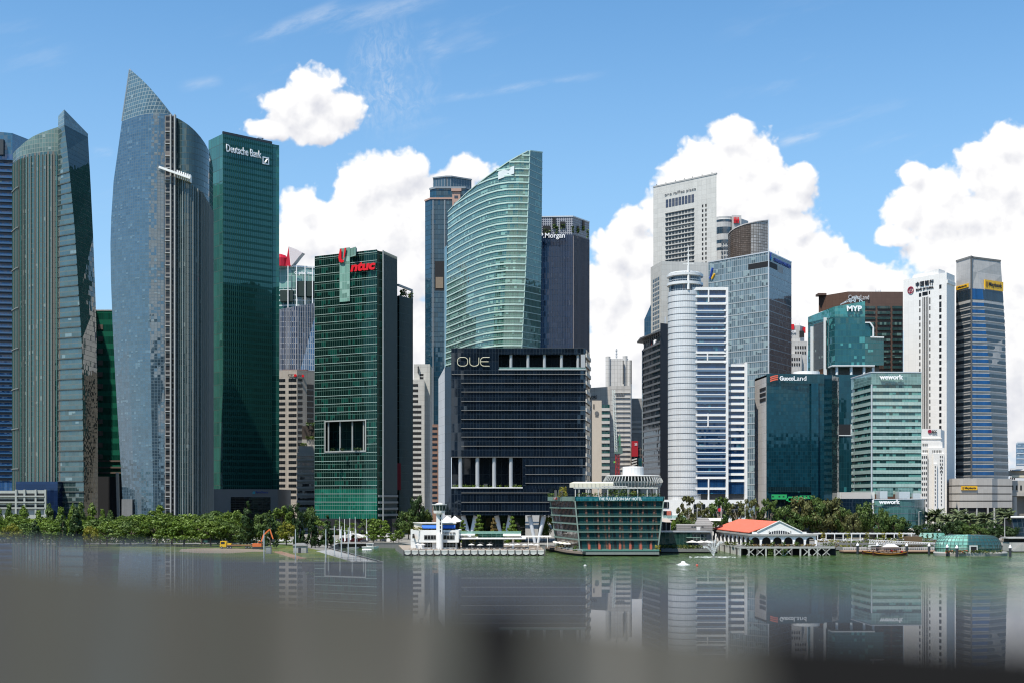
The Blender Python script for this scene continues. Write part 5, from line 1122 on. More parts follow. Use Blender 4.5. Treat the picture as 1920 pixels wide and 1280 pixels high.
def emblem_tower():
    Y=1090; t=thing('grey_tower',(X(1380,Y),Y,GZ),'grey round-fronted tower with a red striped emblem at its top','tower')
    w=panel('grey_emblem_stone',(0.44,0.44,0.43),3.2,4,streak=.15)
    MB().hexa(poly_back([P(1340,Y+6),P(1348,Y),P(1370,Y),P(1384,Y-6),P(1403,Y+8)],30),GZ,Z(411,Y)).build('wall',w,t)
    m=MB(); m.lathe(X(1358,Y),Y+3,[(9,GZ),(9,Z(416,Y)),(8.4,Z(412,Y)),(8.4,Z(408,Y)),(.01,Z(408,Y))],24); m.build('round_front',w,t)
    gl=glass('emblem_band_glass',(.02,.045,.07),2,6,line=(.1,.12,.14),blind=.05,ior=1.8)
    for (t0,t1) in ((428,440),(414,418),(452,458),(466,471)): m=MB(); m.lathe(X(1358,Y),Y+3,[(9.15,Z(t1,Y)),(9.15,Z(t0,Y))],24); m.build('window_band',gl,t)
    for rr in range(5):
        for k in range(4): MB().box(X(1350+k*5,Y),X(1353+k*5,Y),Y-6.3,Y-5.9,Z(456+rr*9+4,Y),Z(456+rr*9,Y)).build('window',gl,t)
    p=P(1374,Y-7); m=MB()
    for k in range(4): m.box(X(1376+k*2.6,Y-7),X(1377.3+k*2.6,Y-7),Y-7.4,Y-6,Z(422,Y),Z(411,Y))
    m.box(X(1375.5,Y-7),X(1386,Y-7),Y-7.5,Y-7.3,Z(417.5,Y),Z(415.5,Y)); m.build('striped_emblem',SIGNRED,t)
    m=MB(); m.hexa([tuple(P(1372,Y-6)),tuple(P(1390,Y-6)),tuple(P(1390,Y+4)),tuple(P(1372,Y+4))],Z(470,Y),Z(407,Y)); m.build('emblem_block',w,t)
    Y=1000; t=thing('mesh_screen_tower',(X(1405,Y),Y,GZ),'brown curved mesh screen rising above the grey glass tower','tower')
    ms=glass('brown_mesh',(0.10,0.075,0.06),1.5,1.5,line=(0.045,0.036,0.03),lw=.4,lh=.4,blind=.3,bcol=(.15,.12,.1),ior=1.4,rough=.3)
    ms2=glass('pale_mesh',(0.32,0.30,0.28),2.2,2.2,line=(0.10,0.09,0.08),lw=.35,lh=.35,blind=.3,bcol=(.42,.41,.40),ior=1.4,rough=.4)
    cur=sub_curve([P(1365,Y+16),P(1374,Y+4),P(1395,Y-3),P(1420,Y-2),P(1440,Y+4)],4); top=[Z(interp([(1365,441),(1370,434),(1380,427),(1395,421),(1420,415.5),(1441,413)],960+p.x/p.y*F),p.y) for p in cur]
    L=[tuple(p) for p in cur]; k=11
    m=MB(); m.wall(L[:k],GZ,top[:k]); i2=[(x+.4,y+1.2) for x,y in L]; m.wall(list(reversed(i2[:k])),GZ,list(reversed(top[:k]))); m.wall([L[k-1],RB(cur[k-1],18),RB(cur[0],10),L[0]],GZ,[top[k-1]-3,top[k-1]-3,top[0],top[0]]); m.build('mesh_screen',ms,t)
    m=MB(); m.wall(L[k-1:],GZ,top[k-1:]); m.wall(list(reversed(i2[k-1:])),GZ,list(reversed(top[k-1:]))); m.build('pale_screen',ms2,t)
    m=MB(); 
    for i in range(len(L)-1): m.bar((*L[i],top[i]),(*L[i+1],top[i+1]),.7)
    m.build('screen_edge',plain('screen_rim',(.45,.42,.40),.5),t)
    e=cur[-1]; MB().box(e.x-.2,e.x+.7,e.y-.5,e.y+16,GZ,top[-1]+.3).build('screen_end',STEELW,t); MB().box(X(1443,Y),X(1446,Y),Y+12,Y+20,GZ,Z(450,Y)).build('lift_shaft',DKSTEEL,t)
emblem_tower()

def grey_glass_tower():
    Y=880; Yl=DEP(Y,472,492); Yr=Yl; t=thing('grey_glass_tower',(X(1410,Y),Y,GZ),'grey blue gridded glass tower with a dark roof slot and blue wall lettering','tower')
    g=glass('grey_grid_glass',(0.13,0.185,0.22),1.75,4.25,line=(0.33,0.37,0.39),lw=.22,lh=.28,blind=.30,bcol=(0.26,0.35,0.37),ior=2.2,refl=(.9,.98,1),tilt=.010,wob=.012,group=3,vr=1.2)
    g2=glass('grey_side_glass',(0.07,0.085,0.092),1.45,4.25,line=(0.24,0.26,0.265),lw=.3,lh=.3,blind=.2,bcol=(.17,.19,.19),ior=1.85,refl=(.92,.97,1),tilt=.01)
    a=P(1328,Yl); b=P(1441,Y); c=P(1484,Yr); zt=Z(472,Y)
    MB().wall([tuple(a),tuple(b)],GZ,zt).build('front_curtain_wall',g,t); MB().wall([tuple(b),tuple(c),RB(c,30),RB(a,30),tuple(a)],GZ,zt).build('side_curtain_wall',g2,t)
    m=MB(); roof(m,[a,b,c,Vector(RB(c,30)),Vector(RB(a,30))],zt-.4); m.build('roof',ROOFG,t)
    MB().band([tuple(a),tuple(b),tuple(c)],zt-.4,zt+.4,.25).build('roof_edge',STEELW,t); 
    MB().box(b.x-.35,b.x+.35,b.y-.4,b.y+.3,GZ,zt).build('corner_post',STEELW,t)
    u=(b-a).normalized(); v=(c-b).normalized(); q=lambda px: a+(b-a)*((px-1328)/113); q2=lambda px: b+(c-b)*((px-1441)/43)
    m=MB(); o=Vector((0,-.15)); m.hexa([tuple(q(1404)+o),tuple(q(1440)+o),tuple(q(1440)),tuple(q(1404))],Z(500,Y),Z(489.5,Y)); m.build('roof_slot',DARKIN,t)
    m=MB(); m.hexa([tuple(q2(1442)+o),tuple(q2(1457)+o),tuple(q2(1457)),tuple(q2(1442))],Z(500,Y),Z(489.5,Y)); m.build('roof_slot',DARKIN,t)
    m=MB(); m.hexa([tuple(q2(1458)+o),tuple(q2(1468)+o),tuple(q2(1468)),tuple(q2(1458))],Z(502,Y),Z(490,Y)); m.build('louvre',CONC,t)
    p=q2(1451)-Vector((0,.3)); text_part('STANDARD CHARTERED','wall_lettering',t,(p.x,p.y,Z(486,Y)),v,(q2(1482)-q2(1451)).length,2.6,SIGNBLUE,.35,bold=.02)
    for base,fn,s in ((q2(1443.5),v,1.0),(q(1331.5),u,1.5)):
        zz=Z(486,Y) if s==1.0 else Z(505,Y)
        m=MB(); P0=base-Vector((0,.3)); m.tube((P0.x,P0.y,zz),(P0.x+fn.x*1.6*s,P0.y+fn.y*1.6*s,zz+5*s),.55*s); m.build('ribbon_emblem',SIGNBLUE,t)
        m=MB(); m.tube((P0.x+fn.x*1.2*s,P0.y+fn.y*1.2*s,zz-.3),(P0.x+fn.x*2.8*s,P0.y+fn.y*2.8*s,zz+2*s),.55*s); m.build('ribbon_emblem',SIGNCYAN if s==1 else SIGNYEL,t)
    sl=plain('slab_edge_grey',(.34,.37,.38),.4)
    for k,z in enumerate(frange(GZ+30,zt-8,4.25*2)): MB().band([tuple(a),tuple(b),tuple(c)],z,z+.4,.15).build('slab_edge',sl,t)
    for px in (1452,1458): MB().bar((X(px,Y+15),Y+15,zt-1),(X(px+2,Y+15),Y+15,zt+3),.4).build('roof_davit',STEELW,t)
grey_glass_tower()

def far_red_emblem():
    Y=1150; t=thing('stepped_grey_tower',(X(1497,Y),Y,GZ),'small stepped grey tower with red rooftop emblems behind the grey glass tower','tower')
    w=panel('stepped_panel',(0.46,0.45,0.43),3,3.8,streak=.1)
    MB().hexa(poly_back([P(1478,Y),P(1486,Y-6),P(1500,Y-6),P(1508,Y+2)],20),GZ,Z(612,Y)).build('wall',w,t)
    MB().hexa(poly_back([P(1478,Y-10),P(1514,Y-10)],20),GZ,Z(642,Y)).build('lower_wall',w,t); MB().hexa(poly_back([P(1478,Y-14),P(1503,Y-14)],20),GZ,Z(666,Y)).build('lower_wall',w,t)
    MB().box(X(1479,Y),X(1486,Y),Y-7,Y-6,Z(620,Y),Z(610,Y)).build('red_emblem',SIGNRED,t); MB().box(X(1505,Y),X(1509,Y),Y-3,Y-1,Z(625,Y),Z(614,Y)).build('red_emblem',SIGNRED,t)
    text_part('UOB','wall_lettering',t,(X(1478,Y),Y-6.5,Z(626,Y)),(1,0,0),X(1489,Y)-X(1478,Y),2.4,SIGNW,.3,bold=.02)
    MB().box(X(1496,Y),X(1505,Y),Y-6.3,Y-5.5,Z(634,Y),Z(622,Y)).build('dark_recess',DARKIN,t)
    for (yy,l,t0,n,rows) in ((Y-10.3,1491,648,5,2),(Y-14.3,1480,670,5,2)):
        for r in range(rows):
            for k in range(n): MB().box(X(l+k*4.4,yy),X(l+k*4.4+2.4,yy),yy,yy+.3,Z(t0+r*10+5,yy),Z(t0+r*10,yy)).build('window',DARKIN,t)
    for px in (1484,1492,1499): MB().bar((X(px,Y),Y,Z(612,Y)),(X(px,Y),Y,Z(606,Y)),.3).build('roof_mast',STEELW,t)
far_red_emblem()

def black_canopy_tower():
    Y=770; Yl=DEP(Y,612,627); t=thing('black_banded_tower',(X(1230,Y),Y,GZ),'slim black tower with a projecting roof canopy beside the silver cylinder','tower')
    dk=plain('black_cladding',(0.022,0.022,0.03),.4,var=.1); g=glass('black_band_glass',(0.012,0.016,0.02),1.5,4.4,line=(.05,.05,.055),blind=.12,bcol=(.06,.065,.06),ior=1.6)
    a=P(1207,Yl); b=P(1238,Y); c=P(1257,Y+4); z1=Z(630,Y); zt=Z(606,Y)
    MB().wall([tuple(a),tuple(b)],GZ,z1+4).build('curtain_wall',g,t)
    MB().hexa([tuple(b-Vector((0,.4))),tuple(c),RB(c,24),RB(b,24)],GZ,zt).build('blind_wall',dk,t); MB().wall([RB(b,24),RB(a,24),tuple(a)],GZ,z1).build('back_wall',dk,t)
    bd=plain('grey_metal_band',(0.16,0.16,0.165),.4,metal=.3); st=(Z(643,Y)-Z(655.3,Y))
    for z in frange(Z(890,Y),Z(640,Y),st): MB().band([tuple(a),tuple(b)],z,z+1.15,.5).build('floor_band',bd,t)
    e=Vector((-2.6,-3)); m=MB(); A=a+e; B=b+Vector((-.2,-3)); zc=Z(622,Y)
    m.hexa([tuple(A),tuple(B),tuple(b),tuple(a)],zc,zc+.8); m.hexa([tuple(A),tuple(a),RB(a,20),(A.x,A.y+20)],zc,zc+.8); m.build('roof_canopy',bd,t)
    for k in range(9): s=a+(b-a)*(k/8); m=MB(); m.bar((*s,zc-3),(*(s+Vector((-.8,-2.4))),zc),.35); m.build('canopy_bracket',bd,t)
    MB().wall([tuple(a+Vector((.3,.4))),tuple(b+Vector((-.1,.4)))],z1,Z(618,Y)).build('roof_parapet',dk,t)
    q=a+(b-a)*.62-Vector((0,.7)); r=(b-a).normalized(); text_part('BNP','sign_lettering',t,(q.x,q.y,Z(643,Y)),r,4.4,3.2,SIGNW,.3,bold=.02); q=a+(b-a)*.47-Vector((0,.7)); MB().hexa([(q.x,q.y-.2),(q.x+1.4,q.y-.3),(q.x+1.4,q.y),(q.x,q.y)],Z(643,Y),Z(632,Y)).build('sign_emblem',plain('dull_red',(.35,.05,.05),.5),t)
    bl=P(1203.5,Yl+8); MB().hexa([tuple(bl),tuple(a+Vector((0,4))),RB(a,14),RB(bl,8)],GZ,Z(640,Y)).build('side_wing',glass('side_wing_glass',(.05,.07,.09),2,4.4,line=(.15,.17,.18),lh=.6,blind=.2,bcol=(.2,.22,.23)),t)
    MB().box(c.x-3,c.x-2.2,Y+8,Y+8.8,zt,zt+5).build('roof_dish',STEELW,t)
black_canopy_tower()

def silver_cylinder_tower():
    Y=715; t=thing('silver_striped_tower',(X(1320,Y),Y,GZ),'white and blue striped office tower with a silver cylinder and ringed round crown','tower')
    cx=X(1287,Y); r=X(1319,Y)-cx; cy=Y+6
    sv=panel('silver_cladding',(0.66,0.66,0.65),1.25,4.3,joint=.10,jcol=.55,var=.07,rough=.38,metal=.2,streak=.05)
    n=40; m=MB(); m.lathe(cx,cy,[(r,GZ),(r,Z(546,Y)),(.01,Z(546,Y))],56); m.build('silver_cylinder',sv,t)
    jl=plain('cylinder_joint',(0.17,0.175,0.185),.5); st=Z(560,Y)-Z(571.7,Y)
    for z in frange(GZ+8,Z(552,Y),st): m=MB(); m.lathe(cx,cy,[(r+.02,z),(r+.14,z),(r+.14,z+.28),(r+.02,z+.28)],48); m.build('joint_ring',jl,t)
    gl=glass('crown_ring_glass',(.015,.03,.05),1.4,3.6,line=(.3,.32,.33),lw=.2,blind=.1,bcol=(.1,.13,.15),ior=1.7)
    m=MB(); m.lathe(cx,cy,[(r*.93,Z(546,Y)),(r*.93,Z(514,Y)),(.01,Z(514,Y))],48); m.build('round_crown',gl,t)
    wr=plain('ring_white',(.62,.63,.63),.45)
    for (py,rr,h) in ((535,1.06,2.2),(518.5,1.07,2.0),(513,.97,1.1),(526,.95,.9)): m=MB(); z=Z(py,Y); m.lathe(cx,cy,[(r*.9,z),(r*rr,z+.4),(r*rr,z+h-.3),(r*.9,z+h)],48); m.build('crown_ring',wr,t)
    m=MB(); m.tube((X(1289,Y),cy-r*1.0,Z(545,Y)),(X(1289,Y),cy-r*1.0,Z(500,Y)),.7,.55); m.tube((X(1289,Y),cy-r,Z(500,Y)),(X(1289,Y),cy-r,Z(463,Y)),.45,.12)
    for py,w in ((497,5),(490,2.4),(480,1.4),(472,1.2)): m.box(X(1289,Y)-w*.6,X(1289,Y)+w*.6,cy-r-.25,cy-r+.25,Z(py+1,Y),Z(py,Y))
    m.build('mast',WHITE,t)
    # striped block
    y0=Y-1.5; a=P(1293,y0); b=P(1363,y0); c=P(1363,y0+2); d=P(1400,y0+2)
    zt=Z(541,Y); zs=Z(681,Y)
    bw=glass('blue_ribbon_glass',(0.008,0.04,0.11),1.3,3.4,line=(.02,.05,.10),lw=.1,lh=.1,blind=.18,bcol=(.03,.14,.20),ior=1.75,refl=(.7,.88,1),group=3)
    MB().hexa([tuple(a),tuple(b),RB(b,26),RB(a,26)],Z(925,Y),zt).build('ribbon_glazing',bw,t); MB().hexa([tuple(c),tuple(d),RB(d,22),RB(c,22)],Z(925,Y),zs).build('ribbon_glazing',bw,t)
    wb=plain('white_band',(0.74,0.73,0.71),.45,var=.08); bb=plain('blue_grey_band',(0.13,0.20,0.29),.35,var=.1)
    P1=[tuple(a),tuple(b)]; P2=[tuple(c),tuple(d)]
    MB().band(P1,Z(545.5,Y),Z(540,Y),.8).build('white_band',wb,t)
    for py in (555,568.5,659,676,775.5,893,913): MB().band(P1,Z(py+4.2,Y),Z(py,Y),.8).build('white_band',wb,t)
    wide=(555,568.5,659,676,775.5,893,913)
    k=0
    for py in range(583,900,12):
        if any(abs(py-w)<7 for w in wide): continue
        MB().band(P1,Z(py+5.2,Y),Z(py,Y),.6).build('spandrel_band',bb if True else wb,t); MB().band(P1,Z(py+1.3,Y),Z(py-.4,Y),.75).build('sunshade',wb,t)
    for py in range(682,905,12): MB().band(P2,Z(py+4.6,Y),Z(py,Y),.7).build('white_band',wb,t)
    MB().box(X(1360.5,y0),X(1365,y0),y0-1.2,y0+1,GZ,Z(540,Y)).build('white_pier',wb,t); MB().box(X(1396.5,y0),X(1400.5,y0),y0-1,y0+3,GZ,zs+.5).build('white_pier',wb,t); MB().box(X(1291.5,y0),X(1294,y0),y0-1,y0+1,Z(925,Y),zt).build('white_pier',wb,t)
    for (py0,py1,px) in ((545,568,1327),(659,676,1325),(775,800,1326),(893,975,1327)): MB().box(X(px,y0),X(px+2.4,y0),y0-.9,y0,Z(py1,Y),Z(py0,Y)).build('white_stub',wb,t)
    for py in range(570,680,12): MB().box(X(1357,y0),X(1362,y0),y0-1.3,y0-.7,Z(py+3,Y),Z(py,Y)).build('bracket',wb,t)
    # open base
    for px in (1293,1327,1362,1398): MB().box(X(px,y0),X(px+2,y0),y0-.5,y0+1,GZ,Z(925,Y)).build('base_pier',wb,t)
    MB().box(X(1293,y0),X(1400,y0),y0+3,y0+10,GZ,Z(925,Y)).build('base_hall',DKSTEEL,t); MB().box(X(1245,y0),X(1400,y0),y0-3,y0+2,Z(944,Y),Z(940,Y)).build('base_canopy',wb,t)
    m=MB(); 
    for px in (1372,1379,1386): m.bar((X(px,y0+6),y0+6,zs),(X(px,y0+6),y0+6,zs+3.2),.25)
    m.bar((X(1372,y0+6),y0+6,zs+3.2),(X(1386,y0+6),y0+6,zs+3.2),.25); m.build('roof_rail',STEELW,t)
silver_cylinder_tower()

def brown_slab():
    Y=920; t=thing('brown_office',(X(1620,Y),Y,GZ),'wide brown stone office with rows of ribbon windows and white rooftop lettering','building')
    w=panel('brown_stone',(0.105,0.062,0.045),3.2,4.2,joint=.12,jcol=.7,streak=.1,rough=.5)
    a=P(1535,Y+22); b=P(1590,Y); c=P(1693,Y+1); zt=Z(547,Y)
    MB().hexa([tuple(a),tuple(b),tuple(c),RB(c,30),RB(a,20)],GZ,zt).build('wall',w,t)
    wd=glass('brown_window',(0.02,0.05,0.048),1.6,4.2,line=(.04,.04,.035),blind=.3,bcol=(.10,.17,.15),ior=1.6)
    st=10.1
    for k in range(14):
        py=574+k*st
        for (l,r) in ((1621,1641),(1645,1669),(1673,1692)):
            MB().box(X(l,Y),X(r,Y),Y-.15,Y+.3,Z(py+5,Y),Z(py,Y)).build('ribbon_window',wd,t)
    MB().box(X(1544,Y),X(1560,Y),Y+16,Y+24,zt,zt+1.5).build('roof_plant',w,t)
    m=MB(); 
    for px in (1642,1648,1651): m.bar((X(px,Y+8),Y+8,zt),(X(px,Y+8),Y+8,zt+2.6),.3)
    m.bar((X(1642,Y+8),Y+8,zt+1.6),(X(1651,Y+8),Y+8,zt+1.6),.25); m.build('roof_antenna',STEELW,t)
    text_part('CapitaLand','sign_lettering',t,(X(1590.5,Y),Y-.3,Z(565,Y)),(1,0,0),X(1629,Y)-X(1590.5,Y),4.4,plain('sign_silver',(.55,.55,.55),.4),.4)
brown_slab()

def teal_tower():
    Y=800; Yl=DEP(Y,565,590); t=thing('teal_tower',(X(1585,Y),Y,GZ),'teal glass tower on white stilts with bold white rooftop letters','tower')
    g=glass('teal_glass',(0.008,0.065,0.075),1.7,3.9,line=(0.03,0.11,0.115),lw=.12,lh=.45,blind=.20,bcol=(.06,.25,.24),ior=1.8,refl=(.65,.95,1),group=5,tilt=.008)
    gt=glass('teal_top_glass',(0.035,0.19,0.19),1.7,1.9,line=(0.08,0.26,0.25),lw=.15,lh=.15,blind=0,ior=1.8,refl=(.75,1,1))
    a=P(1515,Y+40); b=P(1565,Y); c=P(1622,Y); d=P(1657,Y+.3); zb=Z(684,Y)
    zt=[Z(595,Y+40),Z(575,Y),Z(565,Y),Z(565,Y),Z(590,Y+40)]
    MB().hexa([tuple(a),tuple(b),tuple(c),RB(c,30),RB(a,10)],zb,[Z(605,Y+40),Z(594,Y),Z(594,Y),Z(594,Y),Z(605,Y+40)]).build('curtain_wall',g,t)
    MB().hexa([tuple(a),tuple(b),tuple(c),RB(c,30),RB(a,10)],Z(594,Y),[max(z,Z(594,Y)+.1) for z in zt]).build('upper_glazing',gt,t)
    MB().hexa([tuple(c),tuple(d),RB(d,22),RB(c,22)],zb,Z(632.5,Y)).build('stepped_wing',g,t)
    wt=plain('teal_white_trim',(.66,.67,.66),.5)
    m=MB(); m.bar((X(1631,Y),Y-.2,Z(605,Y)),(X(1637,Y),Y-.2,Z(614,Y)),.9); m.bar((X(1637,Y),Y-.2,Z(614,Y)),(X(1637,Y),Y-.2,Z(632,Y)),.9); m.bar((X(1622,Y),Y-.2,Z(605,Y)),(X(1631,Y),Y-.2,Z(605,Y)),.7); m.bar((X(1632,Y),Y-.2,Z(632,Y)),(X(1657,Y),Y-.2,Z(632.5,Y)),.8); m.build('white_trim',wt,t)
    MB().hexa([tuple(c),tuple(P(1636,Y+1)),RB(P(1636,Y+1),10),RB(c,10)],Z(632,Y),Z(606,Y)).build('stepped_wing',g,t)
    text_part('MYP','sign_lettering',t,(X(1587,Y),Y-.8,Z(584.5,Y)),(1,0,0),X(1615,Y)-X(1587,Y),3.5,SIGNW,.6,bold=.035)
    m=MB(); z0=Z(575,Y); 
    for (x0,y0_,x1,y1_) in ((1578,570,1606,554),(1606,554,1622,566),(1583,568,1606,558),(1590,566,1590,562),(1598,566,1598,558),(1606,566,1606,554),(1614,565,1614,560),(1590,562,1598,566),(1598,558,1606,566),(1606,554,1598,566)): m.bar((X(x0,Y),Y+3,Z(y0_,Y)),(X(x1,Y),Y+3,Z(y1_,Y)),.45)
    m.build('roof_truss',STEELW,t)
    # white framed screen on the left face
    q=lambda px: a+(b-a)*((px-1515)/50); o=Vector((-.5,-.5))
    m=MB(); m.hexa([tuple(q(1527)+o),tuple(q(1551)+o),tuple(q(1551)),tuple(q(1527))],Z(690,Y+15),Z(603,Y+15)); m.build('dark_screen',glass('screen_louvre',(.03,.035,.04),2,1.6,line=(.12,.13,.13),lw=.2,lh=.3,blind=.1,rough=.3),t)
    for px,tp in ((1524,606),(1549,597)): p=q(px)+o*1.3; MB().box(p.x-.9,p.x+.9,p.y-.6,p.y+.6,Z(702,Y),Z(tp,Y+15)).build('white_pier',wt,t)
    for px in (1569,1596,1620,1637): MB().tube((X(px,Y+2),Y+2,Z(703,Y)),(X(px,Y+2),Y+2,zb),.9,n=12).build('stilt',wt,t)
    MB().box(X(1566,Y),X(1656,Y),Y+9,Y+20,Z(703,Y),zb).build('stilt_core',CONCD,t); MB().box(X(1560,Y),X(1640,Y),Y-.3,Y+20,Z(686,Y),zb+.05).build('soffit_edge',wt,t)
    gd=glass('dark_teal_glass',(0.005,0.032,0.042),1.7,3.9,line=(0.012,0.05,0.06),blind=.14,bcol=(.03,.15,.16),ior=1.7,refl=(.6,.9,1),group=4)
    A=P(1505,Y+24); B=P(1568,Y-1); C=P(1640,Y-1); MB().hexa([tuple(A),tuple(B),tuple(C),RB(C,26),RB(A,6)],GZ,Z(702,Y)).build('lower_block',gd,t)
    MB().box(X(1572,Y),X(1600,Y),Y-1.2,Y-.6,Z(815,Y),Z(795,Y)).build('open_floor',DARKIN,t); MB().box(X(1572,Y),X(1600,Y),Y-1.5,Y-1,Z(816.5,Y),Z(815,Y)).build('open_floor_edge',wt,t); MB().box(X(1594,Y),X(1597,Y),Y-1.6,Y-1.1,Z(815,Y),Z(795,Y)).build('white_pier',wt,t)
teal_tower()

def dark_teal_office():
    Y=705; t=thing('dark_teal_office',(X(1490,Y),Y,GZ),'dark teal mirrored office block with a red arc emblem and a white roof drum','building')
    g=glass('mirror_teal_glass',(0.004,0.030,0.045),1.35,2.0,line=(0.010,0.038,0.048),lw=.09,lh=.12,blind=.02,bcol=(.03,.2,.24),ior=1.65,refl=(.45,.85,1),tilt=.006,wob=.012,group=1)
    w=panel('office_side_stone',(0.46,0.44,0.42),5,4,streak=.2)
    a=P(1415,Y+26); b=P(1437,Y); c=P(1545,Y+2); d=P(1560,Y+5); e=P(1573,Y+18); zt=Z(701,Y)
    MB().wall([tuple(a),tuple(b)],GZ,Z(706,Y)).build('side_wall',w,t); MB().wall([tuple(b),tuple(c),tuple(d),tuple(e),RB(e,10),RB(a,4),tuple(a)],GZ,zt).build('curtain_wall',g,t)
    m=MB(); roof(m,[a,b,c,d,e,Vector(RB(e,10)),Vector(RB(a,4))],zt-.3); m.build('roof',ROOFG,t)
    dk=glass('recess_teal_glass',(0.004,0.018,0.024),1.35,4,line=(.012,.035,.04),blind=.06,bcol=(.02,.1,.1),ior=1.6)
    MB().band([tuple(b),tuple(c)],Z(718,Y),zt+.3,.5).build('sign_band',g,t)
    MB().box(X(1521,Y),X(1534,Y),Y-.3,Y+3,GZ,Z(718,Y)).build('vertical_pier',g,t); MB().box(X(1440,Y),X(1521,Y),Y-.15,Y+.5,Z(922,Y),Z(912,Y)).build('louvre',dk,t)
    for py in (724,734,744): 
        p=a+(b-a)*.45; q=a+(b-a)*.95; o=Vector((-.2,-.2)); m=MB(); m.hexa([tuple(p+o),tuple(q+o),tuple(q),tuple(p)],Z(py+6,Y),Z(py,Y)); m.build('window_slot',DARKIN,t)
    m=MB(); m.lathe(X(1512,Y+12),Y+12,[(7.3,zt),(7.3,zt+2.4),(.01,zt+2.6)],32); m.build('roof_drum',WHITE,t)
    text_part('Guoco','sign_lettering',t,(X(1461,Y),Y-.9,Z(713,Y)),(1,0,0),X(1487,Y)-X(1461,Y),2.5,SIGNW,.4,bold=.03); text_part('Land','sign_lettering',t,(X(1487.6,Y),Y-.9,Z(713,Y)),(1,0,0),X(1511,Y)-X(1487.6,Y),2.5,SIGNW,.4)
    m=MB()
    for k,rr in enumerate((1.2,2.3,3.4)):
        pr=[]
        for j in range(8):
            an=math.radians(100-j*9-0); cx=X(1457.5,Y)+.2; cz=Z(716,Y)-.6
            pr.append((cx-4.4+j*.62, Y-.9, cz+rr*.95+ 1.0*math.sin(j/7*math.pi*.5)))
        for p,q in zip(pr[:-1],pr[1:]): m.bar(p,q,.3,.62)
    m.build('arc_emblem',plain('arc_red',(.72,.14,.08),.4),t)
    # podium shop fronts behind the trees
    pd=glass('podium_dark_glass',(0.006,0.012,0.016),2.2,4,line=(.02,.03,.035),blind=.05,ior=1.6)
    A=P(1440,Y-14); B=P(1572,Y-14); MB().hexa([tuple(A),tuple(B),RB(B,13),RB(A,13)],GZ,Z(936,Y-14)).build('podium',pd,t)
    gr=plain('green_board',(.02,.33,.10),.5)
    for l in (1447,1459,1467,1503,1510,1516): MB().box(X(l+1,Y-16),X(l+4,Y-16),Y-15.65,Y-15.52,Z(930.5,Y-15),Z(928.8,Y-15)).build('board_mark',SIGNB,t)
    for (l,r,t0,t1) in ((1447,1475,926,935),(1478,1500,930,940),(1500,1523,928,934),(1474,1486,933,938)): MB().box(X(l,Y-15),X(r,Y-15),Y-15.5,Y-14.2,Z(t1,Y-15),Z(t0,Y-15)).build('green_hoarding',gr,t)
dark_teal_office()

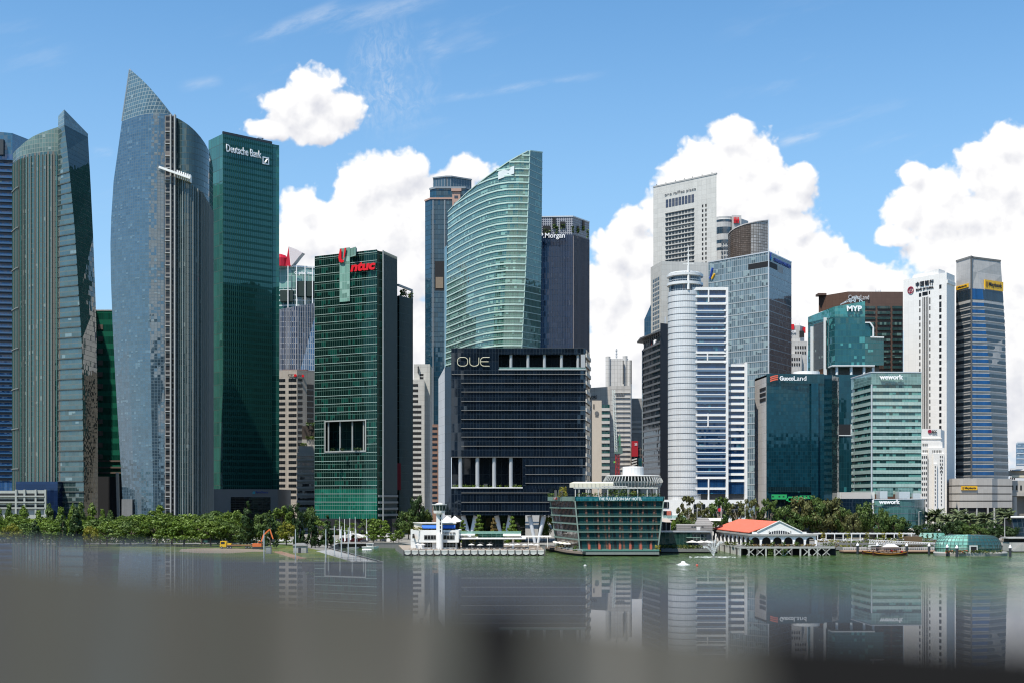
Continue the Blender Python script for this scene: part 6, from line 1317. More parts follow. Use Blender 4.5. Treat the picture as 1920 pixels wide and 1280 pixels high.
def banded_office():
    Y=690; Yl=Y+34; t=thing('banded_office',(X(1660,Y),Y,GZ),'pale teal glass office with white spandrel bands and white lettering on its roof band','building')
    g=glass('ribbon_teal_glass',(0.012,0.045,0.045),1.75,3.7,line=(.06,.12,.115),lw=.1,lh=.05,blind=.35,bcol=(.10,.26,.23),ior=1.8,refl=(.8,1,.97),group=3)
    sp=glass('spandrel_glass',(0.36,0.47,0.43),1.75,1.9,line=(.20,.29,.27),lw=.1,lh=.12,blind=0,ior=1.75,refl=(.9,1,.97),vr=.15,dark=.5)
    tp=glass('roof_band_glass',(0.12,0.22,0.21),1.75,1.6,line=(.26,.37,.35),lw=.12,lh=.12,blind=0,ior=1.8,refl=(.85,1,.97))
    a=P(1597,Yl); b=P(1634,Y); c=P(1727.5,Y+1); L=[tuple(a),tuple(b),tuple(c)]; zt=Z(698,Y); zb=Z(922,Y)
    MB().hexa(L+[RB(c,24),RB(a,8)],zb,zt-.2).build('ribbon_glazing',g,t)
    MB().band(L,Z(720,Y),zt,.35,inn=1).build('roof_band',tp,t); MB().band(L,zt,zt+.5,.6,inn=1).build('roof_edge',STEELW,t)
    st=12.83; k=0; py=726.5
    while py<920: MB().band(L,Z(py+6.6,Y),Z(py,Y),.3).build('spandrel_band',sp,t); py+=st
    MB().box(b.x-.3,b.x+.3,b.y-.6,b.y+.3,zb,Z(720,Y)).build('corner_post',STEELW,t)
    text_part('wework','sign_lettering',t,(X(1648,Y),Y-1.0,Z(711,Y)),(1,0,0),X(1692,Y)-X(1648,Y),2.6,SIGNW,.5,bold=.035)
    # roof plant at the foot and dark link block
    MB().box(X(1576,Y-8),X(1640,Y-8),Y-8,Y-1,Z(934,Y),Z(922,Y)).build('plant_deck',OFFWHITE,t)
    for (l,r,t0) in ((1578,1634,922),(1650,1664,920),(1686,1706,921),(1712,1726,924)): MB().box(X(l,Y-9),X(r,Y-9),Y-9,Y-2,Z(934,Y),Z(t0,Y)).build('roof_plant',plain('plant_cream',(.5,.46,.42),.7) if l==1578 else STEELW,t)
    for (l,r) in ((1650,1674),(1684,1712)): MB().box(X(l,Y-6),X(r,Y-6),Y-6.5,Y-1,Z(930,Y),Z(914,Y)).build('glass_screen',tp,t)
    dk=glass('link_dark_glass',(0.005,0.014,0.026),1.7,2.2,line=(.02,.035,.05),blind=.03,ior=1.7,refl=(.7,.85,1))
    A=P(1562,Y-16); B=P(1638,Y-16); MB().hexa([tuple(A),tuple(B),RB(B,14),RB(A,14)],GZ,Z(934.5,Y-16)).build('link_block',dk,t)
    Y2=655; t=thing('glass_pavilion',(X(1686,Y2),Y2,GZ),'curved teal glass pavilion raised on a pillar with white lettering','building')
    pg=glass('pavilion_glass',(0.05,0.13,0.125),2.0,6.2,line=(.10,.20,.19),lw=.12,lh=.14,blind=.25,bcol=(.12,.24,.22),ior=1.7,refl=(.8,1,.95),group=2,rough=.12)
    A=P(1637,Y2); Q=[P(1637,Y2),P(1660,Y2-2),P(1690,Y2-2.5),P(1715,Y2+1),P(1730,Y2+9),P(1735,Y2+18)]; cur=sub_curve(Q,4); L=[tuple(p) for p in cur]
    zt=Z(936,Y2); zb=Z(989,Y2)
    m=MB(); m.hexa(L+[RB(cur[-1],6),RB(cur[0],24)],zb,zt); m.build('glass_drum',pg,t)
    MB().band(L,zt,zt+.4,.3,inn=1).build('roof_edge',STEELW,t); m=MB(); m.box(A.x-.4,A.x+.3,Y2-.5,Y2+.5,zb,zt); m.build('white_edge',WHITE,t)
    for z in (.27,.52,.77): MB().band(L,lerp(zb,zt,z),lerp(zb,zt,z)+.12,.12).build('transom',STEEL,t)
    MB().box(X(1700,Y2+4),X(1703,Y2+4),Y2+4,Y2+5.5,2.2,zb).build('pillar',CONC,t); MB().box(X(1640,Y2),X(1690,Y2),Y2+8,Y2+18,2.2,zb).build('lobby',DARKIN,t)
    text_part('wework','sign_lettering',t,(X(1645,Y2),Y2-2.6,Z(944,Y2)),(1,-.03,0),X(1684,Y2)-X(1645,Y2),2.2,SIGNW,.4,bold=.035)
banded_office()

def white_bank():
    Y=810; t=thing('white_bank_tower',(X(1735,Y),Y,GZ),'white bank tower with vertical black slots and a round red coin emblem','tower')
    w=panel('white_bank_stone',(0.74,0.715,0.68),4,3.8,joint=.08,jcol=.86,var=.05,streak=.06,grime=.03)
    Yl=DEP(Y,511,525); a=P(1694,Yl); b=P(1775,Y); c=P(1790,DEP(Y,511,517)); zt=Z(511,Y)
    MB().hexa([tuple(a),tuple(b),tuple(c),RB(c,24),RB(a,24)],GZ,zt).build('wall',w,t)
    f=[P(1711,Yl+4),P(1760,Y+6),P(1772,Y+14)]; MB().hexa([tuple(p) for p in f]+[RB(f[-1],14),RB(f[0],14)],zt,Z(501,Y)).build('roof_block',w,t)
    u=(b-a); un=u.normalized(); q=lambda px: a+u*((px-1694)/81)
    bk=plain('black_slot',(0.012,0.012,0.014),.3,spec=.6); o=Vector((0,-.12))
    def slot(l,r,t0,t1,nm='window'):
        p=q(l)+o; s=q(r)+o; m=MB(); m.hexa([tuple(p),tuple(s),(s.x,s.y+.4),(p.x,p.y+.4)],Z(t1,Y),Z(t0,Y)); m.build(nm,bk,t)
    for k in range(4): slot(1730.3+k*3.05,1731.9+k*3.05,551,908,'vertical_slot')
    slot(1730,1740,541,548); slot(1723.5,1728,542,549); slot(1742,1744.5,540.5,547)
    for py in [555,571]+[586+k*12.4 for k in range(26)]:
        h=7.5 if py>560 else 12
        slot(1724.2,1726.4,py,py+h); slot(1743,1745,py-1.5,py+h-1.5)
    for py in [532,552]+[564+k*12.25 for k in range(28)]: slot(1761.3,1765.4,py,py+(7.6 if py not in(564,) else 11))
    p=q(1707)+Vector((0,-.7)); zc=Z(533.5,Y); dr=plain('coin_red',(.28,.012,.04),.4)
    m=MB(); r0,r1=1.75,2.35
    for k in range(28):
        A=2*math.pi*k/28; B=2*math.pi*(k+1)/28; cc=lambda r,t_,d: (p.x+un.x*r*math.cos(t_),p.y+un.y*r*math.cos(t_)+d,zc+r*math.sin(t_))
        m.face([cc(r0,A,-.2),cc(r1,A,-.2),cc(r1,B,-.2),cc(r0,B,-.2)]); m.face([cc(r1,A,-.2),cc(r1,A,.5),cc(r1,B,.5),cc(r1,B,-.2)])
    def pb(x0,x1,z0,z1): m.hexa([(p.x+un.x*x0,p.y+un.y*x0-.2),(p.x+un.x*x1,p.y+un.y*x1-.2),(p.x+un.x*x1,p.y+un.y*x1+.1),(p.x+un.x*x0,p.y+un.y*x0+.1)],zc+z0,zc+z1)
    pb(-.22,.22,.8,1.9); pb(-.22,.22,-1.9,-.8); pb(-.95,.95,.5,.8); pb(-.95,.95,-.8,-.5); pb(-.95,-.6,-.5,.5); pb(.6,.95,-.5,.5); m.build('coin_emblem',dr,t)
    p=q(1717.5)+Vector((0,-.25)); text_part('中国银行','chinese_lettering',t,(p.x,p.y,Z(529.5,Y)),un,(q(1751)-q(1717.5)).length,3.3,SIGNB,.3,spacing=1.15,bold=.012)
    p=q(1718)+Vector((0,-.25)); text_part('BANK OF CHINA','wall_lettering',t,(p.x,p.y,Z(537,Y)),un,(q(1751)-q(1718)).length,1.5,SIGNB,.3,bold=.015)
    MB().band([tuple(b),tuple(c)],Z(531,Y),Z(525,Y),.6).build('side_ledge',w,t)
    MB().hexa([tuple(c+Vector((-3,-2))),tuple(c+Vector((1.5,-1))),RB(c,10),RB(c+Vector((-3,-2)),10)],GZ,Z(900,Y)).build('base_block',plain('base_cream',(.62,.57,.50),.7),t)
    # older stepped white building in front
    Y=760; t=thing('stepped_white_building',(X(1748,Y),Y,GZ),'older stepped white building with small punched windows at the foot of the white bank tower','building')
    w=plain('old_white_render',(0.72,0.70,0.67),.75,var=.1,streak=.08)
    tiers=[(1722,1764,803,0),(1722,1766,836,-3),(1722,1768,852,-6),(1740,1769,839,-5),(1748,1768,858,-9)]
    for (l,r,t0,dy) in ((1722,1764,803,0),(1722,1767,828,-2),(1741,1771,839,-3.5),(1722,1739,850,-4),(1750,1770,850,-5),(1751,1757,869,-6.5)):
        A=P(l,Y+dy); B=P(r,Y+dy); MB().hexa([tuple(A),tuple(B),RB(B,18),RB(A,18)],GZ,Z(t0,Y)).build('wall',w,t)
    c1=P(1764,Y); MB().hexa([tuple(c1),tuple(P(1771,Y+8)),RB(P(1771,Y+8),10),RB(c1,16)],GZ,Z(805,Y)).build('wall',w,t)
    MB().band([tuple(P(1722,Y)),tuple(P(1765,Y))],Z(822,Y),Z(820,Y),.6).build('cornice',w,t)
    def ow(l,r,t0,t1,dy): MB().box(X(l,Y+dy),X(r,Y+dy),Y+dy-.1,Y+dy+.3,Z(t1,Y),Z(t0,Y)).build('window',plain_ow(),t)
    for k in range(3): 
        for (t0,t1,dy) in ((831,835,-2.1),(843,847,-2.1),): ow(1730+k*3.6,1731.8+k*3.6,t0,t1,dy)
    for r in range(10):
        for k in range(3): ow(1728.5+k*3.7,1730.4+k*3.7,854+r*10,858.5+r*10,-4.1)
    for k in range(6): ow(1748.5+k*3,1749.8+k*3,843.5,848,-3.6)
    for (px,dy) in ((1753,-6.6),(1764.5,-5.1)):
        for r in range(11): ow(px,px+1.3,873+r*7,876.5+r*7,dy)
    for r in range(5): ow(1762.5,1764,854+r*7,857.5+r*7,-5.1); ow(1766,1767.5,854+r*7,857.5+r*7,-5.1)
    m=MB(); m.tube((X(1743,Y),Y-.5,Z(808,Y)),(X(1743,Y),Y-.1,Z(808,Y)),1.1,n=18); m.build('round_emblem',dr,t)
    text_part('BOC','sign_lettering',t,(X(1747,Y),Y-.4,Z(811,Y)),(1,0,0),X(1756,Y)-X(1747,Y),1.7,SIGNB,.3,bold=.03)
_ow=[]
def plain_ow():
    if not _ow: _ow.append(plain('old_window_dark',(.06,.06,.06),.4))
    return _ow[0]
white_bank()

def tapered_tower():
    Y=830; t=thing('tapered_tower',(X(1840,Y),Y,GZ),'tapered grey tower with blue ribbon windows and yellow signs near its top','tower')
    w=panel('grey_band_stone',(0.38,0.37,0.355),2.4,3.2,joint=.1,jcol=.8,streak=.08,rough=.45)
    g=glass('navy_ribbon_glass',(0.012,0.025,0.04),1.6,3,line=(.04,.05,.06),lw=.15,blind=.08,bcol=(.05,.06,.07),ior=1.7)
    gb=glass('royal_blue_glass',(0.006,0.06,0.18),1.6,3,line=(.01,.06,.18),lw=.1,blind=.1,bcol=(.01,.05,.14),ior=1.7,refl=(.6,.8,1),group=2)
    zb=Z(900,Y)
    def ring(py):
        l=interp([(480,1793),(900,1792)],py); m_=1821; k=interp([(480,1823),(545,1843),(700,1855),(900,1864)],py); r=interp([(480,1876),(600,1884),(900,1891)],py)
        return [P(l,Y+14),P(m_,Y-2),P(k,Y+.5),P(r,Y+13)]
    lev=[900,800,700,620,545,510,483]; R=[ring(p) for p in lev]; zs=[Z(p,Y) for p in lev]
    m=MB(); skin(m,[r+[Vector(RB(r[3],24)),Vector(RB(r[0],22)),r[0]] for r in R],zs); roof(m,R[-1]+[Vector(RB(R[-1][3],24)),Vector(RB(R[-1][0],22))],zs[-1]-.3); m.build('wall',w,t)
    def rib(t0,t1):
        A=ring(t1); B=ring(t0); z0,z1=Z(t1,Y),Z(t0,Y); n=.12
        for i,(mat,nm) in enumerate(((g,'left_ribbon_window'),(gb,'blue_ribbon_window'),(g,'ribbon_window'))):
            nn=Vector(((A[i+1]-A[i]).y,-(A[i+1]-A[i]).x)).normalized()*n
            mm=MB(); mm.face([(*(A[i]+nn),z0),(*(A[i+1]+nn),z0),(*(B[i+1]+nn),z1),(*(B[i]+nn),z1)],[(0,0),((A[i+1]-A[i]).length,0),((A[i+1]-A[i]).length,2.9),(0,2.9)]); mm.build('ribbon_window',mat,t)
    rib(542,562)
    py=568
    while py<895: rib(py,py+6.3); py+=13.15
    led=plain('band_lip',(.45,.44,.43),.45)
    py=575.5
    while py<897: MB().band([tuple(p) for p in ring(py)],Z(py+1,Y),Z(py,Y),.35).build('band_lip',led,t); py+=13.15
    c=[ring(p)[1] for p in lev]; m=MB()
    for i in range(6): m.bar((c[i].x,c[i].y-.2,zs[i]),(c[i+1].x,c[i+1].y-.2,zs[i+1]),.8)
    m.build('corner_rib',plain('corner_dark',(.09,.09,.09),.5),t)
    MB().band([tuple(p) for p in ring(484)],Z(484,Y),Z(481,Y),.4,inn=1).build('parapet',CONCD,t)
    r1=ring(530); A,B=r1[2],r1[3]; v=(B-A).normalized(); s=A.lerp(B,.15)-Vector((0,.5)); e=B-Vector((0,.3))
    def board(s,e,t0,t1,txt):
        vv=(e-s).normalized(); nn=Vector((vv.y,-vv.x)); m=MB(); m.hexa([tuple(s+nn*.6),tuple(e+nn*.6),tuple(e),tuple(s)],Z(t1,Y),Z(t0,Y)); m.build('yellow_sign',SIGNYEL,t)
        L=(e-s).length; p=s+vv*(L*.2)+nn*.65; h=Z(t0,Y)-Z(t1,Y); text_part(txt,'sign_lettering',t,(p.x,p.y,Z(t1,Y)+h*.22),vv,L*.72,h*.58,SIGNB,.15,bold=.02)
        p=s+vv*(L*.06)+nn*.65; m=MB(); m.hexa([tuple(p+nn*.1),tuple(p+vv*L*.09+nn*.1),tuple(p+vv*L*.09),tuple(p)],Z(t1,Y)+h*.25,Z(t1,Y)+h*.8); m.build('sign_emblem',plain('emblem_brown',(.25,.13,.02),.6),t)
    board(s,e,523.5,541,'Maybank'); board(r1[0].lerp(r1[1],.02)-Vector((0,.4)),r1[0].lerp(r1[1],.82)-Vector((0,.4)),531.5,538.5,'Maybank')
    # curved podium
    Yp=795; Q=[P(1782,Yp+14),P(1788,Yp+4),P(1800,Yp),P(1830,Yp),P(1858,Yp+2),P(1868,Yp+8),P(1896,Yp+12)]; L=[tuple(p) for p in Q]; pc=panel('podium_stone',(0.40,0.375,0.345),2.6,6,joint=.08,jcol=.85,streak=.06)
    MB().hexa(L+[RB(Q[-1],20),RB(Q[0],20)],GZ,Z(897,Yp)).build('podium_core',DARKIN,t)
    for (t0,t1) in ((896,909),(911,924),(926,937.5),(939.5,951)): MB().band(L,Z(t1,Yp),Z(t0,Yp),.9,inn=.1).build('podium_band',pc,t)
    for px in (1797,1811,1831,1852,1864): MB().box(X(px,Yp)-.4,X(px,Yp)+.4,Yp-.6,Yp+.4,GZ,Z(951,Yp)).build('podium_post',CONC,t)
    board(P(1802,Yp-1.0),P(1832,Yp-1.0),911.5,918.5,'Maybank')
tapered_tower()

def far_right():
    Y=860; t=thing('classical_building',(X(1915,Y),Y,GZ),'classical grey stone building with tall columns at the right picture edge','building')
    st=plain('classical_stone',(0.36,0.34,0.31),.85,var=.2,streak=.2)
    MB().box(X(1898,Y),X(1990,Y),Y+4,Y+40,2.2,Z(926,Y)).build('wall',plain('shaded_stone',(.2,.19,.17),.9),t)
    MB().box(X(1894,Y),X(1990,Y),Y-1,Y+40,Z(929,Y),Z(922,Y)).build('cornice',st,t); MB().box(X(1900,Y),X(1990,Y),Y+2,Y+38,Z(922,Y),Z(900,Y)).build('attic',st,t)
    for px in (1902,1935,1968): MB().tube((X(px,Y),Y+1,2.2),(X(px,Y),Y+1,Z(930,Y)),2.3,2.0,n=20).build('column',st,t)
    MB().hexa([tuple(P(1897,Y+6)),tuple(P(1990,Y+6)),tuple(P(1990,Y+30)),tuple(P(1897,Y+30))],Z(894,Y),Z(890,Y)).build('eaves',plain('pale_eaves',(.55,.5,.38),.7),t)
    for k in range(5): MB().box(X(1899+k*8,Y),X(1902+k*8,Y),Y+1.8,Y+2.4,Z(918,Y),Z(909,Y)).build('window',DARKIN,t)
    m=MB(); m.hexa([tuple(P(1896,Y+8)),tuple(P(1990,Y+8)),tuple(P(1990,Y+28)),tuple(P(1896,Y+28))],Z(881,Y),Z(878,Y),top=[tuple(P(1906,Y+14)),tuple(P(1980,Y+14)),tuple(P(1980,Y+22)),tuple(P(1906,Y+22))]); m.build('roof',CONC,t)
    MB().box(X(1900,Y),X(1985,Y),Y+12,Y+26,Z(890,Y),Z(881,Y)).build('attic',st,t)
    Y=2300; t=thing('distant_tower',(X(1912,Y),Y,GZ),'distant pale blue tower at the far right edge','tower')
    MB().hexa(poly_back([P(1905,Y),P(1930,Y)],40),GZ,Z(830,Y)).build('curtain_wall',glass('distant_blue',(0.12,0.19,0.27),3,4,line=(.22,.28,.34),blind=.2,bcol=(.25,.32,.38),ior=1.6),t); MB().hexa(poly_back([P(1907,Y),P(1930,Y)],40),Z(830,Y),Z(827,Y)).build('roof_plant',STEELW,t)
    for k in range(4): MB().box(X(1906,Y),X(1930,Y),Y-.6,Y,Z(840+k*10,Y),Z(838.5+k*10,Y)).build('floor_band',STEELW,t)
    Y=1500; t=thing('apartment_block',(X(1900,Y),Y,GZ),'distant cluster-roofed white apartment block low on the right','building')
    w=plain('far_white',(.55,.55,.55),.8)
    MB().hexa(poly_back([P(1893,Y),P(1908,Y)],30),GZ,Z(877,Y)).build('wall',w,t); MB().hexa(poly_back([P(1904,Y-20),P(1940,Y-20)],30),GZ,Z(873,Y)).build('wall',w,t)
    for r in range(4):
        for k in range(4): MB().box(X(1894+k*3.4,Y-.0),X(1896+k*3.4,Y),Y-.3,Y,Z(884+r*7,Y),Z(880+r*7,Y)).build('window',DARKIN,t)
far_right()
# ================================================================ waterfront
GB = 2.2
def park():
    # lawn and worksite lie 4 mm above the paving
    lawn,N=_new('lawn_grass'); co=N.n('ShaderNodeTexCoord').outputs['Object']
    c=N.mix(N.ss(N.noise(co,.06,4,.6)[0],.35,.65),(0.07,0.11,0.02),(0.16,0.16,0.035)); c=N.mix(N.ss(N.noise(co,.9,4,.7)[0],.3,.8),c,(0.055,0.085,0.02))
    _out(lawn,N,N.n('ShaderNodeBsdfPrincipled',{'Base Color':c,'Roughness':.95,'Specular IOR Level':.1}).outputs[0])
    def sheet(pts,z,mat,name,label,kind='structure'):
        m=MB(); m.face([(x,y,z) for x,y in pts]); o=m.build(name,mat); tag(o,label,None,None,kind)
    g=lambda px,py,z=GB: (X(px,(CAMZ-z)*F/(py-HZ)),(CAMZ-z)*F/(py-HZ))
    sheet([g(-700,1056),g(560,1053),g(668,1051.5),g(612,1033),g(575,1026),g(560,1020),g(-900,1008)],GB+.004,lawn,'lawn','sunny lawn with a brown worn corner on the park point')
    dirt=plain('bare_earth',(.27,.21,.15),.95,var=.35,scale=.3)
    sheet([g(335,1033),g(372,1036),g(430,1036.5),g(470,1033.5),g(505,1033),g(486,1029),g(430,1027),g(375,1027),g(340,1028.5)],GB+.008,dirt,'bare_ground','bare earth patch around the truck and excavator')
    sheet([g(510,1033),g(528,1032.5),g(575,1046),g(556,1048)],GB+.008,plain('path_brown',(.30,.17,.10),.95,var=.3),'path','brown earth path crossing the lawn')
    sheet([g(592,1032),g(622,1030),g(706,1053),g(662,1053)],GB+.008,plain('quay_paving',(.33,.33,.32),.85,var=.2),'pavement','pale quay paving on the park point')
    sheet([g(-900,1022),g(700,1018.5),g(700,1016.5),g(-900,1019)],GB+.012,plain('road_pale',(.24,.235,.225),.9),'road','pale road behind the park trees')
    # quay railing on the park point
    a=Vector((*g(622,1028),0)); b=Vector((*g(714,1051),0)); c=Vector((*g(560,1054.5),0)); t=thing('quay_railing',(b.x,b.y,GB),'thin dark railing round the tip of the park point','railing')
    for p,q in ((a,b),(b,c)):
        d=q-p; n=int(d.length/2.4); m=MB()
        for zz in (.5,1.1): m.bar((p.x,p.y,GB+.35+zz),(q.x,q.y,GB+.35+zz),.07)
        m.build('rail',DKSTEEL,t)
        for k in range(min(n,48)+1):
            s=p+d*(k/min(n,48)); m=MB(); m.bar((s.x,s.y,GB+.3),(s.x,s.y,GB+1.5),.11); m.build('post',DKSTEEL,t)
    # stone hut and cabinets
    x,y=g(562,1036); t=thing('stone_hut',(x,y,GB),'small grey stone hut on the lawn between two flagpoles','hut')
    m=MB(); m.box(x-2.6,x+2.6,y,y+4,GB,GB+3.0); m.build('wall',CONC,t); m=MB(); m.hexa([(x-3,y-.4),(x+3,y-.4),(x+3,y+4.4),(x-3,y+4.4)],GB+3.0,GB+4.0,top=[(x-1.4,y+1),(x+1.4,y+1),(x+1.4,y+3),(x-1.4,y+3)]); m.build('roof',CONCD,t); MB().box(x-.6,x+.5,y-.05,y+.1,GB,GB+2.2).build('door',DARKIN,t)
    x,y=g(503,1037); t=thing('site_cabinet',(x,y,GB),'small grey site cabinet on the bare earth beside a flagpole','cabinet')
    MB().box(x-1.1,x+1.1,y,y+1.6,GB,GB+2.6).build('body',STEEL,t); MB().box(x-1.25,x+1.25,y-.15,y+1.7,GB+2.6,GB+2.8).build('roof',CONCD,t); MB().box(x-.8,x+.8,y-.06,y,GB+.3,GB+2.3).build('door',plain('cabinet_door',(.3,.31,.32),.5),t)
    # flag poles
    proto=None
    spec=[(495,958+35,1057,'far left flagpole of the row along the lawn, beside the excavator'),(554,991,1056,'white flagpole beside the stone hut'),(611,991,1054.5,'white flagpole on the pale quay paving before the dark conifer'),
      (627,985,1042,'white flagpole with a cross arm, first from the left over the quay paving'),(640,986,1046,'white flagpole with a cross arm, second from the left over the quay paving'),(653,988,1050,'white flagpole with a cross arm, third from the left over the quay paving'),(667,990,1053,'white flagpole with a cross arm nearest the tip of the park point')]
    for px,tp,bp,lab in spec:
        x,y=g(px,bp); h=Z(tp,y)-GB
        t=thing('flagpole',(x,y,GB),lab,'flagpole','white flagpoles on the park point')
        m=MB(); m.tube((x,y,GB),(x,y,GB+h),.24,.13,n=8); m.build('pole',STEELW,t); m=MB(); m.tube((x,y,GB),(x,y,GB+.5),.45,.4,n=10); m.build('base',CONC,t)
        if 'cross' in lab: m=MB(); m.bar((x-1.8,y,GB+h*.9),(x+.2,y,GB+h*.9),.12); m.build('cross_arm',WHITE,t)
    # sail masts of moored boats behind
    for i,(px,tp,bp) in enumerate(((637,968,1022),(646,972,1022),(656,970,1022),(666,968,1022),(687,971,1021))):
        y=640; x=X(px,y); z1=Z(tp,y); t=thing('mast_pole',(x,y,.5),['slim mast with furled sail, first from the left in the small dock','slim mast with furled sail, second from the left in the small dock','slim mast with furled sail, third from the left in the small dock','slim mast with furled sail, fourth from the left in the small dock','slim mast with furled sail standing alone at the right of the small dock'][i],'mast','masts in the small dock')
        m=MB(); m.tube((x,y,GB),(x,y,z1),.16,.10,n=7); m.build('pole',WHITE,t); m=MB(); m.tube((x+.3,y,z1-11),(x+.3,y,z1-6.5),.42,.25,n=8); m.build('furled_sail',SIGNW,t)
park()

def small_boat(x,y,L,label,hull,cab,group,rz=0,cat='boat',cabin=True,cano=None):
    t=thing('motor_boat',(x,y,0),label,cat,group)
    m=MB(); W=L*.28; n=8; ring=[]
    for side in (1,-1):
        pts=[(x-L/2,y+side*W/2*.8),(x-L/4,y+side*W/2),(x+L/5,y+side*W/2*.9),(x+L/2,y)]
        lo=[(x-L/2+.3,y+side*W*.28),(x-L/4,y+side*W*.36),(x+L/5,y+side*W*.3),(x+L/2-.9,y)]
        for i in range(3):
            f=[(*lo[i],-.2),(*lo[i+1],-.2),(*pts[i+1],.9+.25*(i+1)/3),(*pts[i],.9+.25*i/3)]
            m.face(f if side<0 else list(reversed(f)))
    m.face([(x-L/2,y-W*.4,.9),(x-L/4,y-W/2,.98),(x+L/5,y-W*.45,1.06),(x+L/2,y,1.15),(x+L/5,y+W*.45,1.06),(x-L/4,y+W/2,.98),(x-L/2,y+W*.4,.9)])
    m.face([(x-L/2+.3,y+W*.28,-.2),(x-L/2+.3,y-W*.28,-.2),(x-L/2,y-W*.4,.9),(x-L/2,y+W*.4,.9)])
    m.build('hull',hull,t)
    if cabin:
        m=MB(); m.hexa([(x-L*.22,y-W*.32),(x+L*.15,y-W*.28),(x+L*.15,y+W*.28),(x-L*.22,y+W*.32)],1.0,2.2); m.build('cabin',cab,t)
        m=MB(); m.box(x-L*.20,x+L*.12,y-W*.33-.02,y-W*.3,1.45,1.95); m.build('window',DARKIN,t); m=MB(); m.hexa([(x-L*.25,y-W*.36),(x+L*.18,y-W*.33),(x+L*.18,y+W*.33),(x-L*.25,y+W*.36)],2.2,2.35); m.build('roof',cab,t)
    return t
def marina():
    navy=plain('hull_navy',(.02,.03,.07),.3); red=plain('boat_red',(.40,.04,.04),.4)
    small_boat(X(655,640),628,9,'white cabin boat with a dark hull moored in the small dock',navy,WHITE,'boats in the small dock')
    small_boat(X(678,640),606,6,'small grey raft boat beside the round dinghy',CONC,OFFWHITE,'boats in the small dock',cabin=False)
    small_boat(X(704,640),618,8.5,'white cabin boat moored by the dock wall',WHITE,WHITE,'boats in the small dock')
    x,y=X(688,590),590; t=thing('inflatable_dinghy',(x,y,0),'round white inflatable dinghy floating in the small dock','dinghy')
    m=MB(); 
    for k in range(16):
        a=2*math.pi*k/16; b=2*math.pi*(k+1)/16; m.tube((x+1.9*math.cos(a),y+1.5*math.sin(a),.35),(x+1.9*math.cos(b),y+1.5*math.sin(b),.35),.5,n=8)
    m.build('tube_ring',SIGNW,t); MB().box(x-1.2,x+1.2,y-.9,y+.9,.1,.3).build('floor_mat',navy,t)
    # floating dock and terrace behind
    t=thing('floating_dock',(X(680,628),632,0),'grey floating dock with white sheds behind the moored boats','dock')
    MB().box(X(632,632),X(712,632),631,636,.1,.8).build('deck',CONC,t)
    t=thing('dock_shelter',(X(660,655),655,GB),'long low white shelter with an arched canopy behind the small dock','shelter')
    m=MB()
    for k in range(10):
        a0=k/10; a1=(k+1)/10; z=lambda a: GB+2.2+2.0*math.sin(math.pi*a)
        m.face([(X(640+45*a0,650),645,z(a0)),(X(640+45*a1,650),645,z(a1)),(X(640+45*a1,650),656,z(a1)),(X(640+45*a0,650),656,z(a0))]); m.face([(X(640+45*a0,650),645,z(a0)-.3),(X(640+45*a1,650),645,z(a1)-.3),(X(640+45*a1,650),645,z(a1)),(X(640+45*a0,650),645,z(a0))])
    m.build('canopy',WHITE,t)
    for px in (642,656,670,684): MB().box(X(px,650),X(px+1,650),648,649,GB,GB+2.4).build('post',WHITE,t)
    MB().box(X(640,650),X(686,650),650,655,GB,GB+1.7).build('counter',red,t)
    t=thing('tent_pair',(X(729,655),655,GB),'white square tent standing at the dock corner','tent')
    for px in (728,738): MB().hexa([tuple(P(px-3,652)),tuple(P(px+3,652)),tuple(P(px+3,656)),tuple(P(px-3,656))],GB,GB+4).build('canopy',WHITE,t)
    t=thing('terrace_wall',(X(700,660),660,GB),'stepped pale terrace wall with planters behind the dock','wall')
    MB().box(X(655,662),X(752,662),660,662,GB,GB+1.6).build('wall',CONC,t); MB().box(X(655,668),X(752,668),668,670,GB,GB+3.0).build('wall',OFFWHITE,t)
    bush_part(t,X(676,664),X(750,664),663,667,GB,2.0,FL_MID,200,s=.5)
    t=thing('park_wall',(X(300,640),640,GB),'long white low wall behind the park trees','wall')
    MB().box(X(200,645),X(640,645),645,645.8,GB,GB+1.3).build('wall',WHITE,t)
marina()

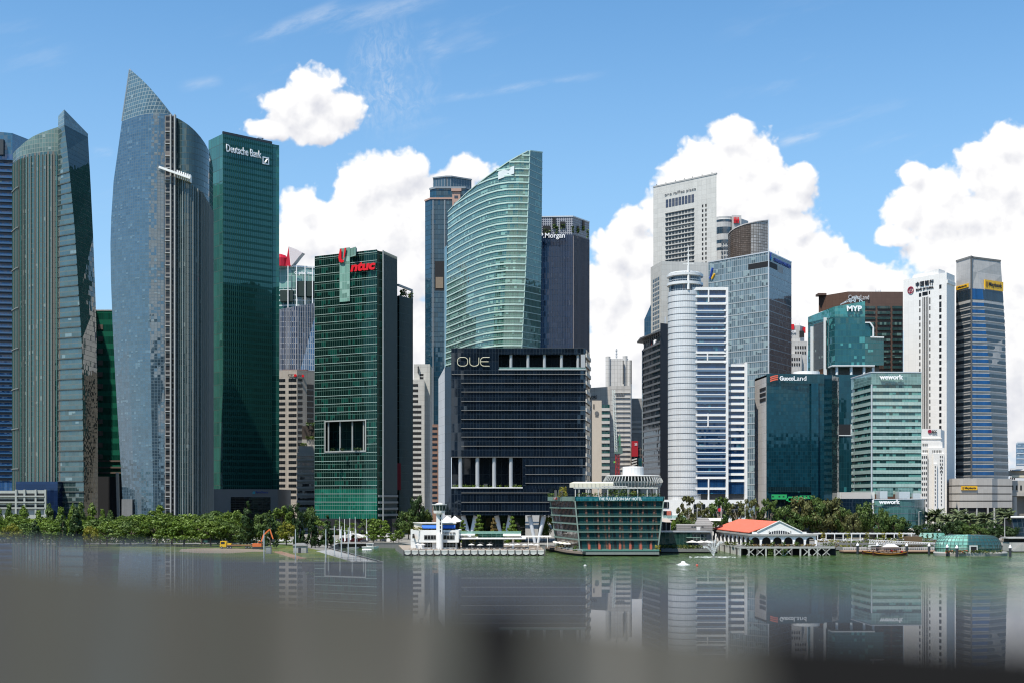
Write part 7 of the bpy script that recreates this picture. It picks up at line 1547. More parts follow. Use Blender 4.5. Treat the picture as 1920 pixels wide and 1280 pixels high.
def wheels(t,xs,y,r,z=GB,wid=.5):
    for x in xs:
        m=MB(); m.tube((x,y-wid/2,z+r),(x,y+wid/2,z+r),r,n=14); w=m.build('wheel',plain_tyre(),t); m=MB(); m.tube((x,y-wid/2-.03,z+r),(x,y-wid/2,z+r),r*.5,n=10); m.build('rim',STEEL,w)
_ty=[]
def plain_tyre():
    if not _ty: _ty.append(plain('tyre_rubber',(.02,.02,.02),.8))
    return _ty[0]
def machines():
    y=560; yel=plain('truck_yellow',(.68,.42,.01),.35); org=plain('digger_orange',(.62,.15,.04),.4)
    x0=X(413,y); t=thing('flatbed_truck',(x0,y,GB),'yellow truck cab with a long flatbed trailer on the bare earth','truck')
    m=MB(); m.hexa([(x0,y-1.2),(x0+2.9,y-1.2),(x0+2.9,y+1.2),(x0,y+1.2)],GB+.7,GB+3.3,top=[(x0+.25,y-1.2),(x0+2.9,y-1.2),(x0+2.9,y+1.2),(x0+.25,y+1.2)]); m.build('cab',yel,t)
    MB().box(x0+.5,x0+2.2,y-1.23,y-1.19,GB+2.0,GB+3.0).build('window',DARKIN,t); MB().box(x0+.1,x0+4.5,y-1.1,y+1.1,GB+.5,GB+.8).build('chassis',DKSTEEL,t)
    MB().box(x0+3.3,x0+19,y-1.3,y+1.3,GB+1.3,GB+1.7).build('flatbed',plain('trailer_rust',(.26,.13,.06),.7),t); MB().box(x0+3.3,x0+5,y-1.2,y+1.2,GB+1.7,GB+2.3).build('gooseneck',yel,t)
    wheels(t,[x0+.9,x0+3.6,x0+4.8,x0+11.5,x0+12.8,x0+14.1,x0+15.4],y-1.2,.5)
    x=X(486,y-4); y=y-6; t=thing('excavator',(x,y,GB),'orange excavator with its boom raised beside the flatbed truck','excavator')
    m=MB(); m.box(x-2.2,x+2.2,y-1.4,y-.7,GB,GB+.9); m.box(x-2.2,x+2.2,y+.7,y+1.4,GB,GB+.9); m.build('track',plain_tyre(),t)
    m=MB(); m.hexa([(x-2.3,y-1.3),(x+1.6,y-1.3),(x+1.6,y+1.3),(x-2.3,y+1.3)],GB+1.1,GB+2.5); m.build('house',org,t); m=MB(); m.box(x+.3,x+1.6,y-1.3,y-.2,GB+2.5,GB+3.5); m.build('cab',org,t); MB().box(x+.4,x+1.5,y-1.34,y-1.28,GB+2.6,GB+3.3).build('window',DARKIN,t)
    m=MB(); m.bar((x+1.2,y,GB+2),(x+2.4,y,GB+6.2),.8,.55); m.bar((x+2.4,y,GB+6.2),(x+5.0,y,GB+8.6),.7,.55); m.build('boom',org,t); m=MB(); m.bar((x+5.0,y,GB+8.6),(x+6.4,y,GB+4.4),.6,.5); m.build('dipper_arm',org,t)
    m=MB(); m.hexa([(x+5.8,y-.6),(x+7.2,y-.6),(x+7.2,y+.6),(x+5.8,y+.6)],GB+3.2,GB+4.4,top=[(x+6.1,y-.6),(x+6.8,y-.6),(x+6.8,y+.6),(x+6.1,y+.6)]); m.build('bucket',DKSTEEL,t)
    m=MB(); m.tube((x+1.6,y-.5,GB+2.4),(x+2.3,y-.5,GB+5.0),.14,n=6); m.build('hydraulic_ram',STEEL,t)
    y=620
    t=thing('parked_bus',(X(397,y),y,GB),'dark green bus half hidden under the park trees left of the yellow cab','bus')
    x=X(397,y); MB().box(x-5,x+5,y-1.2,y+1.2,GB+.5,GB+3.2).build('body',plain('bus_green',(.03,.12,.11),.4),t); MB().box(x-4.7,x+4.7,y-1.24,y-1.19,GB+1.7,GB+2.8).build('window',DARKIN,t); wheels(t,[x-3.2,x+3.2],y-1.1,.5)
    y=640
    for i,(px,c,lab) in enumerate(((200,(.6,.6,.6),'silver car parked behind the trees under the pointed blade tower'),(600,(.75,.75,.75),'white car on the road behind the row of dark conifers'),(683,(.05,.05,.06),'black car parked behind the masts'))):
        x=X(px,y); t=thing('parked_car',(x,y,GB),lab,'car'); b=plain('car_paint_%s'%['silver','white','black'][i],c,.3,spec=.6)
        m=MB(); m.box(x-2.2,x+2.2,y-.9,y+.9,GB+.35,GB+.95); m.hexa([(x-1.5,y-.85),(x+1.3,y-.85),(x+1.3,y+.85),(x-1.5,y+.85)],GB+.95,GB+1.5,top=[(x-1.0,y-.7),(x+.8,y-.7),(x+.8,y+.7),(x-1.0,y+.7)]); m.build('body',b,t); MB().hexa([(x-1.2,y-.87),(x+1.1,y-.87),(x+1.1,y-.8),(x-1.2,y-.8)],GB+1.0,GB+1.4).build('window',DARKIN,t); wheels(t,[x-1.4,x+1.4],y-.85,.33,wid=.25)
machines()

# ---------------------------------------------------------------- customs house and its deck
def customs_house():
    Y=538; t=thing('waterfront_deck',(X(890,Y),Y,0),'long white timber deck on dark piles with a scalloped skirt along the water','deck')
    xl,xr=X(757,Y),X(1021,Y); dz=2.3; wht=plain('deck_white',(.62,.61,.58),.7,var=.2,streak=.2)
    Qb=[(X(742,640),640)]
    m=MB(); m.hexa([(xl,Y),(xr,Y),(X(1012,590),592),(X(748,600),598)],dz-.5,dz); m.build('decking',plain('timber_deck',(.30,.25,.2),.8,var=.3),t)
    m=MB(); n=19; 
    for k in range(n):
        x0=lerp(xl,xr,k/n); x1=lerp(xl,xr,(k+1)/n); pts=[(x0,dz-.4)]+[(lerp(x0,x1,j/8),dz-1.1-.75*math.sin(math.pi*j/8)) for j in range(9)]+[(x1,dz-.4)]
        m.face([(x,Y-.12,z) for x,z in pts]); 
    m.build('scalloped_skirt',wht,t); MB().box(xl,xr,Y-.25,Y-.02,dz-.45,dz+.05).build('edge_beam',wht,t)
    for k in range(n+1):
        x=lerp(xl,xr,k/n); m=MB(); m.box(x-.22,x+.22,Y-.4,Y+.2,-1,dz+.1); m.build('pile',plain_pile(),t)
    for k in range(12):
        x=lerp(xl,xr,(k+.5)/12); m=MB(); m.tube((x,Y+6,-1),(x,Y+6,dz-.5),.35,n=8); m.build('inner_pile',plain_pile(),t)
    # side wall of the deck towards the dock
    m=MB(); m.wall([(X(742,602),600),(xl,Y)],-1,dz-.1); m.build('side_wall',CONCD,t)
    rm=MB(); 
    for zz in (.55,1.05): rm.bar((xl,Y,dz+zz),(xr,Y,dz+zz),.06)
    rm.build('rail',STEEL,t)
    for k in range(60): x=lerp(xl,xr,k/59); MB().bar((x,Y,dz),(x,Y,dz+1.1),.07).build('rail_post',STEEL,t)
    # white house
    y=552; t=thing('white_harbour_house',(X(816,y),y,dz),'white two storey harbour house with blue awnings and strips of windows','building')
    x0,x1=X(776,y),X(860,y); w=plain('house_white',(.76,.75,.72),.6,var=.08,streak=.08)
    def zz(py): return Z(py,y)
    MB().hexa([(x0+3,y+1),(x1-1,y+1),(x1,y+18),(X(770,y+18),y+18)],dz,zz(1003)).build('ground_floor',w,t)
    MB().hexa([(x0+3,y-.2),(x1,y-.2),(x1+.5,y+18),(X(770,y+18),y+18)],zz(1016),zz(993)).build('upper_floor',w,t)
    MB().hexa([(X(790,y),y+4),(X(853,y),y+4),(X(853,y+16),y+16),(X(776,y+18),y+18)],zz(993),zz(981)).build('top_floor',plain('house_cream',(.58,.53,.45),.7),t)
    MB().hexa([(X(788,y),y+3.2),(X(855,y),y+3.2),(X(855,y+16),y+16.5),(X(774,y+18),y+18.5)],zz(981),zz(979.5)).build('roof',OFFWHITE,t)
    dg=glass('house_window',(.01,.012,.015),1.4,4,line=(.45,.45,.43),lw=.12,blind=.1,bcol=(.15,.15,.14),ior=1.5)
    for (l,r,t0,t1,yy) in ((795,817,1002,1010,y-.3),(831,852,1002,1010,y-.3),(795,810,1016.5,1025,y+.9),(831,854,1016.5,1025,y+.9),(791,818,983,992,y+3.8),(830,853,983,992,y+3.8)):
        MB().box(X(l,yy),X(r,yy),yy-.1,yy+.3,zz(t1),zz(t0)).build('window',dg,t)
    bl=plain('awning_blue',(.03,.13,.48),.6)
    for (l,r) in ((790,818),(830,853)):
        m=MB(); a=zz(983.5); b=zz(990); m.hexa([(X(l,y),y+2.0),(X(r,y),y+2.0),(X(r,y),y+3.7),(X(l,y),y+3.7)],b,[b+.4,b+.4,a,a]); m.build('awning',bl,t)
    s=MB(); s.hexa([(X(774.5,y+8),y+4),(X(775,y+8),y+16),(X(774,y+8)-.2,y+16),(X(774,y)-.2,y+4)],zz(1009),zz(1001)); s.build('side_window',dg,t)
    bush_part(t,X(774,y),X(792,y),y+.5,y+2,zz(993),1.2,FL_YEL,120,s=.35)
    m=MB(); lr=random.Random(8)
    for k in range(17):
        if k in (1,8,12): continue
        lx=X(831+k*1.35,y); m.box(lx,lx+.12,y-.45,y-.3,zz(1000),zz(1000)+lr.uniform(.5,.9)); m.box(lx,lx+.26,y-.45,y-.3,zz(1000)+lr.choice((.1,.4,.6)),zz(1000)+.75)
    m.build('worn_lettering',plain('letter_grey',(.3,.3,.3),.6),t)
    # tower
    y=549; t=thing('lookout_tower',(X(823,y),y,dz),'slim white lookout tower with a flared glazed cabin on top','tower')
    cx=X(823.5,y); sz=lambda py: Z(py,y)
    m=MB(); m.box(cx-1.25,cx+1.25,y,y+2.4,dz,sz(960)); m.build('shaft',w,t); m=MB(); m.tube((cx+.4,y-.1,dz),(cx+.4,y-.1,sz(1000)),1.25,n=16); m.build('stair_drum',w,t)
    for k,py in enumerate(range(964,1012,7)): MB().box(cx+.25,cx+.75,y-.08,y+.02,sz(py+5),sz(py)).build('slot_window',DARKIN,t)
    def oct(r,z0,r2,z1,mat,name):
        m=MB(); p=[(cx+r*math.cos(math.pi/8+k*math.pi/4),y+1.2+r*math.sin(math.pi/8+k*math.pi/4)) for k in range(8)]; q=[(cx+r2*math.cos(math.pi/8+k*math.pi/4),y+1.2+r2*math.sin(math.pi/8+k*math.pi/4)) for k in range(8)]
        m.hexa(p,z0,z1,top=q); m.build(name,mat,t)
    oct(2.5,sz(961.5),2.75,sz(956.5),w,'cabin_base'); oct(2.65,sz(956.5),3.25,sz(946),glass('cabin_glass',(.03,.05,.045),1.4,9,line=(.6,.6,.58),lw=.16,blind=.1,bcol=(.2,.2,.18),ior=1.5),'cabin_glazing'); oct(3.4,sz(946),3.5,sz(944.3),w,'roof'); oct(2.2,sz(944.3),.4,sz(941.5),OFFWHITE,'roof_cap')
    MB().bar((cx,y+1.2,sz(942)),(cx,y+1.2,sz(936)),.12).build('mast',STEEL,t)
    # restaurant
    y=556; t=thing('waterfront_restaurant',(X(905,y),y,dz),'low dark glass restaurant under a flat white roof with a planted terrace','building')
    zz2=lambda py: Z(py,y)
    MB().box(X(866,y),X(944,y),y,y+16,dz,zz2(1009)).build('glazing',glass('restaurant_glass',(.008,.015,.025),1.6,4,line=(.03,.04,.05),blind=.1,bcol=(.05,.05,.05),ior=1.6),t)
    MB().box(X(862,y),X(986,y),y-2.5,y+17,zz2(1009.5),zz2(1007.5)).build('roof',WHITE,t); MB().box(X(896,y+4),X(944,y+4),y+4,y+14,zz2(1007),zz2(999)).build('upper_room',glass('upper_green_glass',(.01,.05,.04),2,4,line=(.1,.16,.14),blind=.1),t)
    MB().box(X(860,y),X(977,y),y+2,y+2.1,zz2(1000),zz2(995)).build('balustrade',clear_glass('balustrade_glass',(.25,.42,.36),.55),t)
    MB().box(X(860,y),X(890,y),y+1.5,y+12,zz2(1003),zz2(1000)).build('terrace_slab',WHITE,t); MB().box(X(943,y),X(977,y),y+1.5,y+12,zz2(1004),zz2(1000)).build('terrace_slab',WHITE,t)
    MB().box(X(960,y),X(964,y),y,y+1,dz,zz2(1009)).build('pier',WHITE,t)
    for (l,r) in ((862,872),(893,898),(905,925),(942,978)): bush_part(t,X(l,y),X(r,y),y+3,y+6,zz2(1000),1.3,FL_BRT,70,s=.4)
    y=570; t=thing('white_pergola_bridge',(X(1000,y),y,dz),'flat white canopy on thin posts between the deck and the green hotel','canopy')
    MB().box(X(978,y),X(1034,y),y,y+10,Z(1006,y),Z(1004.5,y)).build('roof',WHITE,t)
    for px in (990,1008,1026): MB().box(X(px,y),X(px+1.2,y),y,y+.6,dz,Z(1006,y)).build('post',WHITE,t)
    # umbrellas, tables and planters on the deck
    umb=None; spots=[(784,548),(792,546),(884,546),(900,543),(918,545),(950,546),(960,543),(970,547),(984,544),(996,546),(1006,543)]
    for i,(px,y) in enumerate(spots):
        lab='%s parasol from the left on the white deck'%['first','second','third','fourth','fifth','sixth','seventh','eighth','ninth','tenth','eleventh'][i]
        if umb is None:
            umb=thing('parasol',(X(px,y),y,dz),'cream closed-top '+lab,'parasol','parasols on the white deck'); o=ORG[umb.name]
            m=MB(); m.tube(o,(o.x,o.y,o.z+2.4),.06,n=6); m.build('pole',STEEL,umb); m=MB()
            for k in range(8):
                a=k*math.pi/4; b=a+math.pi/4; m.face([(o.x+1.5*math.cos(a),o.y+1.5*math.sin(a),o.z+2.0),(o.x+1.5*math.cos(b),o.y+1.5*math.sin(b),o.z+2.0),(o.x,o.y,o.z+2.6)])
            m.build('canopy',OFFWHITE,umb)
        else: dup(umb,(X(px,y),y,dz),'cream closed-top '+lab)
    tb=None
    for i in range(24):
        px=lerp(768,1014,(i+.5)/24); y=541.2+(i*37%3)*.9
        lab='small round table with chairs near the deck rail, number %s from the left'%['one','two','three','four','five','six','seven','eight','nine','ten','eleven','twelve','thirteen','fourteen','fifteen','sixteen','seventeen','eighteen','nineteen','twenty','twenty-one','twenty-two','twenty-three','twenty-four'][i]
        if tb is None:
            tb=thing('cafe_table',(X(px,y),y,dz),lab,'table','cafe tables along the deck rail'); o=ORG[tb.name]
            m=MB(); m.tube((o.x,o.y,o.z),(o.x,o.y,o.z+.7),.06,n=6); m.tube((o.x,o.y,o.z+.7),(o.x,o.y,o.z+.76),.5,n=12); m.build('table_top',WHITE,tb)
            for sx in (-1,1): m=MB(); m.box(o.x+sx*.9-.25,o.x+sx*.9+.25,o.y-.25,o.y+.25,o.z+.4,o.z+.48); m.box(o.x+sx*1.12-.04,o.x+sx*1.12+.04,o.y-.25,o.y+.25,o.z,o.z+.95); m.build('seat',plain_wick(),tb)
        else: dup(tb,(X(px,y),y,dz),lab)
_pl=[];_wk=[]
def plain_pile():
    if not _pl: _pl.append(plain('dark_pile',(.09,.085,.08),.85,var=.4))
    return _pl[0]
def plain_wick():
    if not _wk: _wk.append(plain('wicker',(.28,.2,.14),.8))
    return _wk[0]
customs_house()

def tension_canopy():
    y=592; t=thing('tensile_canopy',(X(846,y),y,GB),'pointed white tensile canopy behind the lookout tower','canopy')
    m=MB(); pk=[(838,966),(852,966)]
    for (px,py) in pk:
        c=(X(px,y),y+3,Z(py,y)); r=[(X(px-12,y),y-2,Z(979,y)),(X(px+11,y),y-2,Z(977,y)),(X(px+13,y),y+9,Z(976,y)),(X(px-11,y),y+9,Z(976,y))]
        for i in range(4): m.face([r[i],r[(i+1)%4],c])
    m.build('membrane',WHITE,t)
    m=MB()
    for px in (828,846,863): m.bar((X(px,y),y,GB),(X(px,y),y,Z(977,y)),.3)
    m.build('post',STEELW,t)
tension_canopy()

def bay_hotel():
    Y=540; t=thing('bay_hotel',(X(1160,Y),Y,0),'green glass waterfront hotel flaring outwards with a planted roof terrace','building')
    zt=Z(930,Y); zb=Z(1029,Y)
    def row(py): return [P(interp([(925,1030),(1020,1042),(1030,1043)],py),Y+44),P(interp([(928,1077),(1030,1087)],py),Y),P(interp([(928,1245),(1030,1233)],py),Y)]
    slab=plain('hotel_slab',(.15,.22,.19),.5); lev=[1029,1011,996.3,981.7,967,952.2,938]
    gl=glass('hotel_bay_glass',(0.012,0.055,0.06),3.6,3.3,line=(.05,.06,.055),lw=.35,lh=.12,blind=.25,bcol=(.03,.10,.11),ior=1.6,refl=(.7,1,.95),group=1,stripes=[(7.3,2.3,.9,(.16,.085,.06,1)),(7.3,5.9,1.1,(.02,.02,.022,1))])
    gside=glass('hotel_side_glass',(0.02,0.03,0.03),2.4,3.3,line=(.12,.12,.11),lw=.2,lh=.6,blind=.1,bcol=(.05,.06,.06),ior=1.6,stripes=[(2.4,.4,.8,(.14,.05,.04,1))])
    dk=glass('hotel_inner',(0.006,0.02,0.022),3.6,3.3,line=(.03,.05,.045),blind=.2,bcol=(.02,.06,.06),ior=1.4)
    R=[row(p) for p in lev]; zs=[Z(p,Y) for p in lev]
    m=MB(); skin(m,[r[1:] for r in R],zs,uref=0); m.build('front_glazing',gl,t)
    m=MB(); skin(m,[r[:2] for r in R],zs,uref=1); skin(m,[[r[2],Vector(RB(r[2],40)),Vector(RB(r[0],6)),r[0]] for r in R],zs); m.build('side_glazing',gside,t)
    for py in lev: r=row(py); MB().band([tuple(p) for p in r],Z(py+1,Y),Z(py-1.1,Y),.75).build('floor_slab',slab,t)
    bal=clear_glass('hotel_rail_glass',(.04,.10,.095),.40)
    for py in lev[1:]: r=row(py); MB().band([tuple(p) for p in r[1:]],Z(py-1.1,Y),Z(py-5,Y),.6).build('glass_rail',bal,t)
    brk=plain('brick_column',(.13,.065,.05),.8); wht=plain('hotel_mullion',(.22,.28,.25),.5)
    for k in range(7):
        s=(k+.9)/7.6
        for i in range(6):
            p0=R[i][1].lerp(R[i][2],s); p1=R[i+1][1].lerp(R[i+1][2],s); m=MB(); m.bar((p0.x,p0.y-.1,zs[i]+.3),(p1.x,p1.y-.1,zs[i+1]-.3),.75,.3); m.build('brick_column',brk,t)
        p0=R[0][1].lerp(R[0][2],s); MB().box(p0.x-.45,p0.x+.45,p0.y-2.2,p0.y-1.2,zb,zb+2.1).build('terrace_screen',plain_trc(),t)
    for s in (0,1): 
        m=MB(); m.bar((*(R[0][1+s]+Vector((0,-.7))),zs[0]),(*(row(930)[1+s]+Vector((0,-.7))),zt),.5); m.build('edge_fin',wht,t)
    m=MB(); m.bar((*(R[0][0]+Vector((0,-.7))),zs[0]),(*(row(930)[0]+Vector((0,-.7))),zt),.5); m.build('edge_fin',wht,t)
    top=[tuple(p) for p in row(930)]; tq=glass('hotel_top_glass',(.015,.12,.15),1.2,4,line=(.05,.2,.22),lw=.1,blind=.2,bcol=(.04,.2,.22),ior=1.7,refl=(.7,1,1))
    MB().band(top[1:],Z(938,Y),zt,.95).build('sign_band',tq,t); MB().band(top[:2],Z(938,Y),zt,.95).build('sign_band',slab,t)
    m=MB(); r=row(932); roof(m,[r[0],r[1],r[2],Vector(RB(r[2],40)),Vector(RB(r[0],6))],zt-.1); m.build('roof',PAVE,t)
    text_part('THE FULLERTON BAY HOTEL','sign_lettering',t,(X(1122,Y),Y-1.6,Z(937,Y)),(1,0,0),X(1203,Y)-X(1122,Y),1.2,SIGNW,.25,bold=.012)
    a=row(934)[0]; b=row(934)[1]; p=a.lerp(b,.32); d=(b-a).normalized(); m=MB(); s0=p-d*.6; nn=Vector((d.y,-d.x)); s1=s0+d*5.2; m.hexa([tuple(s0+nn*1.6),tuple(s1+nn*1.6),tuple(s1+nn*1.2),tuple(s0+nn*1.2)],Z(935.5,Y),Z(931.5,Y)); sg=m.build('red_sign',plain('sign_dark_red',(.28,.03,.025),.5),t)
    c=s0+d*3.2+nn*1.75; m=MB()
    for k in range(12):
        a0=k*math.pi/6; a1=a0+math.pi/6; f=lambda an:(c.x+d.x*.4*math.cos(an),c.y+d.y*.4*math.cos(an),Z(933.5,Y)+.4*math.sin(an)); m.bar(f(a0),f(a1),.16)
    m.build('pale_ring',SIGNW,sg)
    # base platform
    m=MB(); L=[tuple(P(1048,Y+34)),tuple(P(1090,Y-6)),tuple(P(1236,Y-6))]; m.hexa(L+[(X(1236,Y),Y+20),(X(1060,Y+34),Y+36)],.7,Z(1029,Y)); m.build('platform',plain('platform_grey',(.20,.22,.21),.7,streak=.2),t)
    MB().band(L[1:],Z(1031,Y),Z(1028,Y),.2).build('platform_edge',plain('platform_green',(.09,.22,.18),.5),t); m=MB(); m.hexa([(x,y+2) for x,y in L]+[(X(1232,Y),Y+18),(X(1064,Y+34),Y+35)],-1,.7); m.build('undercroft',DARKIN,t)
    # rooftop: pergola, plants, parasols
    pg=plain('pergola_white',(.52,.51,.48),.55); z1=Z(915,Y)
    for i,px in enumerate((1079,1086,1104,1122,1140,1178,1196,1214,1232)): MB().box(X(px,Y)-.18,X(px,Y)+.18,Y+1,Y+1.4,zt,z1).build('pergola_post',pg,t)
    MB().box(X(1077,Y),X(1234,Y),Y+.8,Y+1.5,z1,z1+.5).build('pergola_beam',pg,t); MB().box(X(1077,Y),X(1234,Y),Y+7,Y+7.6,z1,z1+.5).build('pergola_beam',pg,t)
    for px in range(1080,1232,8): MB().box(X(px,Y)-.1,X(px,Y)+.1,Y+1,Y+7.5,z1+.5,z1+.7).build('pergola_rafter',pg,t)
    MB().box(X(1132,Y),X(1178,Y),Y+4,Y+12,Z(911.5,Y),Z(910,Y)).build('upper_roof',pg,t)
    bush_part(t,X(1082,Y),X(1240,Y),Y+.5,Y+3,zt,1.5,FL_MID,420,s=.42); bush_part(t,X(1140,Y),X(1178,Y),Y+3,Y+7,zt+.5,2.6,FL_MID,200,s=.45); bush_part(t,X(1186,Y),X(1194,Y),Y+2,Y+4,zt,2.2,FL_YEL,60,s=.4)
    y=Y+18; bush_part(t,X(1048,y),X(1064,y),y-2,y+5,zt,4.2,FL_YEL,150,s=.5); bush_part(t,X(1026,y+18),X(1060,y+18),y+8,y+16,zt,1.6,FL_MID,160,s=.45)
    cr=plain('canopy_cream',(.62,.60,.48),.6); y=Y+26
    m=MB(); m.hexa([(X(1068,y),y),(X(1150,y),y),(X(1150,y+8),y+8),(X(1076,y+8),y+8)],Z(913,y),[Z(905,y),Z(905,y),Z(902,y),Z(902,y)]); m.build('cream_canopy',cr,t)
    for k in range(9): MB().box(X(1076+k*8,y),X(1076.7+k*8,y),y-.15,y,Z(913,y),Z(905.5,y)).build('canopy_rib',plain('canopy_rib',(.42,.40,.33),.6),t)
    for px in (1040,1047,1052): MB().box(X(px,Y+20),X(px+4,Y+20),Y+20,Y+23,zt,zt+2.8).build('roof_plant',plain('plant_dark',(.1,.1,.1),.7),t)
    # left terrace with parasols and clutter
    t2=thing('hotel_terrace',(X(1050,Y),Y,0),'curved timber terrace with pale umbrellas wrapping the left side of the hotel','terrace')
    m=MB(); Q=sub_curve([P(1022,592),P(1040,572),P(1062,548),P(1092,532)],4); Qi=[(p.x+9,p.y+12) for p in Q]; L=[tuple(p) for p in Q]
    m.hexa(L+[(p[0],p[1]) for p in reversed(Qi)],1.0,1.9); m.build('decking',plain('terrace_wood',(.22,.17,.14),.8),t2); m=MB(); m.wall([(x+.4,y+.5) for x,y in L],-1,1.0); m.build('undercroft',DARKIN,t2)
    m=MB(); m.band(L,2.6,2.75,.05,inn=.1); m.build('rail',STEELW,t2)
    for i,(x,y) in enumerate(L[::1]): MB().bar((x,y,1.9),(x,y,2.7),.08).build('rail_post',STEELW,t2)
    rng=random.Random(3)
    for k,(px,y) in enumerate(((1040,578),(1049,570),(1058,562),(1066,556),(1072,560))):
        x=X(px,y); u=thing('parasol',(x,y,1.9),'pale square umbrella on the hotel terrace, %s from the left'%['first','second','third','fourth','fifth'][k],'parasol','umbrellas on the hotel terrace')
        m=MB(); m.tube((x,y,1.9),(x,y,4.4),.07,n=6); m.build('pole',STEEL,u); m=MB(); c=(x,y,5.0); q=[(x-2.2,y-2.2,4.3),(x+2.2,y-2.2,4.3),(x+2.2,y+2.2,4.3),(x-2.2,y+2.2,4.3)]
        for i in range(4): m.face([q[i],q[(i+1)%4],c])
        m.build('canopy',OFFWHITE if k!=2 else cr,u)
    bush_part(t2,X(1074,545),X(1088,545),540,546,1.9,2.2,FL_MID,140,s=.45); bush_part(t2,X(1040,575),X(1070,565),562,572,1.9,1.2,FL_RST,120,s=.4)
    bush_part(t2,X(1228,536),X(1238,536),535,538,1.9,2.6,FL_YEL,80,s=.4)
    # round restaurant behind
    Y=600; t=thing('round_restaurant',(X(1190,Y),Y,GB),'round white restaurant ring with a louvred brim and a drum roof','building')
    cx=X(1190,Y); R_=X(1247,Y)-cx; cy=Y+8; rb=plain('brim_white',(.48,.49,.46),.5); 
    m=MB(); m.lathe(cx,cy,[(R_*.66,GB),(R_*.66,Z(893,Y)),(.01,Z(893,Y))],40,sy=.7); m.build('glazing',glass('ring_glass',(.015,.03,.03),2,6,line=(.2,.22,.2),lw=.2,blind=.2,bcol=(.12,.14,.13)),t)
    m=MB(); m.lathe(cx,cy,[(.01,Z(889,Y)),(R_*.86,Z(890,Y)),(R_*.93,Z(891.5,Y)),(R_*.86,Z(892.5,Y)),(.01,Z(892,Y))],48,sy=.7); m.build('brim_roof',rb,t)
    m=MB(); m.lathe(cx,cy,[(R_*.80,Z(916,Y)),(R_*.97,Z(903,Y)),(R_*.95,Z(902,Y)),(R_*.78,Z(915,Y))],48,sy=.7); m.build('lower_screen',clear_glass('ring_screen_glass',(.4,.46,.43),.6),t)
    for k in range(56):
        a=2*math.pi*k/56
        if math.sin(a)>.35: continue
        f=lambda r,z:(cx+r*math.cos(a),cy+.7*r*math.sin(a),z); m=MB(); m.bar(f(R_*.9,Z(891.5,Y)),f(R_*.99,Z(901,Y)),.28); m.bar(f(R_*.99,Z(901,Y)),f(R_*.88,Z(915.5,Y)),.28); m.build('brim_rib',rb,t)
    dm=panel('drum_panel',(.72,.71,.69),1.5,20,joint=.14,jcol=.7,streak=.05); m=MB(); r=X(1210,Y)-cx; m.lathe(cx,cy,[(r,Z(890,Y)),(r,Z(874.5,Y)),(r*.97,Z(873.5,Y)),(.01,Z(872.5,Y))],40,sy=.8); m.build('drum',dm,t)
_tr=[]
def plain_trc():
    if not _tr: _tr.append(plain('terracotta',(.42,.10,.06),.7))
    return _tr[0]
bay_hotel()

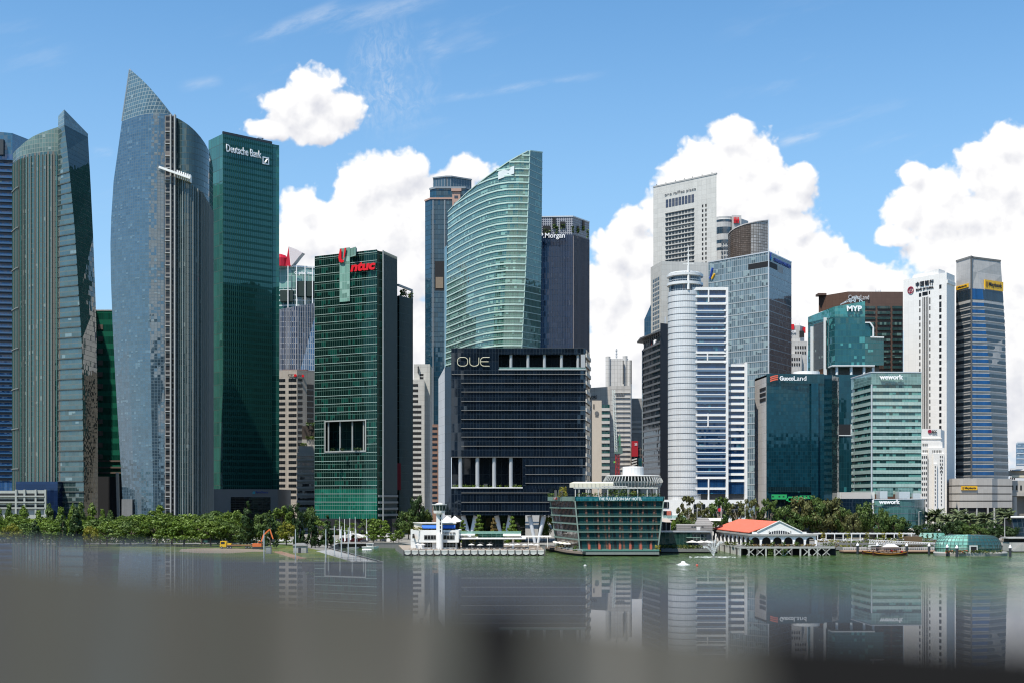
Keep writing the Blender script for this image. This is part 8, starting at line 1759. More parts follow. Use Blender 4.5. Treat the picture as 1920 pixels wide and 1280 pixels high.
def link_buildings():
    Y=572; t=thing('glass_arcade',(X(1270,Y),Y,0),'low dark green glass arcade with a hedge along the water between hotel and pier','building')
    g=glass('arcade_glass',(.008,.04,.032),1.6,6,line=(.05,.10,.085),blind=.12,bcol=(.03,.08,.07),ior=1.6)
    MB().box(X(1234,Y),X(1298,Y),Y,Y+14,1.5,Z(997,Y)).build('glazing',g,t); MB().box(X(1234,Y),X(1332,Y),Y-.4,Y+15,Z(997,Y),Z(995.3,Y)).build('roof',STEEL,t)
    MB().box(X(1298,Y),X(1335,Y),Y+1,Y+14,1.5,Z(997,Y)).build('rear_wall',CONCD,t); MB().box(X(1300,Y),X(1325,Y),Y+.7,Y+1.2,Z(1012,Y),Z(1001,Y)).build('window',glass('arcade_window',(.015,.03,.03),1.6,2.2,line=(.5,.5,.48),blind=.1),t)
    m=MB(); m.hexa([(X(1286,Y),Y-4),(X(1312,Y),Y-4),(X(1306,Y),Y),(X(1286,Y),Y)],Z(1007,Y),Z(1006,Y),top=[(X(1286,Y),Y-4),(X(1312,Y),Y-4),(X(1306,Y),Y),(X(1286,Y),Y)]); m.build('awning',plain('awning_green',(.16,.24,.2),.6),t)
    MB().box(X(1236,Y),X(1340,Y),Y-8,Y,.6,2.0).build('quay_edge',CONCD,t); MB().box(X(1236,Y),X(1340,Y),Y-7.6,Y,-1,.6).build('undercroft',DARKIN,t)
    bush_part(t,X(1238,Y-7),X(1318,Y-7),Y-8,Y-6,1.9,1.7,FL_HDG,520,s=.4,name='hedge')
    Y=600; t=thing('ribbed_pavilion',(X(1305,Y),Y,GB),'low stepped grey ribbed concrete pavilion left of the red roof','building')
    rc=panel('ribbed_concrete',(.30,.29,.275),30,1.0,joint=.3,jcol=.6,streak=.25)
    MB().hexa([tuple(P(1268,Y)),tuple(P(1336,Y)),RB(P(1336,Y),20),RB(P(1268,Y),20)],GB,Z(983,Y)).build('wall',rc,t)
    MB().hexa([tuple(P(1302,Y+6)),tuple(P(1336,Y+6)),RB(P(1336,Y+6),14),RB(P(1302,Y+6),14)],Z(983,Y),Z(971,Y),top=[tuple(P(1308,Y+7)),tuple(P(1328,Y+7)),RB(P(1328,Y+7),12),RB(P(1308,Y+7),12)]).build('upper_wall',rc,t)
    MB().box(X(1306,Y),X(1313,Y),Y-.15,Y+.2,Z(993,Y),Z(987,Y)).build('white_panel',WHITE,t)
    for px in (1296,1301,1315): MB().box(X(px,Y),X(px+4,Y),Y-.1,Y+.2,Z(987.5,Y),Z(986,Y)).build('slot_window',DARKIN,t)
    m=MB(); m.hexa([tuple(P(1325,Y+8)),tuple(P(1352,Y+8)),tuple(P(1352,Y+20)),tuple(P(1325,Y+20))],Z(976,Y),Z(971,Y),top=[tuple(P(1325,Y+13)),tuple(P(1352,Y+13)),tuple(P(1352,Y+15)),tuple(P(1325,Y+15))]); m.build('rear_roof',OFFWHITE,t)
    Y=625; t=thing('pavilion_house',(X(1247,Y),Y,GB),'small dark pavilion with a pale hipped roof beside the hotel','building')
    MB().box(X(1236,Y),X(1258,Y),Y,Y+10,GB,Z(978,Y)).build('wall',DARKIN,t); m=MB(); m.hexa([tuple(P(1232,Y-2)),tuple(P(1260,Y-2)),tuple(P(1260,Y+12)),tuple(P(1232,Y+12))],Z(978,Y),Z(971,Y),top=[tuple(P(1240,Y+4)),tuple(P(1252,Y+4)),tuple(P(1252,Y+6)),tuple(P(1240,Y+6))]); m.build('roof',plain('hip_roof',(.36,.31,.27),.8),t)
    for px in (1240,1248,1256): MB().box(X(px,Y),X(px+.8,Y),Y-1.4,Y-1,GB,Z(978,Y)).build('post',STEEL,t)
    Y=690; t=thing('white_podium',(X(1265,Y),Y,GB),'white two storey podium with bands of windows at the foot of the silver cylinder','building')
    MB().hexa([tuple(P(1240,Y)),tuple(P(1400,Y)),RB(P(1400,Y),8),RB(P(1240,Y),8)],GB,Z(936,Y)).build('wall',WHITE,t)
    for (l,r,t0,t1) in ((1243,1254,940,951),(1243,1259,957,965),(1256,1290,973,980),(1300,1322,944,968),(1330,1395,944,968)): MB().box(X(l,Y),X(r,Y),Y-.3,Y+.3,Z(t1,Y),Z(t0,Y)).build('window',glass('podium_window_%d'%l,(.01,.015,.02),2.2,6,line=(.4,.4,.4),lw=.2,blind=.1),t)
    MB().box(X(1250,Y),X(1258,Y),Y-.8,Y-.3,Z(965,Y),Z(957,Y)).build('red_notice',plain('notice_red',(.45,.12,.08),.6),t); MB().box(X(1240,Y),X(1290,Y),Y-3,Y-.4,Z(973,Y),Z(971,Y)).build('canopy',WHITE,t); MB().box(X(1242,Y),X(1290,Y),Y-2.8,Y-2.7,Z(971,Y),Z(965,Y)).build('glass_rail',clear_glass('podium_rail',(.3,.42,.4),.4),t)
link_buildings()

def pier_hall():
    Y=548; t=thing('red_roofed_pier',(X(1440,Y),Y,0),'white arched pier hall with a bright red roof and a gabled front','building')
    w=plain('pier_white',(.78,.77,.75),.6,var=.08,streak=.06); red=plain('pier_roof_red',(.62,.13,.075),.7,var=.12,scale=.6); z=lambda py: Z(py,Y); dz=Z(1022.5,Y)
    Yb=620
    # plan: front bay between px 1405..1530, running back to the left
    fl,fr_=P(1406,Y),P(1530,Y); off=P(1338,Yb)-P(1406,Y)
    apex=P(1461,Y); el,er=P(1409,Y),P(1511,Y); ze=z(996); za=z(976.5)
    o=Vector(off)
    def bk(p): return p+o
    # roof: two slopes
    m=MB(); th=.35
    def slope(a,za_,b,zb_):
        A,B=bk(a),bk(b)
        m.face([(*a,za_),(*b,zb_),(*B,zb_),(*A,za_)]); m.face([(*a,za_-th),(*A,za_-th),(*B,zb_-th),(*b,zb_-th)]); m.face([(*a,za_-th),(*b,zb_-th),(*b,zb_),(*a,za_)]); m.face([(*b,zb_-th),(*B,zb_-th),(*B,zb_),(*b,zb_)]); m.face([(*A,za_-th),(*a,za_-th),(*a,za_),(*A,za_)])
    e2=el-Vector((1.2,0)); slope(e2,ze-.2,apex,za); slope(apex,za,er-Vector((1.6,0)),ze+.3); m.build('roof',red,t)
    # gable front with eyebrow window
    m=MB(); fy=Y-.25
    pts=[(1410,1000.5),(1512,1000.5),(1512,996),(1502,996),(1461,976),(1419,996),(1410,996)]
    m.face([(X(a,Y),fy,z(b)) for a,b in pts]); m.face([(X(a,Y),fy+.5,z(b)) for a,b in reversed(pts)]); 
    for i in range(len(pts)): a,b=pts[i],pts[(i+1)%len(pts)]; m.face([(X(b[0],Y),fy,z(b[1])),(X(a[0],Y),fy,z(a[1])),(X(a[0],Y),fy+.5,z(a[1])),(X(b[0],Y),fy+.5,z(b[1]))])
    m.build('gable_wall',w,t)
    m=MB(); m.bar((X(1419,Y),fy-.15,z(995.5)),(X(1461,Y),fy-.15,z(975.5)),.5,.35); m.bar((X(1461,Y),fy-.15,z(975.5)),(X(1503,Y),fy-.15,z(995.5)),.5,.35); m.build('gable_trim',w,t)
    m=MB(); arc=[(X(1461-20*math.cos(math.pi*k/12),Y),fy-.04,z(1000.2)+ (z(993.5)-z(1000.2))*math.sin(math.pi*k/12)) for k in range(13)]; m.face(list(reversed(arc))); m.build('arched_window',plain('arch_dark',(.03,.035,.045),.4),t)
    for k in range(1,9): x=X(1442+k*4.2,Y); zz=z(1000.2)+(z(993.5)-z(1000.2))*math.sqrt(max(0,1-((k*4.2-19)/20)**2)); MB().box(x-.12,x+.12,fy-.12,fy-.05,z(1000.2),zz).build('window_bar',w,t)
    for px in (1441,1481): MB().box(X(px,Y),X(px+2,Y),fy-.2,fy,z(998),z(994)).build('lamp_panel',CONC,t)
    # arcade: front wall with six arches, and the side arcade
    def arcade(a,b,n,ztop,zbot,name,first=None):
        d=(b-a); L=d.length; u=d/L; nn=Vector((u.y,-u.x)); 
        wn=L/n; m=MB(); hw=wn*.40; zs=zbot+ (ztop-zbot)*.42
        def pt(s,zz,dd=0): p=a+u*s+nn*dd; return (p.x,p.y,zz)
        for k in range(n):
            s0=k*wn; s1=s0+wn; c=(s0+s1)/2
            arcp=[(c-hw,zbot),(c-hw,zs)]+[(c-hw*math.cos(math.pi*j/10),zs+min(hw,(ztop-zs)*.78)*math.sin(math.pi*j/10)) for j in range(1,10)]+[(c+hw,zs),(c+hw,zbot)]
            Lh=[(s0,zbot)]+arcp[:7]+[(c,ztop),(s0,ztop)]; Rh=arcp[6:]+[(s1,zbot),(s1,ztop),(c,ztop)]
            for poly in (Lh,Rh):
                m.face([pt(s,zz) for s,zz in poly]); m.face([pt(s,zz,-.5) for s,zz in reversed(poly)])
            for i in range(len(arcp)-1): m.face([pt(*arcp[i]),pt(*arcp[i],-.5),pt(*arcp[i+1],-.5),pt(*arcp[i+1])])
        m.face([pt(0,ztop),pt(L,ztop),pt(L,ztop,-.5),pt(0,ztop,-.5)])
        m.build(name,w,t)
        for k in range(n+1):
            p=a+u*(k*wn); m=MB(); box_at(m,p,u,nn,wn*.13,.3,zbot,zs+.6); m.build('pilaster',w,t)
    ztop=z(1003); arcade(fl,fr_,6,ztop,dz,'front_arcade'); arcade(bk(fl),fl,9,ztop,dz,'side_arcade')
    m=MB(); L=[tuple(bk(fl)),tuple(fl),tuple(fr_),tuple(bk(fr_))]; m.hexa([tuple(fl+Vector((-.8,-.8))),tuple(fr_+Vector((.8,-.8))),tuple(bk(fr_)),tuple(bk(fl)+Vector((-.8,0)))],ztop,ztop+.7); m.build('flat_roof',CONC,t)
    m=MB(); il=fl+Vector((2.5,3.5)); ir=fr_+Vector((-2.0,3.5)); m.hexa([tuple(il),tuple(ir),tuple(bk(ir)),tuple(bk(il))],dz,ztop-.1); m.build('inner_hall',plain('hall_dark',(.03,.03,.03),.7),t)
    m=MB(); a=el+Vector((.2,1)); m.hexa([tuple(a),tuple(er+Vector((-.2,1))),tuple(bk(er)),tuple(bk(a))],ztop+.7,ze-.6); m.build('clerestory',plain('clerestory_grey',(.07,.07,.075),.6),t)
    for k in range(11): p=el.lerp(bk(el),(k+.4)/11)+Vector((-.1,.9)); MB().box(p.x-.2,p.x+.15,p.y-.3,p.y+.3,ztop+.7,ze-.5).build('clerestory_post',w,t)
    # flag on the ridge
    p=bk(apex); x,y=X(1352,p.y-3),p.y-3; m=MB(); m.tube((x,y,za),(x,y,Z(947,y)),.14,n=6); m.build('ridge_flagpole',WHITE,t); m=MB(); m.face([(x-.1,y,Z(951,y)),(x-.1,y,Z(957.5,y)),(x-1.2,y+.3,Z(958.5,y)),(x-1.7,y,Z(953,y))]); m.face([(x-1.7,y+.02,Z(953,y)),(x-1.2,y+.32,Z(958.5,y)),(x-.1,y+.02,Z(957.5,y)),(x-.1,y+.02,Z(951,y))]); m.build('flag',plain('flag_red',(.5,.02,.04),.7),t)
    # floor + jetty on piles
    t2=thing('pier_jetty',(X(1470,Y),Y,0),'weathered white jetty on cross braced piles under the arched pier hall','jetty')
    Q=[P(1342,604),P(1372,560),P(1388,540),P(1565,540)]; L=[tuple(p) for p in Q]
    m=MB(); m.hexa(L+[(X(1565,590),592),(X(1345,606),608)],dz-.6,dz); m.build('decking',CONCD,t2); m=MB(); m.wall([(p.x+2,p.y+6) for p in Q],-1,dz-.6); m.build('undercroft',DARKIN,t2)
    pw=plain('pile_white',(.42,.42,.39),.8,var=.4,streak=.3); m=MB(); m.band(L,dz-.75,dz-.25,.15); m.build('edge_beam',pw,t2)
    k=0
    for a,b in zip(Q[:-1],Q[1:]):
        n=max(2,int((b-a).length/3.6))
        for i in range(n):
            p=a.lerp(b,i/n); m=MB(); m.box(p.x-.32,p.x+.32,p.y-.1,p.y+.5,-1,dz-.6); m.build('pile',pw if k%4!=3 else plain_pile(),t2); k+=1
    for i in range(9):
        if i in (2,5): continue
        x0=lerp(X(1400,540),X(1560,540),i/9); x1=lerp(X(1400,540),X(1560,540),(i+.8)/9); m=MB(); m.bar((x0,540,.1),(x1,540,dz-.8),.3); m.bar((x0,540.1,dz-.8),(x1,540.1,.1),.3); m.build('cross_brace',pw,t2)
    for (l,r,yy,mt,n,h) in ((1358,1382,556,FL_HDG,160,1.5),(1390,1404,543,FL_HDG,90,1.8),(1406,1530,543,FL_RST,260,1.0),(1404,1412,546,FL_MID,80,2.6),(1540,1565,545,FL_HDG,120,1.4),(1445,1452,543,FL_MID,50,1.9),(1464,1472,543,FL_MID,50,1.8),(1490,1498,543,FL_MID,50,1.9)):
        bush_part(t2,X(l,yy),X(r,yy),yy-1,yy+.8,dz,h,mt,n,s=.4)
    for (l,r) in ((1440,1450),(1465,1476)): bush_part(t2,X(l,540),X(r,540),539.3,540,.3,2.6,FL_MID,60,s=.4,name='creeper')
    rng=random.Random(5)
    for i in range(10):
        px=1412+i*12; x=X(px,544.5); u=thing('cafe_table',(x,544.5,dz),'small table set out in front of the pier arches, %s from the left'%['first','second','third','fourth','fifth','sixth','seventh','eighth','ninth','tenth'][i],'table','tables before the pier arches'); m=MB(); m.tube((x,544.5,dz),(x,544.5,dz+.72),.06,n=6); m.tube((x,544.5,dz+.72),(x,544.5,dz+.78),.55,n=10); m.build('table_top',WHITE,u)
        for sx in (-1,1): m=MB(); m.box(x+sx*.95-.25,x+sx*.95+.25,544.2,544.8,dz+.4,dz+.48); m.box(x+sx*1.18-.05,x+sx*1.18+.05,544.2,544.8,dz,dz+.95); m.build('seat',plain_wick(),u)
    for k,(px,yy) in enumerate(((1298,568),(1315,566),(1326,566))):
        x=X(px,yy); u=thing('parasol',(x,yy,2.0),'wide cream umbrella by the hedge left of the pier hall, %s from the left'%['first','second','third'][k],'parasol','umbrellas left of the pier hall'); m=MB(); m.tube((x,yy,2),(x,yy,4.8),.07,n=6); m.build('pole',STEEL,u); m=MB(); q=[(x-2.6,yy-2,4.7),(x+2.6,yy-2,4.7),(x+2.6,yy+2,4.7),(x-2.6,yy+2,4.7)]
        for i in range(4): m.face([q[i],q[(i+1)%4],(x,yy,5.6)])
        m.build('canopy',OFFWHITE,u)
pier_hall()

def right_shore():
    Y=585; dz=3.2
    t=thing('garden_pergola',(X(1630,Y),Y,dz),'long white pergola frame behind the terraced planting','pergola')
    pg=plain('pergola_paint',(.68,.68,.66),.55); yy=605; z1=Z(1000.5,yy); MB().box(X(1530,yy),X(1716,yy),yy,yy+.5,z1,z1+.45).build('beam',pg,t); MB().box(X(1530,yy),X(1716,yy),yy+5,yy+5.5,z1,z1+.45).build('beam',pg,t); MB().box(X(1530,yy),X(1730,yy),yy-3,yy-2.4,Z(1011.5,yy),Z(1010,yy)).build('kerb',pg,t)
    for px in range(1533,1716,16): MB().box(X(px,yy)-.2,X(px,yy)+.2,yy,yy+.4,GB,z1).build('post',pg,t)
    for px in range(1540,1716,8): MB().box(X(px,yy)-.12,X(px,yy)+.12,yy,yy+5.2,z1+.45,z1+.62).build('rafter',pg,t)
    # cars under the pergola
    cols=[((.7,.7,.7),'white'),((.06,.06,.07),'black'),((.65,.66,.67),'silver')]
    for i,px in enumerate((1545,1568,1590,1622,1652,1676,1700)):
        y=614; x=X(px,y); c,nm=cols[i%3 if i!=4 else 0]; u=thing('parked_car',(x,y,GB+1.2),nm+' car seen through the white pergola, %s from the left'%['first','second','third','fourth','fifth','sixth','seventh'][i],'car','cars behind the pergola')
        z0=GB+1.2; b=plain('shore_car_%d'%i,c,.3,spec=.6); m=MB(); m.box(x-2.2,x+2.2,y-.9,y+.9,z0+.3,z0+1.0); m.hexa([(x-1.6,y-.85),(x+1.4,y-.85),(x+1.4,y+.85),(x-1.6,y+.85)],z0+1.0,z0+1.6,top=[(x-1.0,y-.7),(x+.9,y-.7),(x+.9,y+.7),(x-1.0,y+.7)]); m.build('body',b,u); MB().hexa([(x-1.3,y-.88),(x+1.2,y-.88),(x+1.2,y-.8),(x-1.3,y-.8)],z0+1.05,z0+1.45).build('window',DARKIN,u); wheels(u,[x-1.4,x+1.4],y-.86,.34,z=z0,wid=.25)
    t=thing('planted_terrace',(X(1640,Y),Y,GB),'terraced flower beds with grey retaining walls above the boat landing','terrace')
    for (l,r,py,yy,hz) in ((1532,1770,1030,588,1.0),(1532,1790,1022,594,.8),(1620,1760,1016,599,.8)):
        MB().box(X(l,yy),X(r,yy),yy,yy+5,.5,Z(py-5,yy)).build('retaining_wall',CONCD,t)
        for j in range(int((r-l)/22)):
            a=l+j*22; bush_part(t,X(a+1,yy),X(a+20,yy),yy+.2,yy+3.5,Z(py-5,yy),hz+random.random()*.8,[FL_HDG,FL_OLV,FL_RST,FL_MID,FL_YEL][(j*7+int(py))%5],70,s=.42)
    for px in (1543,1590,1625,1657,1688): 
        y=598; m=MB(); x=X(px,y); m.tube((x,y,GB),(x,y,Z(1004,y)),.1,n=5); m.build('sapling_stem',BARK,t); bush_part(t,x-1,x+1,y-.8,y+.8,Z(1010,y),3.4,FL_YEL,70,s=.4,name='sapling_crown')
    m=MB(); x=X(1714,588); m.box(x-3.4,x+3.4,587,592,GB,Z(1005,588)); m.build('timber_box',plain('rust_timber',(.13,.085,.045),.85,var=.4),t)
    y=612; t=thing('green_glass_wedge',(X(1742,y),y,GB),'low green glass wedge canopy with small dark shrubs in front','canopy')
    m=MB(); m.hexa([tuple(P(1720,y)),tuple(P(1775,y)),tuple(P(1770,y+12)),tuple(P(1726,y+12))],GB,[Z(1010,y),Z(1010,y),Z(998,y+12),Z(998,y+12)]); m.build('glass_roof',glass('wedge_glass',(.09,.24,.19),3,3,line=(.2,.36,.3),blind=.2,bcol=(.15,.3,.25),ior=1.7),t)
    for px in (1729,1738,1748,1757): bush_part(t,X(px-1.4,y-2),X(px+1.4,y-2),y-3,y-2,GB+1,4.2,FL_DRK,50,s=.4)
    # landing stage, gangway, pontoon
    t=thing('landing_stage',(X(1650,562),562,0),'long low landing stage with white railings behind the wooden boats','jetty')
    wd=plain('landing_wood',(.30,.20,.14),.8,var=.3); MB().box(X(1580,562),X(1756,562),560,568,.7,1.3).build('decking',wd,t); MB().box(X(1580,562),X(1756,562),561,567.5,-1,.7).build('float',DARKIN,t)
    m=MB()
    for zz in (1.8,2.4): m.bar((X(1580,568),568,zz),(X(1756,568),568,zz),.12)
    m.build('rail',WHITE,t)
    for px in range(1582,1756,4): MB().bar((X(px,568),568,1.3),(X(px,568),568,2.4),.12).build('rail_post',WHITE,t)
    m=MB(); a=(X(1630,572),572,4.0); b=(X(1756,572),572,2.6); m.bar(a,b,.25); m.bar((a[0],572,a[2]+1.6),(b[0],572,b[2]+1.6),.25)
    for k in range(28): p=k/28; q=(k+1)/28; f=lambda s,d:(lerp(a[0],b[0],s),572,lerp(a[2],b[2],s)+d); m.bar(f(p,0),f(q,1.6),.14); m.bar(f(p,0),f(p,1.6),.14)
    m.build('gangway',WHITE,t); MB().hexa([(X(1628,570),570),(X(1756,570),570),(X(1756,574),574),(X(1628,574),574)],3.6,4.0).build('gangway_deck',plain('gangway_grey',(.25,.25,.25),.7),t)
    MB().box(X(1658,566),X(1682,566),564,572,1.3,Z(1024,566)).build('ticket_booth',plain('booth_cream',(.58,.54,.48),.7),t); m=MB(); m.hexa([tuple(P(1655,562)),tuple(P(1685,562)),tuple(P(1685,574)),tuple(P(1655,574))],Z(1024,566),Z(1019,566),top=[tuple(P(1664,567)),tuple(P(1676,567)),tuple(P(1676,569)),tuple(P(1664,569))]); m.build('booth_roof',OFFWHITE,t)
    for (l,r,tz) in ((1632,1656,1022),(1660,1690,1020)): MB().box(X(l,575),X(r,575),574,579,1.3,Z(tz,575)).build('waiting_shelter',WHITE,t); MB().box(X(l+1,574),X(r-1,574),573.8,574,Z(1030,575),Z(tz+3,575)).build('shelter_window',DARKIN,t)
    # white capped mooring piles
    proto=None; spots=[(1608,556),(1645,556),(1700,552),(1742,549),(1755,548),(1762,546),(1776,535),(1794,528),(1894,530)]
    labs=['first white-capped mooring pile from the left along the landing','second white-capped mooring pile from the left along the landing','white-capped mooring pile right of the wooden boats','white-capped mooring pile at the end of the gangway','white-capped mooring pile, left one of a pair before the glass dome','white-capped mooring pile, right one of a pair before the glass dome','white-capped mooring pile at the left edge of the glass dome','white-capped mooring pile in front of the glass dome door','white-capped mooring pile right of the glass dome']
    for i,(px,y) in enumerate(spots):
        x=X(px,y)
        if proto is None:
            proto=thing('mooring_pile',(x,y,0),labs[0],'mooring pile','white capped mooring piles'); m=MB(); m.tube((x,y,-1),(x,y,3.6),.55,n=12); m.build('pile',plain('pile_dark',(.03,.035,.045),.6),proto); m=MB(); m.lathe(x,y,[(.62,3.6),(.62,3.9),(.05,5.0)],14); m.build('cap',SIGNW,proto)
        else: dup(proto,(x,y,0),labs[i])
    # bumboats
    def bumboat(px,y,L,label,stripe):
        x=X(px,y); t=thing('bumboat',(x,y,0),label,'boat','wooden bumboats at the landing'); W=L*.24
        hull=plain('bumboat_red',(.07,.018,.016),.6) if 'bumboat_red' not in MATS else MATS['bumboat_red']
        m=MB(); N=10; 
        def sec(k): s=k/N; w=W/2*math.sin(math.pi*min(1,.12+s*.88))**.45*(1 if s<.9 else .75); return lerp(-L/2,L/2,s),w,1.0+.9*(abs(s-.45)*1.8)**2
        for k in range(N):
            x0,w0,h0=sec(k); x1,w1,h1=sec(k+1)
            for sd in (1,-1):
                f=[(x+x0,y+sd*w0*.7,-.2),(x+x1,y+sd*w1*.7,-.2),(x+x1,y+sd*w1,h1),(x+x0,y+sd*w0,h0)]; m.face(f if sd<0 else f[::-1])
            m.face([(x+x0,y-w0,h0-.2),(x+x1,y-w1,h1-.2),(x+x1,y+w1,h1-.2),(x+x0,y+w0,h0-.2)])
        x0,w0,h0=sec(0); m.face([(x+x0,y+w0*.7,-.2),(x+x0,y-w0*.7,-.2),(x+x0,y-w0,h0),(x+x0,y+w0,h0)]); x0,w0,h0=sec(N); m.face([(x+x0,y-w0*.7,-.2),(x+x0,y+w0*.7,-.2),(x+x0,y+w0,h0),(x+x0,y-w0,h0)])
        m.build('hull',hull,t)
        m=MB(); 
        for k in range(N): x0,w0,h0=sec(k); x1,w1,h1=sec(k+1); m.bar((x+x0,y-w0-.06,h0-.35),(x+x1,y-w1-.06,h1-.35),.1,.22)
        m.build('stripe',stripe,t); m=MB(); m.box(x-L*.36,x+L*.30,y-W*.42,y+W*.42,2.75,2.95); m.build('roof',plain('boat_roof',(.09,.06,.05),.7) if 'boat_roof' not in MATS else MATS['boat_roof'],t)
        for k in range(6): 
            for sd in (-1,1): px_=x-L*.34+k*L*.125; MB().bar((px_,y+sd*W*.4,1.0),(px_,y+sd*W*.4,2.8),.12).build('roof_post',hull,t)
        MB().box(x-L*.3,x+L*.26,y-W*.3,y+W*.3,.8,1.5).build('bench',plain_wick(),t); m=MB(); m.box(x+L*.31,x+L*.36,y-.5,y+.5,1,1.9); m.build('lantern_box',SIGNRED,t)
    yl=plain('stripe_yellow',(.50,.22,.03),.5); bumboat(1650,553,15,'dark wooden boat with a roofed deck tied up behind the other boat',yl); bumboat(1669,542,14.5,'dark red wooden boat with an orange stripe nearest the camera at the landing',yl)
    # dome pavilion
    y=532; cx=X(1831,y); t=thing('glass_dome',(cx,y,0),'low rounded green glass dome pavilion on its own floating base','building')
    R_=X(1892,y)-cx; cy=y+10; b0=1.6
    MB().lathe(cx+1,cy,[(R_*1.12,-.5),(R_*1.15,1.1),(R_*1.13,b0),(.01,b0)],48,sy=.55).build('floating_base',plain('base_pale',(.34,.33,.31),.7,streak=.2),t)
    gd=glass('dome_glass',(.02,.075,.07),1.9,1.9,line=(.03,.045,.04),lw=.14,lh=.1,blind=.22,bcol=(.16,.32,.27),ior=1.9,refl=(.85,1,.96),tilt=.05,group=2)
    prof=[(1.0,0),(1.03,1.8),(1.02,3.4),(.98,5.0),(.91,6.4),(.81,7.4),(.62,7.9),(.3,8.1),(.01,8.15)]
    gp=glass('dome_pale_glass',(.16,.36,.29),2.4,1.9,line=(.05,.10,.085),lw=.16,lh=.12,blind=.3,bcol=(.28,.50,.42),ior=1.8,refl=(.85,1,.95),tilt=.04,group=2)
    m=MB(); m.lathe(cx,cy,[(R_*r,b0+h*.9) for r,h in prof],30,a0=math.pi*1.44,a1=math.pi*3.0,sy=.55,smooth=False); m.build('glass_shell',gd,t)
    m=MB(); m.lathe(cx,cy,[(R_*r,b0+h*.9) for r,h in prof],10,a0=math.pi,a1=math.pi*1.44,sy=.55,smooth=False); m.build('pale_panels',gp,t)
    rb=plain('dome_rib',(.06,.09,.085),.5)
    for r,h in prof[1:6]: m=MB(); m.lathe(cx,cy,[(R_*r+.05,b0+h*.9-.08),(R_*r+.14,b0+h*.9),(R_*r+.05,b0+h*.9+.08)],44,sy=.55); m.build('ring_rib',rb,t)
    for k in range(24):
        a=math.pi+math.pi*k/23; m=MB()
        for (r0,h0),(r1,h1) in zip(prof[:6],prof[1:7]): m.bar((cx+R_*r0*math.cos(a)*1.005,cy+R_*r0*math.sin(a)*.555,b0+h0*.9),(cx+R_*r1*math.cos(a)*1.005,cy+R_*r1*math.sin(a)*.555,b0+h1*.9),.13)
        m.build('arch_rib',rb,t)
    x=X(1829,y); yf=cy-R_*.55*.995; m=MB(); m.box(x-1.7,x+1.7,yf-.5,yf+1,b0,b0+2.9); m.build('door_surround',plain('door_frame_pale',(.55,.58,.56),.5),t); MB().box(x-1.2,x+1.2,yf-.6,yf-.5,b0,b0+2.4).build('door',DARKIN,t)
    for (l,r,mt) in ((1782,1800,FLOWER),(1800,1826,FLOWER),(1836,1850,FL_MID),(1782,1892,FL_HDG)):
        bush_part(t,X(l,y-6),X(r,y-6),cy-R_*.55-1.6,cy-R_*.55-.6,b0-.3,1.2,mt,int((r-l)*2.6),s=.35)
    # right end: launch and steps
    y=575; t=thing('white_stair_house',(X(1905,y),y,GB),'white boat house with steps at the right edge of the shore','building')
    MB().box(X(1893,y),X(1935,y),y,y+8,.5,Z(1016,y)).build('wall',CONC,t); MB().box(X(1890,y),X(1940,y),y-.5,y+9,Z(1009,y),Z(1006.5,y)).build('roof',CONC,t); MB().box(X(1895,y),X(1935,y),y+2,y+8,Z(1016,y),Z(1009,y)).build('room',DARKIN,t)
    for k in range(8): MB().box(X(1896,y)+k*.7,X(1896,y)+k*.7+.7,y-2,y,.5,1.0+k*.45).build('step',CONC,t)
    y=640; t=thing('sloped_glass_hall',(X(1912,y),y,GB),'dark glazed hall with a leaning pale roof edge at the right picture edge','building')
    m=MB(); m.hexa([tuple(P(1906,y)),tuple(P(1960,y)),tuple(P(1960,y+20)),tuple(P(1906,y+20))],GB,[Z(970,y)]*4,top=[tuple(P(1897,y)),tuple(P(1960,y)),tuple(P(1960,y+20)),tuple(P(1897,y+20))]); m.build('glazing',glass('hall_glass',(.012,.03,.05),2,2.4,line=(.1,.12,.14),blind=.1,ior=1.7),t)
    MB().hexa([tuple(P(1895,y-1)),tuple(P(1960,y-1)),tuple(P(1960,y+21)),tuple(P(1895,y+21))],Z(970,y),Z(967.5,y)).build('roof',OFFWHITE,t)
    # lamp posts
    for i,(px,tp,y) in enumerate(((1307,952,640),(1397,953,650),(1723,958,640),(1884,970,610))):
        x=X(px,y); u=thing('lamp_post',(x,y,GB),['tall white lamp post left of the red roof','tall white lamp post above the red roof ridge','tall white lamp post beside the palms near the curved pavilion','tall grey lamp post behind the glass dome'][i],'lamp post'); m=MB(); m.tube((x,y,GB),(x,y,Z(tp,y)),.14,.08,n=6); m.build('pole',WHITE,u); m=MB(); m.bar((x,y,Z(tp,y)),(x+1.2,y,Z(tp,y)),.15); m.build('lamp_head',WHITE,u)
right_shore()

